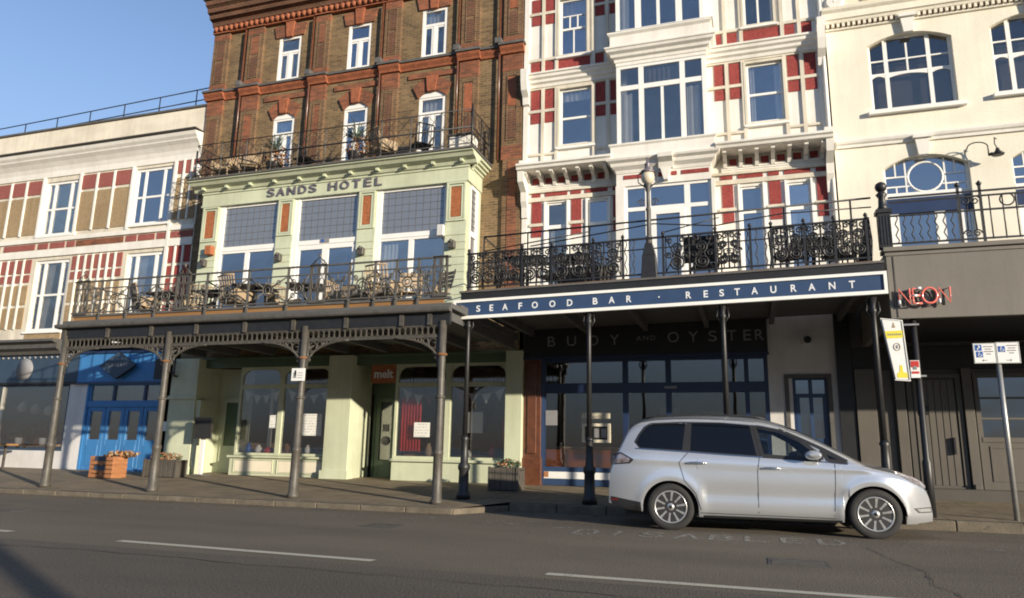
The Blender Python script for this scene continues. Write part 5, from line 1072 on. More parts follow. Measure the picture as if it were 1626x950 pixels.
for i in range(6): b.box(-5.3+i*1.45, -5.2+i*1.45, VR+.2, F-.14, 4.05, 4.22, 'soffit')
b.build('deck', RV, warp=warp)
nb = MB(); nb.box(-5.85, 2.37, VR-.10, VR+.0, 3.875, 4.255, 'navy'); nb.frame(-5.88, 2.40, 3.86, 4.27, VR-.13, VR-.05, .055, 'upvc', .065); nbo = nb.build('name_board', RV, warp=warp)
for ch, x in zip('SEAFOODBARRESTAURANT', [-5.32, -5.03, -4.73, -4.4, -4.09, -3.72, -3.36, -2.84, -2.51, -2.17, -1.03, -0.71, -0.42, -0.14, 0.17, 0.5, 0.85, 1.16, 1.5, 1.83]):
    # letter centres along the board, spread out evenly as on the real name board
    w = {'A': .115, 'O': .125, 'D': .11, 'N': .11, 'U': .105, 'T': .10, 'S': .085, 'E': .08, 'F': .075, 'B': .095, 'R': .10}[ch]
    text_mesh(ch, .135, w, 'letter', nbo, (x-w/2, VR-.102, 4.0+SL(x)), 'lettering', .008, .02, slope=.0185)
b = MB(); b.box(-1.60, -1.575, VR-.107, VR-.10, 4.055, 4.08, 'letter'); b.build('dot', nbo, warp=warp)
for x in (-4.65, 1.0): b = MB(); b.lathe([(.06, .07), (.07, .0), (.05, -.04), (0, -.05)], x, VR+.5, 'render_w', 10, cz=4.12+SL(x)); b.box(x-.03, x+.03, VR+.47, VR+.53, 4.15+SL(x), 4.24+SL(x), 'galv'); b.build('spotlight', RV)
b = MB(); b.box(1.2, 1.4, F-.22, F-.03, 3.62, 3.86, 'render_w'); b.lathe([(.08, -.04), (.08, .04)], 1.3, F-.25, 'black', 10, 'y', 3.70); b.build('camera_housing', RV)

# ---------------- scrollwork railing
SR = thing('scroll_railing', 'black scrollwork railing along the restaurant balcony', 'railing', (-1.7, VR+.02, 4.46))
def spiral(b, cx, cz, r, s, m, y, turns=1.5, a0=0, t=.013):
    n = int(12*turns); b.tube([(cx+s*r*(1-.8*k/n)*math.cos(a0+2*math.pi*turns*k/n), y, cz+r*(1-.8*k/n)*math.sin(a0+2*math.pi*turns*k/n)) for k in range(n+1)], t, m, 4, caps=False)
def scroll(b, x0, x1, z0, z1, y, m='iron'):
    xm = (x0+x1)/2; w = x1-x0; h = z1-z0
    for s in (-1, 1):
        spiral(b, xm+s*w*.26, z0+h*.24, min(w*.24, h*.22), s, m, y, 2.1, math.pi*.5, .021); spiral(b, xm+s*w*.24, z0+h*.66, min(w*.2, h*.18), s, m, y, 1.9, -math.pi*.5, .019)
        spiral(b, xm+s*w*.40, z0+h*.88, .062, s, m, y, 1.3, 0, .016); spiral(b, xm+s*w*.14, z0+h*.9, .06, -s, m, y, 1.3, 0, .016); spiral(b, xm+s*w*.42, z0+h*.46, .07, s, m, y, 1.4, 0, .016)
        spiral(b, xm+s*w*.09, z0+h*.45, .07, -s, m, y, 1.3, 0, .012); b.tube([(xm+s*w*.48, y, z0), (xm+s*w*.3, y, z0+h*.45), (xm+s*w*.48, y, z1)], .012, m, 4)
    b.tube([(xm, y, z0), (xm, y, z1)], .017, m, 4)
    for u in (.02, .27, .73, .98): b.tube([(x0+w*u, y+.01, z0), (x0+w*u, y+.01, z1)], .012, m, 4)
def wavy(b, x0, x1, z0, z1, y, m='iron', n=5, amp=.02):
    for i in range(n):
        x = x0+(x1-x0)*(i+.5)/n; b.tube([(x+amp*math.sin(k*1.57), y, z0+(z1-z0)*k/10) for k in range(11)], .011, m, 4, caps=False)
ys = VR+.04; segs = [(-5.62, -4.42, 's2'), (-4.42, -3.78, 's'), (-3.78, -2.30, 's2'), (-2.30, -2.02, 'w'), (-1.5, -.50, 's'), (-.5, -.02, 's'), (-.02, .52, 'w'), (.52, 1.1, 's'), (1.1, 2.18, 's2')]
b = MB(); b.box(-5.66, 2.22, ys-.022, ys+.022, 5.29, 5.325, 'iron'); b.box(-5.66, 2.22, ys-.014, ys+.014, 5.08, 5.10, 'iron'); b.box(-5.66, 2.22, ys-.018, ys+.018, 4.56, 4.59, 'iron'); b.box(-5.66, 2.22, ys-.05, ys-.02, 4.485, 4.50, 'rust'); b.build('rail', SR, warp=warp)
for x0, x1, k in segs:
    b = MB()
    if k == 's': scroll(b, x0+.03, x1-.03, 4.59, 5.29, ys)
    elif k == 's2': m_ = (x0+x1)/2; scroll(b, x0+.03, m_, 4.59, 5.29, ys); scroll(b, m_, x1-.03, 4.59, 5.29, ys)
    else: wavy(b, x0+.02, x1-.02, 4.59, 5.29, ys, n=max(3, int((x1-x0)/.16)))
    b.build('scroll_panel' if k[0] == 's' else 'baluster_panel', SR, warp=warp)
for x in (-5.62, -4.42, -3.78, -2.9, -2.30, -1.5, -.5, .14, .52, 1.1, 1.62, 2.16):
    b = MB(); b.box(x-.022, x+.022, ys-.022, ys+.022, 4.48, 5.36, 'iron'); b.lathe([(.03, 0), (.04, .03), (.0, .08)], x, ys, 'iron', 8, cz=5.36); b.build('post', SR, warp=warp)
PR = thing('pipe_rail', 'tall thin black pipe handrail above the scrollwork railing', 'railing', (-1.7, VR+.25, 4.5))
b = MB(); yp = VR+.22
b.tube([(-5.35, yp, 5.72), (-2.1, yp, 5.74), (2.3, yp, 5.76)], .02, 'iron', 6)
b.tube([(-5.35, yp, 5.40), (-3.05, yp, 5.62)], .014, 'iron', 5); b.tube([(-4.30, yp, 5.42), (-1.7, yp, 5.66), (-.5, yp, 5.50), (.75, yp, 5.62), (2.3, yp, 5.58)], .014, 'iron', 5); b.tube([(-1.5, yp, 5.46), (-.42, yp, 5.66)], .012, 'iron', 5)
b.tube([(-5.35, yp, 5.72), (-5.35, F-.2, 5.62)], .016, 'iron', 5); b.tube([(-5.35, yp, 5.38), (-5.35, F-.2, 5.3)], .016, 'iron', 5); b.build('pipe', PR, warp=warp)
for x in (-5.35, -4.36, -3.02, -.5, .78, 1.95): b = MB(); b.tube([(x, yp, 4.45), (x, yp, 5.74)], .018, 'iron', 6); b.build('post', PR, warp=warp)

# balcony lantern post
LP = thing('lantern_post', 'ornate old lamp post with round opal globe standing on the restaurant balcony', 'lamp post', (-1.78, VR+.1, 4.45))
X, Yl = -1.78, VR+.1
b = MB(); b.prism([(X-.16, 4.44), (X+.16, 4.44), (X+.13, 4.95), (X-.13, 4.95)], Yl-.13, Yl+.13, 'iron'); b.prism([(X-.13, 4.95), (X+.13, 4.95), (X+.07, 5.2), (X-.07, 5.2)], Yl-.1, Yl+.1, 'iron'); b.build('pedestal', LP, bev=.01)
b = MB(); b.lathe([(.07, 5.15), (.06, 5.3), (.07, 5.34), (.045, 5.4), (.042, 5.9), (.058, 5.93), (.038, 5.98), (.034, 6.3), (.06, 6.36), (.05, 6.4), (.09, 6.46), (.04, 6.5)], X, Yl, 'midiron', 12)
for s in (-1, 1): spiral(b, X+s*.13, 6.08, .085, s, 'greyiron', Yl, 1.3, 0, .012); b.tube([(X+s*.05, Yl, 6.40), (X+s*.19, Yl, 6.52), (X+s*.20, Yl, 6.68), (X+s*.12, Yl, 6.76)], .012, 'greyiron', 5)
b.build('post', LP)
b = MB(); b.lathe([(.05, 6.46), (.11, 6.52), (.14, 6.60), (.13, 6.69), (.09, 6.74)], X, Yl, 'globe', 16); b.build('globe', LP)
b = MB(); b.lathe([(.16, 6.70), (.13, 6.76), (.06, 6.80), (.055, 6.88), (.07, 6.90), (.03, 6.94), (.015, 7.05), (.0, 7.07)], X, Yl, 'bronze', 12); b.build('cap', LP)

# ================================================================ railing of the right-hand balcony, on the taupe box
CR = thing('balustrade', 'black balustrade with ball topped newel on top of the taupe canopy', 'railing', (5.5, VR+.02, 4.8))
yc = VR+.06
b = MB(); b.box(2.36, 2.56, yc-.09, yc+.11, 4.80, 5.45, 'iron'); b.box(2.33, 2.59, yc-.12, yc+.14, 5.45, 5.52, 'iron'); b.lathe([(.11, 5.52), (.07, 5.6), (.06, 5.76), (.10, 5.82), (.05, 5.88)], 2.46, yc, 'iron', 12); b.lathe([(.03, -.10), (.085, -.06), (.105, 0), (.085, .06), (.02, .10)], 2.46, yc, 'iron', 14, cz=5.97)
for k in range(4): b.box(2.38+k*.05, 2.40+k*.05, yc-.10, yc-.09, 4.85, 5.4, 'iron')
b.build('newel_post', CR)
b = MB()
for z, w in ((5.75, .02), (5.66, .015), (5.40, .018), (4.88, .018)): b.box(2.56, 12, yc-w, yc+w, z-.014, z+.014, 'iron')
b.build('rail', CR)
b = MB(); wavy(b, 2.6, 3.62, 4.88, 5.40, yc, n=8, amp=.024); b.build('baluster_panel', CR)
b = MB()
for i in range(30): x = 4.15+i*.2; b.tube([(x, yc, 4.86), (x, yc, 5.66)], .012, 'iron', 5)
for i in range(4): x = 4.42+i*1.5; b.tube([(x+.11*math.cos(a), yc, 5.56+.11*math.sin(a)) for a in [2*math.pi*j/14 for j in range(14)]], .014, 'iron', 4, closed=True)
b.build('baluster_panel', CR)
for x in (3.68, 4.02, 7.2, 10): b = MB(); b.box(x-.02, x+.02, yc-.02, yc+.02, 4.8, 5.85, 'iron'); b.lathe([(.03, 0), (.05, .04), (.0, .1)], x, yc, 'iron', 8, cz=5.85); b.build('post', CR)
b = MB()
for s in (-1, 1):
    spiral(b, 3.85+s*.08, 5.58, .09, s, 'iron', yc, 1.5); spiral(b, 3.85+s*.07, 4.98, .07, s, 'iron', yc, 1.4); b.tube([(3.85+s*.07, yc, 5.05), (3.85+s*.05, yc, 5.5)], .012, 'iron', 4)
b.build('scroll_panel', CR)
tag(None, None) if False else None
b = MB(); b.prism([(2.02, 4.55), (2.26, 4.55), (2.30, 5.05), (2.27, 5.5), (2.20, 5.55), (2.12, 5.1)], VR+.35, VR+.6, 'rattandk'); o = b.build('folded_parasol'); tag(o, 'dark folded cover bundled against the ball topped newel', 'parasol cover')
# ================================================================ silver people carrier
CAR = thing('people_carrier', 'silver people carrier with dark rear windows parked in the lay-by', 'car', (.15, 12.47, -.022), R(3.5), local=True)
DX = -.13
TOP = [(-2.20,.42),(-2.195,.60),(-2.185,.80),(-2.16,.98),(-2.10,1.12),(-2.04,1.26),(-1.97,1.42),(-1.90,1.56),(-1.80,1.645),(-1.66,1.69),(-1.45,1.725),(-1.1,1.745),(-.76,1.75),(-.27,1.735),(.0,1.712),(.21,1.675),(.52,1.575),(.82,1.435),(1.11,1.27),(1.36,1.12),(1.5,1.055),(1.62,1.025),(1.80,.985),(2.0,.925),(2.13,.865),(2.22,.79),(2.275,.70),(2.305,.58),(2.318,.45),(2.322,.36)]
def interp(tab, x):
    if x <= tab[0][0]: return tab[0][1]
    for (a, u), (c, v) in zip(tab[:-1], tab[1:]):
        if x <= c: return u+(v-u)*(x-a)/(c-a)
    return tab[-1][1]
def smooth_tab(tab, n=6):
    """Catmull-Rom densified"""
    out = []
    for i in range(len(tab)-1):
        p0 = tab[max(i-1, 0)]; p1 = tab[i]; p2 = tab[i+1]; p3 = tab[min(i+2, len(tab)-1)]
        for k in range(n):
            t = k/n; f = lambda q: .5*((2*p1[q])+(-p0[q]+p2[q])*t+(2*p0[q]-5*p1[q]+4*p2[q]-p3[q])*t*t+(-p0[q]+3*p1[q]-3*p2[q]+p3[q])*t**3)
            out.append((f(0), f(1)))
    out.append(tab[-1]); return out
TOPS = [(x+DX, z) for x, z in smooth_tab(TOP, 4)]
for i in range(1, len(TOPS)):                                         # keep x rising
    if TOPS[i][0] <= TOPS[i-1][0]: TOPS[i] = (TOPS[i-1][0]+.0012, TOPS[i][1])
WR, WF, WZ, AR = -1.27+DX, 1.51+DX, .345, .405
ROOFW = [(-2.33, .70), (-1.9, .66), (-1.0, .66), (0, .645), (.6, .60), (1.2, .60), (1.45, .72), (1.7, .80), (2.0, .76), (2.2, .62)]
def plan(x):
    w = .925
    if x > 1.25: w -= .40*((x-1.25)/.95)**2.6
    if x < -1.55: w -= .15*((-1.55-x)/.78)**2.2
    return w
def ztop(x): return interp(TOPS, x)
def crown(x): return .055 if x < .3 else .07
BELT = lambda x: 1.13-.035*(x+2)
def halfw(x, z):
    w = plan(x); bz = BELT(x)
    t = (z-.62)/.5
    w -= .022*t*t if z < .62 else .03*max(0, (z-.62)/(bz-.62))**2 if bz > .62 else 0
    if z < .34: w -= .09*((.34-z)/.16)**1.5
    w += .014*math.exp(-((z-(.98-.03*x))/.035)**2)                   # shoulder crease
    w -= .020*math.exp(-((z-.56)/.09)**2)*(1 if -.9 < x < 1.05 else .0)   # scalloped doors
    for xc in (WR, WF):                                               # flared arches
        d = math.hypot(x-xc, z-WZ); w += .018*math.exp(-((d-.44)/.07)**2)
    if z > bz: w -= .30*(z-bz)/.62+.03*((z-bz)/.6)**2
    ze = ztop(x)-crown(x); d = ze-z; r = .11
    if d < r:
        q = 1-max(d, 0)/r; w -= .10*(1-math.sqrt(max(0, 1-q*q)))
    return max(w, .05)
def zlow(x):
    z = .215
    if x < -1.75: z = .26+.10*((-1.75-x)/.55)**1.3
    if x > 1.95: z = .225+.04*((x-1.95)/.4)
    for xc in (WR, WF):
        d = abs(x-xc)
        if d < AR: z = max(z, WZ-.02+math.sqrt(AR*AR-d*d)*1.0)
    return z
xs = set([p[0] for p in TOPS])
for xc in (WR, WF):
    for k in range(33): xs.add(xc-AR*math.cos(math.pi*k/32))
    xs.add(xc-AR-.003); xs.add(xc+AR+.003)
for k in range(60): xs.add(-2.2+k*.075)
for k in range(70): xs.add(-.16+k*.02)
xs = sorted(x for x in xs if TOPS[0][0] <= x <= TOPS[-1][0])
xs = [x for i, x in enumerate(xs) if i == 0 or x-xs[i-1] > .0008]
NT, NU = 34, 10
FW = [(.06,1.122),(.84,1.075),(.82,1.17),(.60,1.36),(.33,1.495),(-.01,1.565)]
QL = [(.95,1.07),(1.19,1.048),(1.0,1.155),(.88,1.215)]
def inside(px, pz_, poly):
    r = False; n_ = len(poly)
    for i in range(n_):
        (xa, za), (xb, zb_) = poly[i], poly[i-1]; xa += DX; xb += DX
        if (za > pz_) != (zb_ > pz_) and px < (xb-xa)*(pz_-za)/(zb_-za)+xa: r = not r
    return r
b = MB(); rows = []
for x in xs:
    zl, ze = zlow(x), ztop(x)-crown(x); zl = min(zl, ze-.02); row = []
    for k in range(NT+1):
        t = k/NT; t = 1-(1-t)**1.5; z = zl+(ze-zl)*t; row.append((x, -halfw(x, z), z))
    wt = halfw(x, ze)
    for k in range(1, 2*NU):
        u = -1+k/NU; row.append((x, u*wt, ze+crown(x)*(1-u*u)**.8))
    for k in range(NT, -1, -1): p = row[k]; row.append((x, -p[1], p[2]))
    rows.append(b.add(row))
n = NT*2+2*NU+1
for i in range(len(xs)-1):
    for k in range(n-1):
        m = 'paint'; xm = (xs[i]+xs[i+1])/2
        u = abs((k-NT-NU+.5)/NU)
        if u < .93:
            if .52 < xm+.05*u*u*8 < 1.27+.0 and xm < 1.22-.10*u*u+.02: m = 'carglassfr'
            if -2.13 < xm < -1.98: m = 'carglass'
        q4 = (rows[i]+k, rows[i+1]+k, rows[i+1]+k+1, rows[i]+k+1)
        if k < NT or k >= n-1-NT:
            zc_ = sum(b.v[j][2] for j in q4)/4
            if inside(xm, zc_, FW) or inside(xm, zc_, QL): continue
        b.face(q4, m, True)
b.face([rows[0]+k for k in range(n)], 'plastic'); b.face([rows[-1]+k for k in reversed(range(n))], 'paint')
body = b.build('body', CAR)
def overlay(name, poly, m, off=.004, parent=None, both=True, cuts=3, sides=(-1, 1)):
    if len(sides) > 1:
        for s in sides: overlay(name, poly, m, off, parent, both, cuts, (s,))
        return
    me = bpy.data.meshes.new(name); bm_ = bmesh.new()
    for s in sides:
        vs = [bm_.verts.new((x+DX, s, z)) for x, z in poly]; bm_.faces.new(vs if s < 0 else vs[::-1])
    bmesh.ops.triangulate(bm_, faces=bm_.faces[:])
    for _ in range(cuts): bmesh.ops.subdivide_edges(bm_, edges=[e for e in bm_.edges if e.calc_length() > .05], cuts=1, use_grid_fill=True); bmesh.ops.triangulate(bm_, faces=bm_.faces[:])
    for v in bm_.verts: v.co.y = (1 if v.co.y > 0 else -1)*(halfw(v.co.x, v.co.z)+off)
    for f in bm_.faces: f.smooth = True
    bm_.normal_update(); bm_.to_mesh(me); bm_.free(); me.materials.append(M[m])
    o = bpy.data.objects.new(name, me); C.objects.link(o); o.parent = parent or CAR; ORG[o] = Vector((0, 0, 0)); return o
def rib(path, w, m, off, name, parent=None):
    for s in (-1, 1):
        b = MB(); P_ = []
        for (x0, z0), (x1, z1) in zip(path[:-1], path[1:]):
            for k in range(6): P_.append((x0+(x1-x0)*k/6+DX, z0+(z1-z0)*k/6))
        P_.append((path[-1][0]+DX, path[-1][1])); k0 = None
        for i, (x, z) in enumerate(P_):
            a = P_[max(i-1, 0)]; c = P_[min(i+1, len(P_)-1)]; d = Vector((c[0]-a[0], c[1]-a[1])).normalized(); nx, nz = -d.y*w/2, d.x*w/2
            k = b.add([(x+nx, s*(halfw(x+nx, z+nz)+off), z+nz), (x-nx, s*(halfw(x-nx, z-nz)+off), z-nz)])
            if k0 is not None: b.face((k0, k0+1, k+1, k) if s < 0 else (k, k+1, k0+1, k0), m, True)
            k0 = k
        b.build(name, parent or CAR)
# side glass
DLO = [(-1.80,1.30),(-1.74,1.42),(-1.66,1.54),(-1.56,1.60),(-1.1,1.625),(-.5,1.62),(0,1.585),(.30,1.535),(.60,1.41),(.9,1.25),(1.18,1.10),(1.28,1.045),(1.2,1.03),(.9,1.06),(.3,1.095),(-.4,1.13),(-1.0,1.165),(-1.5,1.19),(-1.72,1.205)]
overlay('window_surround', [(-1.80,1.30),(-1.72,1.205),(-1.5,1.19),(-1.0,1.165),(-.4,1.13),(.05,1.11),(-.02,1.58),(-.5,1.62),(-1.1,1.625),(-1.56,1.60),(-1.66,1.54),(-1.74,1.42)], 'plastic', .003)
overlay('rear_window', [(-1.76,1.29),(-1.70,1.215),(-1.08,1.185),(-1.03,1.60),(-1.54,1.578),(-1.63,1.52),(-1.71,1.41)], 'carglass', .006)
overlay('rear_window', [(-.96,1.178),(-.02,1.125),(-.085,1.575),(-.5,1.605),(-.93,1.606)], 'carglass', .006)
overlay('front_window', FW, 'carglassfr', .006); rib(FW+[FW[0]], .055, 'plastic', .0075, 'window_seal')
overlay('quarter_light', QL, 'carglassfr', .006); rib(QL+[QL[0]], .05, 'plastic', .0075, 'window_seal'); rib([(.86,1.08),(.85,1.20)], .06, 'plastic', .0078, 'window_seal'); rib([(.33,1.515),(.60,1.385),(.9,1.235),(1.2,1.06)], .05, 'plastic', .0045, 'window_seal')
rib([(-1.78,1.20),(-1.0,1.158),(-.4,1.122),(.3,1.088),(.9,1.052),(1.2,1.025)], .016, 'chrome', .007, 'chrome_strip')
# doors: shut lines and handles
seam = [rib([(-.98,1.17),(-1.13,1.0),(-1.06,.74),(-.9,.55),(-.83,.32)], .009, 'plastic', .0025, 'door_seam'), rib([(.02,1.12),(-.02,.9),(-.03,.30)], .009, 'plastic', .0025, 'door_seam'), rib([(1.03,1.06),(1.02,.8),(.98,.30)], .009, 'plastic', .0025, 'door_seam'), rib([(-.84,.275),(1.0,.262)], .008, 'plastic', .0025, 'door_seam')]
rib([(-.9,.225),(1.08,.222)], .035, 'plastic', .004, 'sill_trim'); overlay('rear_bumper_trim', [(-2.165,.47),(-2.14,.335),(-1.9,.28),(-1.695,.262),(-1.705,.40)], 'plastic', .005)
rib([(1.4,1.0),(1.75,.965),(2.05,.87)], .006, 'plastic', .002, 'bonnet_seam')
for x0, x1, z in ((-1.02, -.74, 1.0), (.03, .29, .945)):
    for s in (-1, 1):
        b = MB(); y = halfw((x0+x1)/2+DX, z); P_ = [(x0+DX, s*(y-.0), z-.004), (x0+.04+DX, s*(y+.032), z), ((x0+x1)/2+DX, s*(y+.036), z+.003), (x1-.04+DX, s*(y+.03), z), (x1+DX, s*y, z-.004)]
        b.tube(P_, [.012, .016, .017, .016, .012], 'chrome', 6); b.build('door_handle', CAR)
# mirrors
for s in (-1, 1):
    b = MB(); y0 = halfw(.8+DX, 1.08); rings = []
    b.tube([(.82+DX, s*(y0-.04), 1.07), (.76+DX, s*(y0+.09), 1.10)], .03, 'plastic', 6)
    for k in range(9):
        t = k/8; r = math.sqrt(max(.02, 1-(2*t-1)**2)); rings.append(b.add([(.60+DX+.03*t+.23*(.5+.5*math.cos(2*math.pi*j/12)*(.55+.45*r)), s*(y0+.05+.20*t), 1.145+.07*r*math.sin(2*math.pi*j/12)) for j in range(12)]))
    for i in range(8):
        for j in range(12): b.face((rings[i]+j, rings[i]+(j+1) % 12, rings[i+1]+(j+1) % 12, rings[i+1]+j), 'paint', True)
    b.face([rings[0]+j for j in range(12)], 'paint'); b.face([rings[8]+j for j in range(12)], 'paint'); b.build('wing_mirror', CAR)
# lamps
overlay('headlight', [(1.80,.945),(1.88,.88),(2.08,.76),(2.26,.70),(2.262,.745),(2.20,.80),(2.07,.865)], 'taillens', .005)
overlay('headlight_lens', [(1.86,.925),(1.90,.89),(2.06,.785),(2.10,.80),(2.04,.855)], 'lens', .008); overlay('headlight_lens', [(2.09,.775),(2.24,.715),(2.245,.74),(2.19,.785),(2.12,.815)], 'lens', .008)
overlay('fog_light_trim', [(2.02,.435),(2.09,.37),(2.30,.375),(2.30,.45)], 'chrome', .004); overlay('fog_light', [(2.07,.425),(2.11,.385),(2.29,.388),(2.29,.435)], 'lens', .007)
overlay('tail_light', [(-2.13,1.10),(-2.0,1.14),(-1.80,1.03),(-1.86,.97),(-2.14,.945)], 'plastic', .004); overlay('tail_light_lens', [(-2.13,1.08),(-2.0,1.115),(-1.85,1.035),(-1.88,.99),(-2.14,.96)], 'taillens', .007)
overlay('rear_reflector', [(-2.165,.44),(-2.04,.44),(-2.05,.41),(-2.165,.41)], 'rednight', .006)
# roof rails
for s in (-1, 1): b = MB(); b.tube([(-1.62+DX, s*.60, 1.665), (-1.5+DX, s*.60, 1.70), (-.7+DX, s*.585, 1.742), (.0+DX, s*.575, 1.708), (.15+DX, s*.57, 1.67)], .014, 'plastic', 6); b.build('roof_rail', CAR)
# grille and plate at the nose
b = MB(); xg = 2.322+DX; b.box(xg-.02, xg+.006, -.46, .46, .36, .42, 'plastic'); b.box(xg+.0, xg+.012, -.26, .26, .44, .53, 'paper')
for z in (.60, .66): b.box(2.275+DX, 2.30+DX, -.42, .42, z-.012, z+.012, 'chrome')
b.build('grille', CAR)
# dark arch liners and floor
b = MB(); b.box(-1.95+DX, 1.95+DX, -.62, .62, .20, .42, 'plastic')
for xc in (WR, WF):
    for s in (-1, 1):
        n = 20; o_ = [(xc+.40*math.cos(math.pi*j/n), .325+.40*math.sin(math.pi*j/n)) for j in range(n+1)]
        a = b.add([(x, s*.905 if s < 0 else .905, z) for x, z in o_]); c = b.add([(x, s*.55, z) for x, z in o_])
        for j in range(n): b.face((a+j, a+j+1, c+j+1, c+j), 'plastic', True)
        b.face([c+j for j in range(n+1)], 'plastic')
b.build('underbody', CAR)
# wheels
def wheel(xc, s):
    yo = s*.90; sg_ = s
    t = MB(); prof = [(.235, -.19), (.29, -.20), (.325, -.19), (.343, -.165), (.346, -.10), (.346, -.05), (.340, -.02), (.322, -.004), (.28, .002), (.246, -.004), (.235, -.02)]
    prof = [(r, sg_*h) for r, h in prof]; t.lathe(prof, xc, yo, 'tyre', 40, 'y', WZ); ty = t.build('tyre', None) if False else None
    o = t.build('wheel', CAR)
    b = MB(); b.lathe([(.236, sg_*-.01), (.236, sg_*-.004), (.222, sg_*-.004), (.214, sg_*-.02), (.210, sg_*-.09), (.0, sg_*-.10)], xc, yo, 'plastic', 40, 'y', WZ)
    b.lathe([(.237, sg_*-.012), (.240, sg_*.0), (.226, sg_*.004), (.215, sg_*-.012), (.215, sg_*-.06)], xc, yo, 'alloy', 40, 'y', WZ)
    for k in range(10):
        a = 2*math.pi*(k+.3)/10; d = Vector((math.cos(a), 0, math.sin(a))); p = Vector((-d.z, 0, d.x)); c0 = Vector((xc, yo, WZ))
        v = []
        for r, w, h in ((.04, .017, -.012), (.14, .012, -.008), (.222, .019, -.006)):
            for sgn, dy in ((-1, 0), (1, 0), (1, -.03), (-1, -.03)): v.append(c0+d*r+p*w*sgn+Vector((0, sg_*(h+dy), 0)))
        q = b.add(v)
        for i in range(2):
            for j in range(4): b.face((q+i*4+j, q+i*4+(j+1) % 4, q+(i+1)*4+(j+1) % 4, q+(i+1)*4+j), 'alloy')
    b.lathe([(.0, sg_*.002), (.03, sg_*.0), (.055, sg_*-.008), (.06, sg_*-.04)], xc, yo, 'alloy', 16, 'y', WZ); b.lathe([(.0, sg_*.006), (.024, sg_*.004), (.028, sg_*0)], xc, yo, 'plastic', 12, 'y', WZ)
    b.build('rim', o)
for xc in (WR, WF):
    for s in (-1, 1): wheel(xc, s)

# seats and dashboard seen through the front glass
for y in (-.38, .38):
    st = MB(); st.prism([(-.42+DX, .55), (.08+DX, .62), (.08+DX, .74), (-.36+DX, .72), (-.52+DX, 1.30), (-.66+DX, 1.30), (-.60+DX, .60)], y-.24, y+.24, 'rattandk'); st.prism([(-.53+DX, 1.32), (-.50+DX, 1.52), (-.60+DX, 1.54), (-.65+DX, 1.34)], y-.13, y+.13, 'rattandk'); st.build('seat', CAR, bev=.03)
b = MB(); b.prism([(.75+DX, .60), (1.25+DX, .60), (1.2+DX, 1.0), (.80+DX, 1.04), (.70+DX, .95)], -.72, .72, 'plastic'); b.build('dashboard', CAR, bev=.03)
b = MB(); b.tube([(.62+DX+.06*math.sin(a), .38+.18*math.cos(a), 1.0+.17*math.sin(a)) for a in [2*math.pi*k/18 for k in range(18)]], .016, 'plastic', 6, closed=True); b.tube([(.62+DX, .38, 1.0), (.8+DX, .38, .92)], .03, 'plastic', 6); b.build('steering_wheel', CAR)
CAR.scale = (1.016, 1, 1)
# ================================================================ signs on poles
sp = thing('parking_sign', 'grey pole with two white and blue disabled parking plates', 'sign', (4.02, 14.15, pz(14.15)))
b = MB(); b.tube([(4.02, 14.15, pz(14.15)-.02), (4.02, 14.15, 3.05)], .042, 'galv', 10); b.build('pole', sp)
for x0, x1, z0, z1, k in ((3.65, 3.985, 2.70, 3.04, 0), (3.99, 4.33, 2.695, 3.05, 1)):
    b = MB(); b.box(x0, x1, 14.08, 14.095, z0, z1, 'paper'); b.frame(x0+.006, x1-.006, z0+.006, z1-.006, 14.077, 14.081, .005, 'inkgrey')
    y = 14.076
    if k == 0: sq = [(x0+.03, z1-.125, 'P'), (x0+.04, z0+.10, 'w')]
    else: sq = [(x0+.03, z1-.165, 'w')]
    for xx, zz, t in sq:
        b.box(xx, xx+.10, y, y+.004, zz, zz+.10, 'signblue')
        if t == 'P': b.box(xx+.03, xx+.045, y-.003, y, zz+.015, zz+.085, 'paper'); b.frame(xx+.03, xx+.072, zz+.045, zz+.085, y-.003, y, .013, 'paper')
        else:
            b.box(xx+.035, xx+.048, y-.003, y, zz+.045, zz+.075, 'paper'); b.lathe([(0, -.001), (.009, -.001), (.009, .001), (0, .001)], xx+.041, y-.002, 'paper', 8, 'y', zz+.087)
            b.tube([(xx+.05+.024*math.cos(a), y-.001, zz+.035+.024*math.sin(a)) for a in [math.pi*.8+math.pi*1.2*j/8 for j in range(9)]], .005, 'paper', 4); b.tube([(xx+.045, y-.001, zz+.048), (xx+.07, y-.001, zz+.046), (xx+.082, y-.001, zz+.02)], .006, 'paper', 4)
    xx = x0+.155
    for i in range(4):
        w_ = (.15, .11, .14, .08)[i]; px = xx+(.15-w_)/2
        while px < xx+(.15+w_)/2-.01:
            l = random.uniform(.010, .022); b.box(px, px+l, y, y+.004, z1-.065-i*.042, z1-.050-i*.042, 'inkgrey'); px += l+.007
    xx = (x0+x1)/2
    b.box(xx-.03, xx+.03, y, y+.004, z0+.045, z0+.055, 'inkgrey'); b.prism([(xx+(.05 if k else -.05), z0+.05), (xx+(.025 if k else -.025), z0+.07), (xx+(.025 if k else -.025), z0+.03)][::(-1 if k else 1)], y, y+.004, 'inkgrey')
    b.build('sign_plate', sp)
b = MB(); b.box(3.97, 4.07, 14.09, 14.12, 2.84, 2.88, 'galv'); b.build('clip', sp)

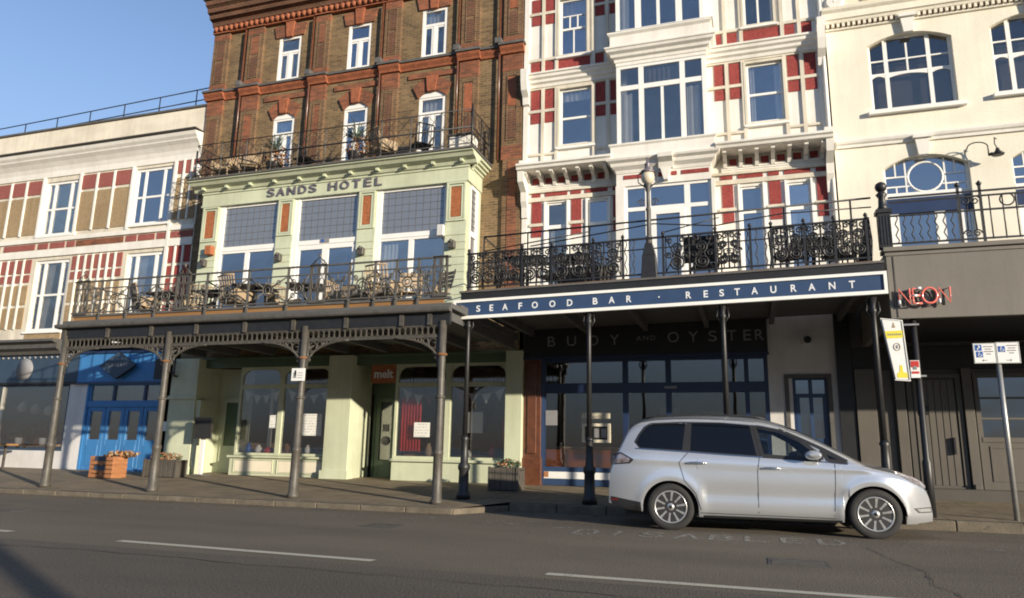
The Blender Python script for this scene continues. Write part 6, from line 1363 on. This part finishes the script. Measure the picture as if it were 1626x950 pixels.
fp = thing('flag_sign', 'black pole with a slanted white and yellow board', 'sign', (2.76, 14.1, pz(14.1)))
b = MB(); b.lathe([(.075, 0), (.075, .9), (.055, .95), (.05, 3.42), (.0, 3.45)], 2.79, 14.12, 'black', 12, cz=pz(14.1)); b.build('pole', fp)
b = MB(); q = [(2.40, 2.42), (2.64, 2.40), (2.60, 3.47), (2.25, 3.52)]
b.prism(q, 13.98, 14.08, 'paper', 'greyiron'); b.build('board', fp)
b = MB(); y = 13.976
b.prism([(2.325, 3.15), (2.60, 3.16), (2.595, 3.29), (2.29, 3.28)], y, y+.004, 'yellow'); b.prism([(2.44, 2.46), (2.60, 2.46), (2.60, 2.54), (2.54, 2.56), (2.53, 2.68), (2.49, 2.68), (2.48, 2.56), (2.44, 2.54)], y, y+.004, 'yellow')
for i in range(7): b.box(2.345+i*.033, 2.365+i*.033, y-.003, y, 3.205, 3.235, 'inkgrey')
b.tube([(2.475+.05*math.cos(a), y, 3.0+.065*math.sin(a)) for a in [2*math.pi*j/14 for j in range(14)]], .006, 'rattan', 4, closed=True); b.box(2.462, 2.49, y-.002, y+.004, 2.97, 3.03, 'inkgrey')
b.prism([(2.42, 3.34), (2.48, 3.34), (2.45, 3.44)], y, y+.004, 'rattan'); b.frame(2.38, 2.385, 2.6, 2.61, y, y+.001, .001, 'paper') if False else None
b.tube([(2.27, y, 3.50), (2.58, y, 3.455), (2.62, y, 2.42), (2.41, y, 2.44)], .006, 'inkgrey', 4, closed=True); b.build('print', fp)
b = MB(); b.box(2.58, 2.86, 14.03, 14.06, 3.38, 3.41, 'galv'); b.box(2.6, 2.9, 14.03, 14.06, 2.48, 2.51, 'galv'); b.build('bracket', fp)
b = MB(); b.box(2.655, 2.80, 13.99, 14.03, 2.46, 2.76, 'paper'); b.box(2.665, 2.79, 13.985, 13.991, 2.64, 2.75, 'signred'); b.box(2.70, 2.755, 13.982, 13.988, 2.60, 2.66, 'inkgrey'); b.box(2.67, 2.785, 13.985, 13.991, 2.53, 2.57, 'signred'); b.build('small_notice', fp)

pn = thing('parking_notice', 'small white and black plate strapped to the third grey veranda column', 'sign', (-8.87, V-.1, 2.45))
b = MB(); b.box(-9.03, -8.72, V-.13, V-.11, 2.44, 2.70, 'paper'); b.box(-8.98, -8.91, V-.135, V-.129, 2.50, 2.62, 'inkgrey'); b.box(-8.955, -8.92, V-.135, V-.128, 2.55, 2.66, 'black')
for i in range(3): b.box(-8.88, -8.76, V-.135, V-.129, 2.50+i*.05, 2.51+i*.05, 'inkgrey')
b.build('plate', pn); b = MB(); b.box(-8.95, -8.78, V-.112, V-.07, 2.5, 2.53, 'galv'); b.build('strap', pn)

# ================================================================ street furniture on the pavement
def planter(x0, x1, y0, y1, z0, h, label, mats, slats=True, fl=True, group=None):
    t = thing('planter', label, 'planter', ((x0+x1)/2, (y0+y1)/2, z0), 0, group)
    b = MB(); b.box(x0+.02, x1-.02, y0+.02, y1-.02, z0, z0+h, 'trough')
    k = max(2, int((x1-x0)/.14))
    for i in range(k): b.box(x0+(x1-x0)*i/k+.006, x0+(x1-x0)*(i+1)/k-.006, y0, y0+.02, z0+.01, z0+h, 'trough'); 
    for xx in (x0+.02, x1-.02): b.box(xx-.035, xx+.035, y0-.02, y0, z0-.01, z0+h+.02, 'trough')
    b.box(x0, x1, y0+.03, y1-.03, z0+h-.06, z0+h-.04, 'soil'); b.build('trough', t, bev=.006)
    b = MB(); leaves(b, (x0+x1)/2, (y0+y1)/2, z0+h+.06, (x1-x0)*.48, (y1-y0)*.45, .14, 260, .045, mats); b.build('foliage', t)
planter(-15.85, -14.75, 16.2, 16.65, pz(16.4), .46, 'long dark trough of dried orange flowers beside the orange crate', ['flowers', 'flowers', 'leafbr', 'leaf'])
# crate with slats on the left of the trough
ct = thing('crate', 'orange wooden crate with blue stencilled blocks in front of the blue shop', 'crate', (-16.4, 15.6, pz(15.6)))
b = MB(); zc = pz(15.6)
for x in (-16.85, -16.10): b.box(x-.02, x+.02, 15.4, 15.85, zc, zc+.56, 'crate')
for i in range(5): b.box(-16.87, -16.08, 15.38, 15.41, zc+.01+i*.112, zc+.105+i*.112, 'crate'); b.box(-16.13, -16.07, 15.4, 15.86, zc+.01+i*.112, zc+.105+i*.112, 'crate')
b.box(-16.85, -16.1, 15.8, 15.84, zc, zc+.56, 'crate'); b.box(-16.85, -16.1, 15.4, 15.84, zc+.5, zc+.54, 'crate'); b.build('box', ct, bev=.005)
b = MB(); b.box(-16.70, -16.32, 15.372, 15.38, zc+.20, zc+.33, 'slate'); b.box(-16.70, -16.32, 15.372, 15.38, zc+.44, zc+.55, 'slate'); b.build('stencil', ct)
b = MB(); b.tube([(-16.7, 15.65, zc+.58), (-16.2, 15.75, zc+.61), (-15.75, 15.8, zc+.60)], .03, 'rattan', 6); leaves(b, -16.15, 15.75, zc+.63, .55, .2, .09, 200, .06, ['flowers', 'leafbr', 'rattan']); tag(b.build('dried_flowers'), 'bunch of dried pale flowers lying on top of the orange crate', 'flowers')
planter(-5.72, -5.02, 15.9, 16.5, pz(16.2), .50, 'square grey timber planter with green plants at the foot of the green pier', ['leaf', 'leaf', 'leafpale', 'flowers'])
# menu board on a stand
mb_ = thing('menu_stand', 'black menu board on a slim pale stand beside the green entrance', 'menu board', (-14.85, 17.1, pz(17.1)))
b = MB(); b.box(-15.02, -14.48, 17.05, 17.1, 1.30, 1.86, 'board'); b.frame(-15.04, -14.46, 1.28, 1.88, 17.04, 17.11, .03, 'tabletop'); b.build('panel', mb_)
b = MB(); b.box(-14.82, -14.70, 17.1, 17.16, pz(17.1), 1.3, 'paper'); b.box(-14.95, -14.55, 16.95, 17.3, pz(17.1), pz(17.1)+.04, 'slab_dk'); b.build('stand', mb_)
# low bench table outside the slate shop
tb = thing('bench_table', 'long wooden table outside the dark slate shop window', 'table', (-23, 17.1, pz(17)))
b = MB(); b.box(-25.2, -21.9, 16.8, 17.25, .98, 1.04, 'woodfas'); b.build('table_top', tb)
for x in (-24.9, -23.6, -22.3):
    b = MB(); b.box(x-.03, x+.03, 16.85, 16.91, pz(17), .98, 'trough'); b.box(x-.03, x+.03, 17.12, 17.18, pz(17), .98, 'trough'); b.build('leg', tb)
# notices in the windows
def notice(x0, x1, z0, z1, y, label, m='paper', ink=True, name='notice'):
    b = MB(); b.box(x0, x1, y-.012, y, z0, z1, m)
    if ink:
        n = max(3, int((z1-z0)/.07))
        for i in range(n):
            px = x0+.04
            while px < x1-.06:
                l = random.uniform(.03, .09); zz = z1-(i+.7)*(z1-z0)/n
                if random.random() < .8: b.box(px, min(px+l, x1-.03), y-.014, y-.011, zz, zz+.012, 'letterdim')
                px += l+.03
    return tag(b.build(name), label, 'notice')
YG = F+.02
notice(-12.02, -11.38, 1.42, 2.02, YG, 'large white poster in the left green shop window')
notice(-13.10, -12.84, 1.62, 1.98, YG, 'small white card beside the mullion of the left green shop window')
notice(-8.55, -8.10, 1.42, 1.80, YG, 'white notice in front of the red curtain in the right green shop window')
notice(-3.98+.0, -3.28, 1.92, 2.06, F+.0, 'narrow cream sign above the framed menu on the restaurant window', 'creamwhite', True)
b = MB(); b.frame(-3.98, -3.28, 1.34, 1.80, F-.03, F+.03, .07, 'creamwhite'); b.box(-3.91, -3.35, F-.0, F+.02, 1.41, 1.73, 'board')
for i in range(3): b.box(-3.86+i*.18, -3.74+i*.18, F-.006, F, 1.46, 1.68, 'letterdim')
tag(b.build('menu_case'), 'cream framed dark menu case on the restaurant window', 'menu case')
notice(-4.92, -4.62, 1.75, 2.12, F+.02, 'pale blank card in the far left pane of the restaurant window', 'letterdim', False)
notice(-16.86, -16.66, 1.5, 1.78, F-.01, 'small white card on the wall beside the black hanging sign', 'paper', False)
# things seen through the shop glass
b = MB(); curtain_mesh(b, -9.06, -8.45, 1.05, 2.45, F+.2, 'redcurt', .04, 7); b.tube([(-9.1, F+.2, 2.47), (-8.3, F+.2, 2.47)], .015, 'iron', 5); tag(b.build('hanging_clothes'), 'red cloth hanging inside the right green shop window', 'cloth')
def bunting(x0, x1, z, y, label):
    t = thing('bunting', label, 'bunting', ((x0+x1)/2, y, z-.4)); n = int((x1-x0)/.30); sag = lambda u: z-.20*4*u*(1-u)
    b = MB(); b.tube([(x0+(x1-x0)*k/12, y, sag(k/12)) for k in range(13)], .006, 'paper', 4); b.build('cord', t)
    for k in range(n):
        u0, u1 = (k+.12)/n, (k+.88)/n; xa, xb = x0+(x1-x0)*u0, x0+(x1-x0)*u1; b = MB(); zc = min(sag(u0), sag(u1)); b.prism([(xa, sag(u0)), ((xa+xb)/2, zc-.24), (xb, sag(u1))], y-.003, y+.003, random.choice(['paper', 'paper', 'curtain', 'letter', 'redfade'])); b.build('pennant', t)
bunting(-14.15, -12.85, 2.74, F+.10, 'pale bunting strung in the far left pane of the left green shop window'); bunting(-12.66, -11.2, 2.74, F+.10, 'pale bunting strung right of the mullion in the left green shop window')
bunting(-9.0, -7.7, 2.72, F+.10, 'pale bunting above the red cloth in the right green shop window'); bunting(-7.48, -6.0, 2.74, F+.10, 'pale bunting in the right hand pane of the right green shop window')
for x, lb in ((-8.55, 'dark ball shaped pendant lamp above the red cloth'), (-12.95, 'dark pendant lamp left of the mullion in the left green shop window')):
    t = thing('pendant_lamp', lb, 'lamp', (x, F+.5, 2.5)); b = MB(); b.tube([(x, F+.5, 3.5), (x, F+.5, 2.85)], .008, 'iron', 4); b.build('cord', t)
    b = MB(); b.lathe([(.03, .2), (.10, .15), (.14, .03), (.12, -.09), (.04, -.14)], x, F+.5, 'tabletop', 12, cz=2.62); b.build('lamp_shade', t)
def cafe_chair(x, y, z, rz, label, m='tabletop', group=None):
    t = thing('chair', label, 'chair', (x, y, z), rz, group, local=True)
    b = MB(); b.box(-.2, .2, -.2, .2, .43, .47, m); b.build('seat', t); b = MB(); b.box(-.2, .2, .17, .20, .55, .9, m); b.build('backrest', t)
    for sx in (-1, 1):
        for sy in (-1, 1): b = MB(); b.box(sx*.17-.018, sx*.17+.018, sy*.17-.018, sy*.17+.018, 0, .9 if sy > 0 else .43, m); b.build('leg', t)
def cafe_table(x, y, z, label, m='tabletop', r=.35, group=None):
    t = thing('table', label, 'table', (x, y, z), 0, group); b = MB(); b.lathe([(0, .70), (r, .70), (r, .74), (0, .74)], x, y, m, 16, cz=z); b.build('table_top', t); b = MB(); b.lathe([(.2, 0), (.2, .03), (.03, .05), (.03, .70)], x, y, 'iron', 10, cz=z); b.build('pedestal', t)
for i, (x, y, lb) in enumerate(((-13.5, 18.9, 'dark wooden chair in the left pane of the left green shop window'), (-11.9, 18.8, 'dark wooden chair under the large white poster'), (-7.2, 18.8, 'dark wooden chair left of its table in the right green shop window'), (-6.3, 18.9, 'dark wooden chair near the right edge of the right green shop window'))): cafe_chair(x, y, .293, .4*i, lb, group='chairs inside the green shop')
cafe_table(-12.9, 18.9, .293, 'round dark table in the left green shop window'); cafe_table(-6.75, 18.8, .293, 'round dark table in the right green shop window')
for i, x in enumerate((-4.2, -2.6, -1.2)): cafe_table(x, 19.0, .293, ['dark round table at the left of the restaurant window', 'dark round table behind the middle of the restaurant window', 'dark round table behind the right of the restaurant window'][i])

# ================================================================ furniture on the two balconies
ZD = 4.02
def armchair(name, m):
    t = thing(name, '', 'chair', (0, 0, 0), 0, None, local=True)
    b = MB(); b.box(-.27, .27, -.28, .24, .36, .44, m); b.build('seat', t, bev=.02)
    b = MB(); 
    for i in range(7): x = -.24+i*.08; b.tube([(x, .22, .42), (x*1.08, .27, .72), (x*1.12, .34, .98)], .021, m, 4)
    for z, y in ((.50, .235), (.74, .275), (.98, .34)): b.tube([(-.29, y, z), (0, y+.02, z+.02), (.29, y, z)], .022, m, 4)
    b.build('backrest', t)
    for s in (-1, 1):
        b = MB(); b.prism([(s*.30-.04, .40), (s*.30+.04, .40), (s*.33+.04, .66), (s*.33-.04, .66)], -.28, .24, m); b.build('armrest', t, bev=.015)
        for y in (-.24, .2): b = MB(); b.tube([(s*.25, y, .38), (s*.29, y*1.12, 0)], .022, m, 5); b.build('leg', t)
    return t
protoA = armchair('rattan_armchair', 'rattan')
def open_chair(name, m):
    t = thing(name, '', 'chair', (0, 0, 0), 0, None, local=True)
    b = MB(); b.box(-.25, .25, -.24, .24, .42, .46, m); b.build('seat', t, bev=.01)
    b = MB(); b.tube([(-.25, .24, .44), (-.25, .32, .92), (-.2, .33, .96), (.2, .33, .96), (.25, .32, .92), (.25, .24, .44)], .02, m, 5)
    for i in range(5): b.tube([(-.17+i*.085, .25, .46), (-.17+i*.085, .33, .95)], .011, m, 4)
    b.build('backrest', t)
    for s in (-1, 1):
        b = MB(); b.tube([(s*.27, -.24, 0), (s*.27, -.22, .64), (s*.27, -.1, .67), (s*.26, .29, .67)], .017, m, 5); b.build('armrest', t)
        b = MB(); b.tube([(s*.26, .22, .44), (s*.28, .30, 0)], .017, m, 5); b.build('leg', t)
    return t
protoB = open_chair('metal_armchair', 'rattandk')
def slat_chair(x, y, z, rz, label, m='rattan', group='wooden folding chairs on the hotel terrace'):
    t = thing('folding_chair', label, 'chair', (x, y, z), rz, group, local=True)
    for s in (-1, 1): b = MB(); b.tube([(s*.24, -.28, 0), (s*.24, .18, .6), (s*.24, .30, 1.02)], .022, m, 4); b.tube([(s*.21, .28, 0), (s*.21, -.22, .46)], .02, m, 4); b.build('leg', t)
    b = MB()
    for i in range(5): b.box(-.23, .23, -.22+i*.085, -.15+i*.085, .44, .46, m)
    b.build('seat', t); b = MB()
    for i in range(4): b.box(-.24, .24, .20+i*.03, .22+i*.03, .62+i*.10, .69+i*.10, m)
    b.build('backrest', t)
SP = [(-14.35, 14.1, 2.6, 'tan rattan armchair at the far left end of the hotel terrace'), (-13.2, 14.6, -2.2, 'tan rattan armchair facing it across the leftmost terrace table'), (-11.45, 13.9, 2.9, 'tan rattan armchair just right of the ornate panel with the finial'),
      (-10.75, 14.7, 1.2, 'tan rattan armchair behind the long dark terrace table'), (-8.35, 14.3, -1.8, 'tan rattan armchair right of the middle finial panel'), (-9.15, 14.8, 1.5, 'tan rattan armchair in front of the white double doors'), (-7.55, 13.9, 3.0, 'tan rattan armchair behind the star panel below the curtain')]
for i, (x, y, a, lb) in enumerate(SP):
    o = protoA if i == 0 else dup(protoA); o.location = (x, y, ZD); o.rotation_euler = (0, 0, a); tag(o, lb, 'chair', 'tan rattan armchairs on the hotel terrace')
slat_chair(-7.05, 14.2, ZD, .5, 'folded tan slatted chair leaning up near the right of the terrace'); slat_chair(-6.45, 14.3, ZD, -.4, 'tan slatted chair nearest the right end of the hotel terrace'); slat_chair(-13.75, 15.2, ZD, .8, 'tan slatted chair behind the leftmost terrace table'); slat_chair(-12.0, 15.0, ZD, 2.2, 'tan slatted chair near the second dark table of the terrace')
TBS = [(-13.75, 14.2, 'leftmost dark square table on the hotel terrace'), (-12.4, 14.3, 'dark square table behind the second finial panel'), (-11.0, 14.0, 'dark square table in front of the left bay window'), (-9.75, 14.2, 'dark square table left of the white double doors'), (-7.9, 14.6, 'dark low table below the white striped curtain')]
pt = thing('terrace_table', '', 'table', (0, 0, 0), 0, None, local=True)
b = MB(); b.box(-.42, .42, -.42, .42, .72, .76, 'tabletop'); b.build('table_top', pt, bev=.01); b = MB(); b.box(-.03, .03, -.03, .03, .04, .72, 'iron'); b.build('stem', pt); b = MB(); b.box(-.28, .28, -.03, .03, 0, .04, 'iron'); b.box(-.03, .03, -.28, .28, .002, .042, 'iron'); b.build('foot', pt)
for i, (x, y, lb) in enumerate(TBS):
    o = pt if i == 0 else dup(pt); o.location = (x, y, ZD); o.rotation_euler = (0, 0, .15*i); tag(o, lb, 'table', 'dark tables on the hotel terrace')
ZR = 4.44
SB = [(-4.95, 14.9, .2, 'black metal armchair at the left end of the restaurant balcony'), (-4.05, 15.1, -.4, 'black metal armchair beside the first black table of the restaurant balcony'), (-3.0, 14.8, 2.9, 'black metal armchair left of the lantern post'), (-.75, 14.9, .3, 'black metal armchair right of the lantern post'), (.85, 14.7, 2.7, 'black metal armchair below the right French windows'), (1.75, 14.9, -.5, 'black metal armchair at the right end of the restaurant balcony')]
for i, (x, y, a, lb) in enumerate(SB):
    o = protoB if i == 0 else dup(protoB); o.location = (x, y, ZR+(.03 if x > 0 else 0)); o.rotation_euler = (0, 0, a); tag(o, lb, 'chair', 'black armchairs on the restaurant balcony')
for i, (x, y, lb) in enumerate(((-4.5, 14.7, 'leftmost black table on the restaurant balcony'), (-3.5, 14.8, 'black table second from the left on the restaurant balcony'), (1.3, 14.8, 'black table at the right of the restaurant balcony'))):
    o = dup(pt); o.location = (x, y, ZR); tag(o, lb, 'table', 'black tables on the restaurant balcony')
bd = thing('balcony_board', 'dark grey rectangular board behind the scrollwork right of the lantern post', 'board', (-.75, VR+.3, ZR))
b = MB(); b.box(-1.12, -.52, VR+.16, VR+.19, 4.78, 5.32, 'board'); b.build('panel', bd)
for x in (-1.0, -.64): b = MB(); b.box(x-.02, x+.02, VR+.17, VR+.20, ZR, 4.78, 'iron'); b.build('leg', bd)
bn = thing('storage_bench', 'dark grey low chest at the left of the restaurant balcony', 'chest', (-3.3, VR+.6, ZR))
b = MB(); b.box(-3.75, -2.6, VR+.4, VR+.85, ZR, ZR+.42, 'midiron'); b.build('chest', bn, bev=.01); b = MB(); b.box(-3.78, -2.57, VR+.37, VR+.88, ZR+.42, ZR+.46, 'midiron'); b.build('lid', bn, bev=.01)
# pots, chairs and a pale box on the bay balcony
def shrub(x, y, z, label, palm):
    t = thing('potted_shrub', label, 'plant', (x, y, z))
    b = MB(); b.lathe([(.17, 0), (.24, .36), (.26, .40), (.22, .40), (.20, .34), (0, .34)], x, y, 'tabletop', 14, cz=z); b.build('pot', t)
    b = MB(); b.tube([(x, y, z+.3), (x+.03, y, z+.9)], [.03, .015], 'woodfas', 6); b.build('stem', t)
    b = MB(); leaves(b, x+.1, y, z+.55, .42, .28, .38, 240, .055, ['leafbr', 'leafbr', 'flowers']); b.build('dry_foliage', t)
    b = MB()
    for k in range(palm):
        a = random.uniform(0, 6.28); r = random.uniform(.25, .5); h = random.uniform(.5, 1.0); P0 = Vector((x-.02, y, z+.75))
        pts = [P0+Vector((math.cos(a)*r*u, math.sin(a)*r*u, h*u-.45*u*u)) for u in (0, .35, .7, 1)]
        n_ = Vector((-math.sin(a), math.cos(a), .2))*.022
        for p, q, w0, w1 in zip(pts[:-1], pts[1:], (.5, 1, .7), (1, .7, .05)): b.quad(p-n_*w0, q-n_*w1, q+n_*w1, p+n_*w0, 'leafpale')
    b.build('foliage', t)
shrub(-13.0, 16.85, 8.85, 'russet shrub with spiky green top in front of the left hotel window', 40); shrub(-10.28, 16.85, 8.85, 'russet shrub with spiky green top in front of the middle hotel window', 40)
for i, (x, lb) in enumerate(((-14.8, 'tan rattan armchair at the left end of the bay balcony'), (-12.0, 'tan rattan armchair between the two shrubs'), (-9.5, 'tan rattan armchair right of the middle shrub'), (-8.3, 'tan rattan armchair in front of the right hotel window'), (-13.9, 'tan rattan armchair left of the left hotel window shrub'))):
    o = dup(protoB if i % 2 else protoA); o.location = (x, 16.95, 8.85); o.rotation_euler = (0, 0, 1.3*i); tag(o, lb.replace('tan rattan', 'black metal') if i % 2 else lb, 'chair', 'chairs on the bay balcony')
bx = MB(); bx.box(-7.4, -6.72, 16.75, 17.2, 8.85, 9.36, 'curtain'); bx.box(-7.44, -6.68, 16.7, 17.25, 9.36, 9.42, 'midiron'); tag(bx.build('storage_box', bev=.02), 'pale box with a dark lid in the right corner of the bay balcony', 'box')
bs = thing('garden_bench', 'dark slatted bench left of the pale box on the bay balcony', 'bench', (-9.0, 17.2, 8.85))
b = MB()
for i in range(4): b.box(-9.9, -8.9, 17.3+i*.1, 17.38+i*.1, 9.27, 9.30, 'rattandk')
b.build('seat', bs); b = MB()
for i in range(3): b.box(-9.9, -8.9, 17.68, 17.71, 9.38+i*.12, 9.46+i*.12, 'rattandk')
b.build('backrest', bs)
for x in (-9.85, -8.95): b = MB(); b.box(x-.03, x+.03, 17.3, 17.36, 8.85, 9.27, 'rattandk'); b.box(x-.03, x+.03, 17.66, 17.72, 8.85, 9.75, 'rattandk'); b.build('leg', bs)
b = MB(); b.lathe([(.03, -.12), (.11, -.06), (.12, .04), (.04, .12)], -16.4, F-.3, 'paper', 12, cz=9.75); b.tube([(-16.4, F-.3, 9.62), (-16.38, F-.1, 9.45)], .02, 'paper', 5); b.build('wall_globe', H)
# lamp post on the seaward side of the road (behind the camera); it throws the shadow at lower left
SLp = thing('street_lamp', 'grey street lamp whose shadow falls across the road at lower left', 'street lamp', (7.17, -2.83, 0))
b = MB(); b.lathe([(.14, 0), (.14, 1.5), (.125, 1.7), (.12, 5), (.06, 8)], 7.17, -2.83, 'greyiron', 14, cz=0); b.build('post', SLp)
b = MB(); b.tube([(7.17, -2.83, 8), (7.4, -2.2, 8.5), (7.2, -1.2, 8.6)], .05, 'greyiron', 8); b.build('arm', SLp); b = MB(); b.box(7.0, 7.4, -1.3, -.6, 8.52, 8.66, 'greyiron'); b.build('lantern', SLp)

# more inside the shops: counters, pictures, wall lamps
for x0, x1, y, h, m, lb in ((-14.1, -12.9, 18.35, 1.15, 'floorwood', 'low brown counter in the left pane of the left green shop window'), (-12.5, -11.4, 18.5, 1.05, 'tabletop', 'dark cabinet under the large white poster'), (-9.0, -8.0, 18.5, 1.0, 'floorwood', 'low brown cabinet under the red cloth'), (-4.8, -3.2, 18.7, 1.2, 'floorwood', 'long brown sideboard at the left of the restaurant'), (-25.5, -22, 19.6, 1.3, 'floorwood', 'long brown counter at the back of the dark slate shop')):
    t = thing('cabinet', lb, 'cabinet', ((x0+x1)/2, y, .293)); b = MB(); b.box(x0, x1, y, y+.45, .30, h, m); b.build('body', t, bev=.01); b = MB(); b.box(x0-.03, x1+.03, y-.03, y+.48, h, h+.04, 'rattan'); b.build('top', t)
    for k in range(2): b = MB(); xa = x0+.06+(x1-x0-.06)/2*k; b.box(xa, xa+(x1-x0)/2-.1, y-.015, y, .38, h-.08, m); b.build('door', t)
for x, z, w, h, m, lb in ((-13.6, 2.0, .5, .6, 'redfade', 'faded red picture on the back wall of the left green shop'), (-12.2, 2.1, .6, .4, 'paper', 'pale picture behind the large white poster'), (-7.9, 2.0, .55, .7, 'signblue', 'blue picture on the back wall beside the red cloth'), (-6.6, 1.95, .5, .5, 'paper', 'white picture on the back wall at the right of the green shop'), (-4.4, 2.0, .7, .5, 'curtain', 'pale picture on the back wall of the restaurant, nearest the orange board'), (-2.2, 2.0, .6, .8, 'letterdim', 'tall grey picture on the back wall of the restaurant'), (-.9, 2.0, .8, .6, 'curtain', 'wide pale picture on the back wall of the restaurant')):
    t = thing('framed_picture', lb, 'picture', (x, 20.9, z-h/2)); b = MB(); b.frame(x-w/2, x+w/2, z-h/2, z+h/2, 20.86, 20.92, .05, 'tabletop'); b.build('frame', t); b = MB(); b.box(x-w/2+.04, x+w/2-.04, 20.89, 20.9, z-h/2+.04, z+h/2-.04, m); b.build('print', t)

# small goods on the window ledges, in the sun
for x, z, h, r, m, lb in ((-13.9, .90, .30, .09, 'signblue', 'blue jar on the ledge at the far left of the left green shop window'), (-13.55, .90, .24, .10, 'paper', 'white jar beside the blue jar in the left green shop window'), (-13.2, .90, .18, .16, 'signred', 'red bowl on the ledge of the left green shop window'), (-12.98, .90, .34, .07, 'crate', 'tall orange bottle next to the mullion in the left green shop window'), (-11.9, .90, .26, .10, 'curtain', 'pale jar on the ledge below the large white poster'), (-8.2, .90, .36, .09, 'rattan', 'tan vase on the ledge below the notice in the right green shop window'), (-7.1, .90, .2, .12, 'paper', 'white bowl on the ledge of the right hand pane of the right green shop'), (-6.4, .90, .32, .08, 'signred', 'red vase on the ledge at the far right of the right green shop window')):
    b = MB(); b.lathe([(.0, 0), (r*.75, 0), (r, h*.35), (r*.9, h*.7), (r*.5, h*.85), (r*.6, h), (.0, h)], x, F+.22, m, 14, cz=z); tag(b.build(lb.split()[1] if lb.split()[1] in ('jar', 'bowl', 'vase') else 'bottle'), lb, 'jar' if 'jar' in lb else 'vase' if 'vase' in lb else 'bowl' if 'bowl' in lb else 'bottle')
for x0, x1, lb in ((-14.15, -12.85, 'brown display ledge in the left pane of the left green shop window'), (-12.66, -11.2, 'brown display ledge right of the mullion in the left green shop window'), (-9.0, -7.7, 'brown display ledge under the red cloth'), (-7.48, -6.0, 'brown display ledge in the right pane of the right green shop window')):
    b = MB(); b.box(x0, x1, F+.10, F+.42, .84, .90, 'floorwood'); b.box(x0, x1, F+.40, F+.44, .90, .98, 'floorwood'); tag(b.build('display_ledge'), lb, 'ledge')
b = MB(); b.lathe([(.07, .9), (.055, 1.1), (.05, 2.7), (.08, 2.8)], -13.42, F+.5, 'paper', 12); tag(b.build('indoor_column'), 'slim white column standing inside the left green shop window', 'column')
notice(-7.25, -6.78, 1.55, 2.1, F+.5, 'tall white panel inside the right pane of the right green shop window', 'paper', False)
notice(-6.2, -6.02, 1.4, 1.9, F+.4, 'narrow red panel at the right edge of the right green shop window', 'signred', False)
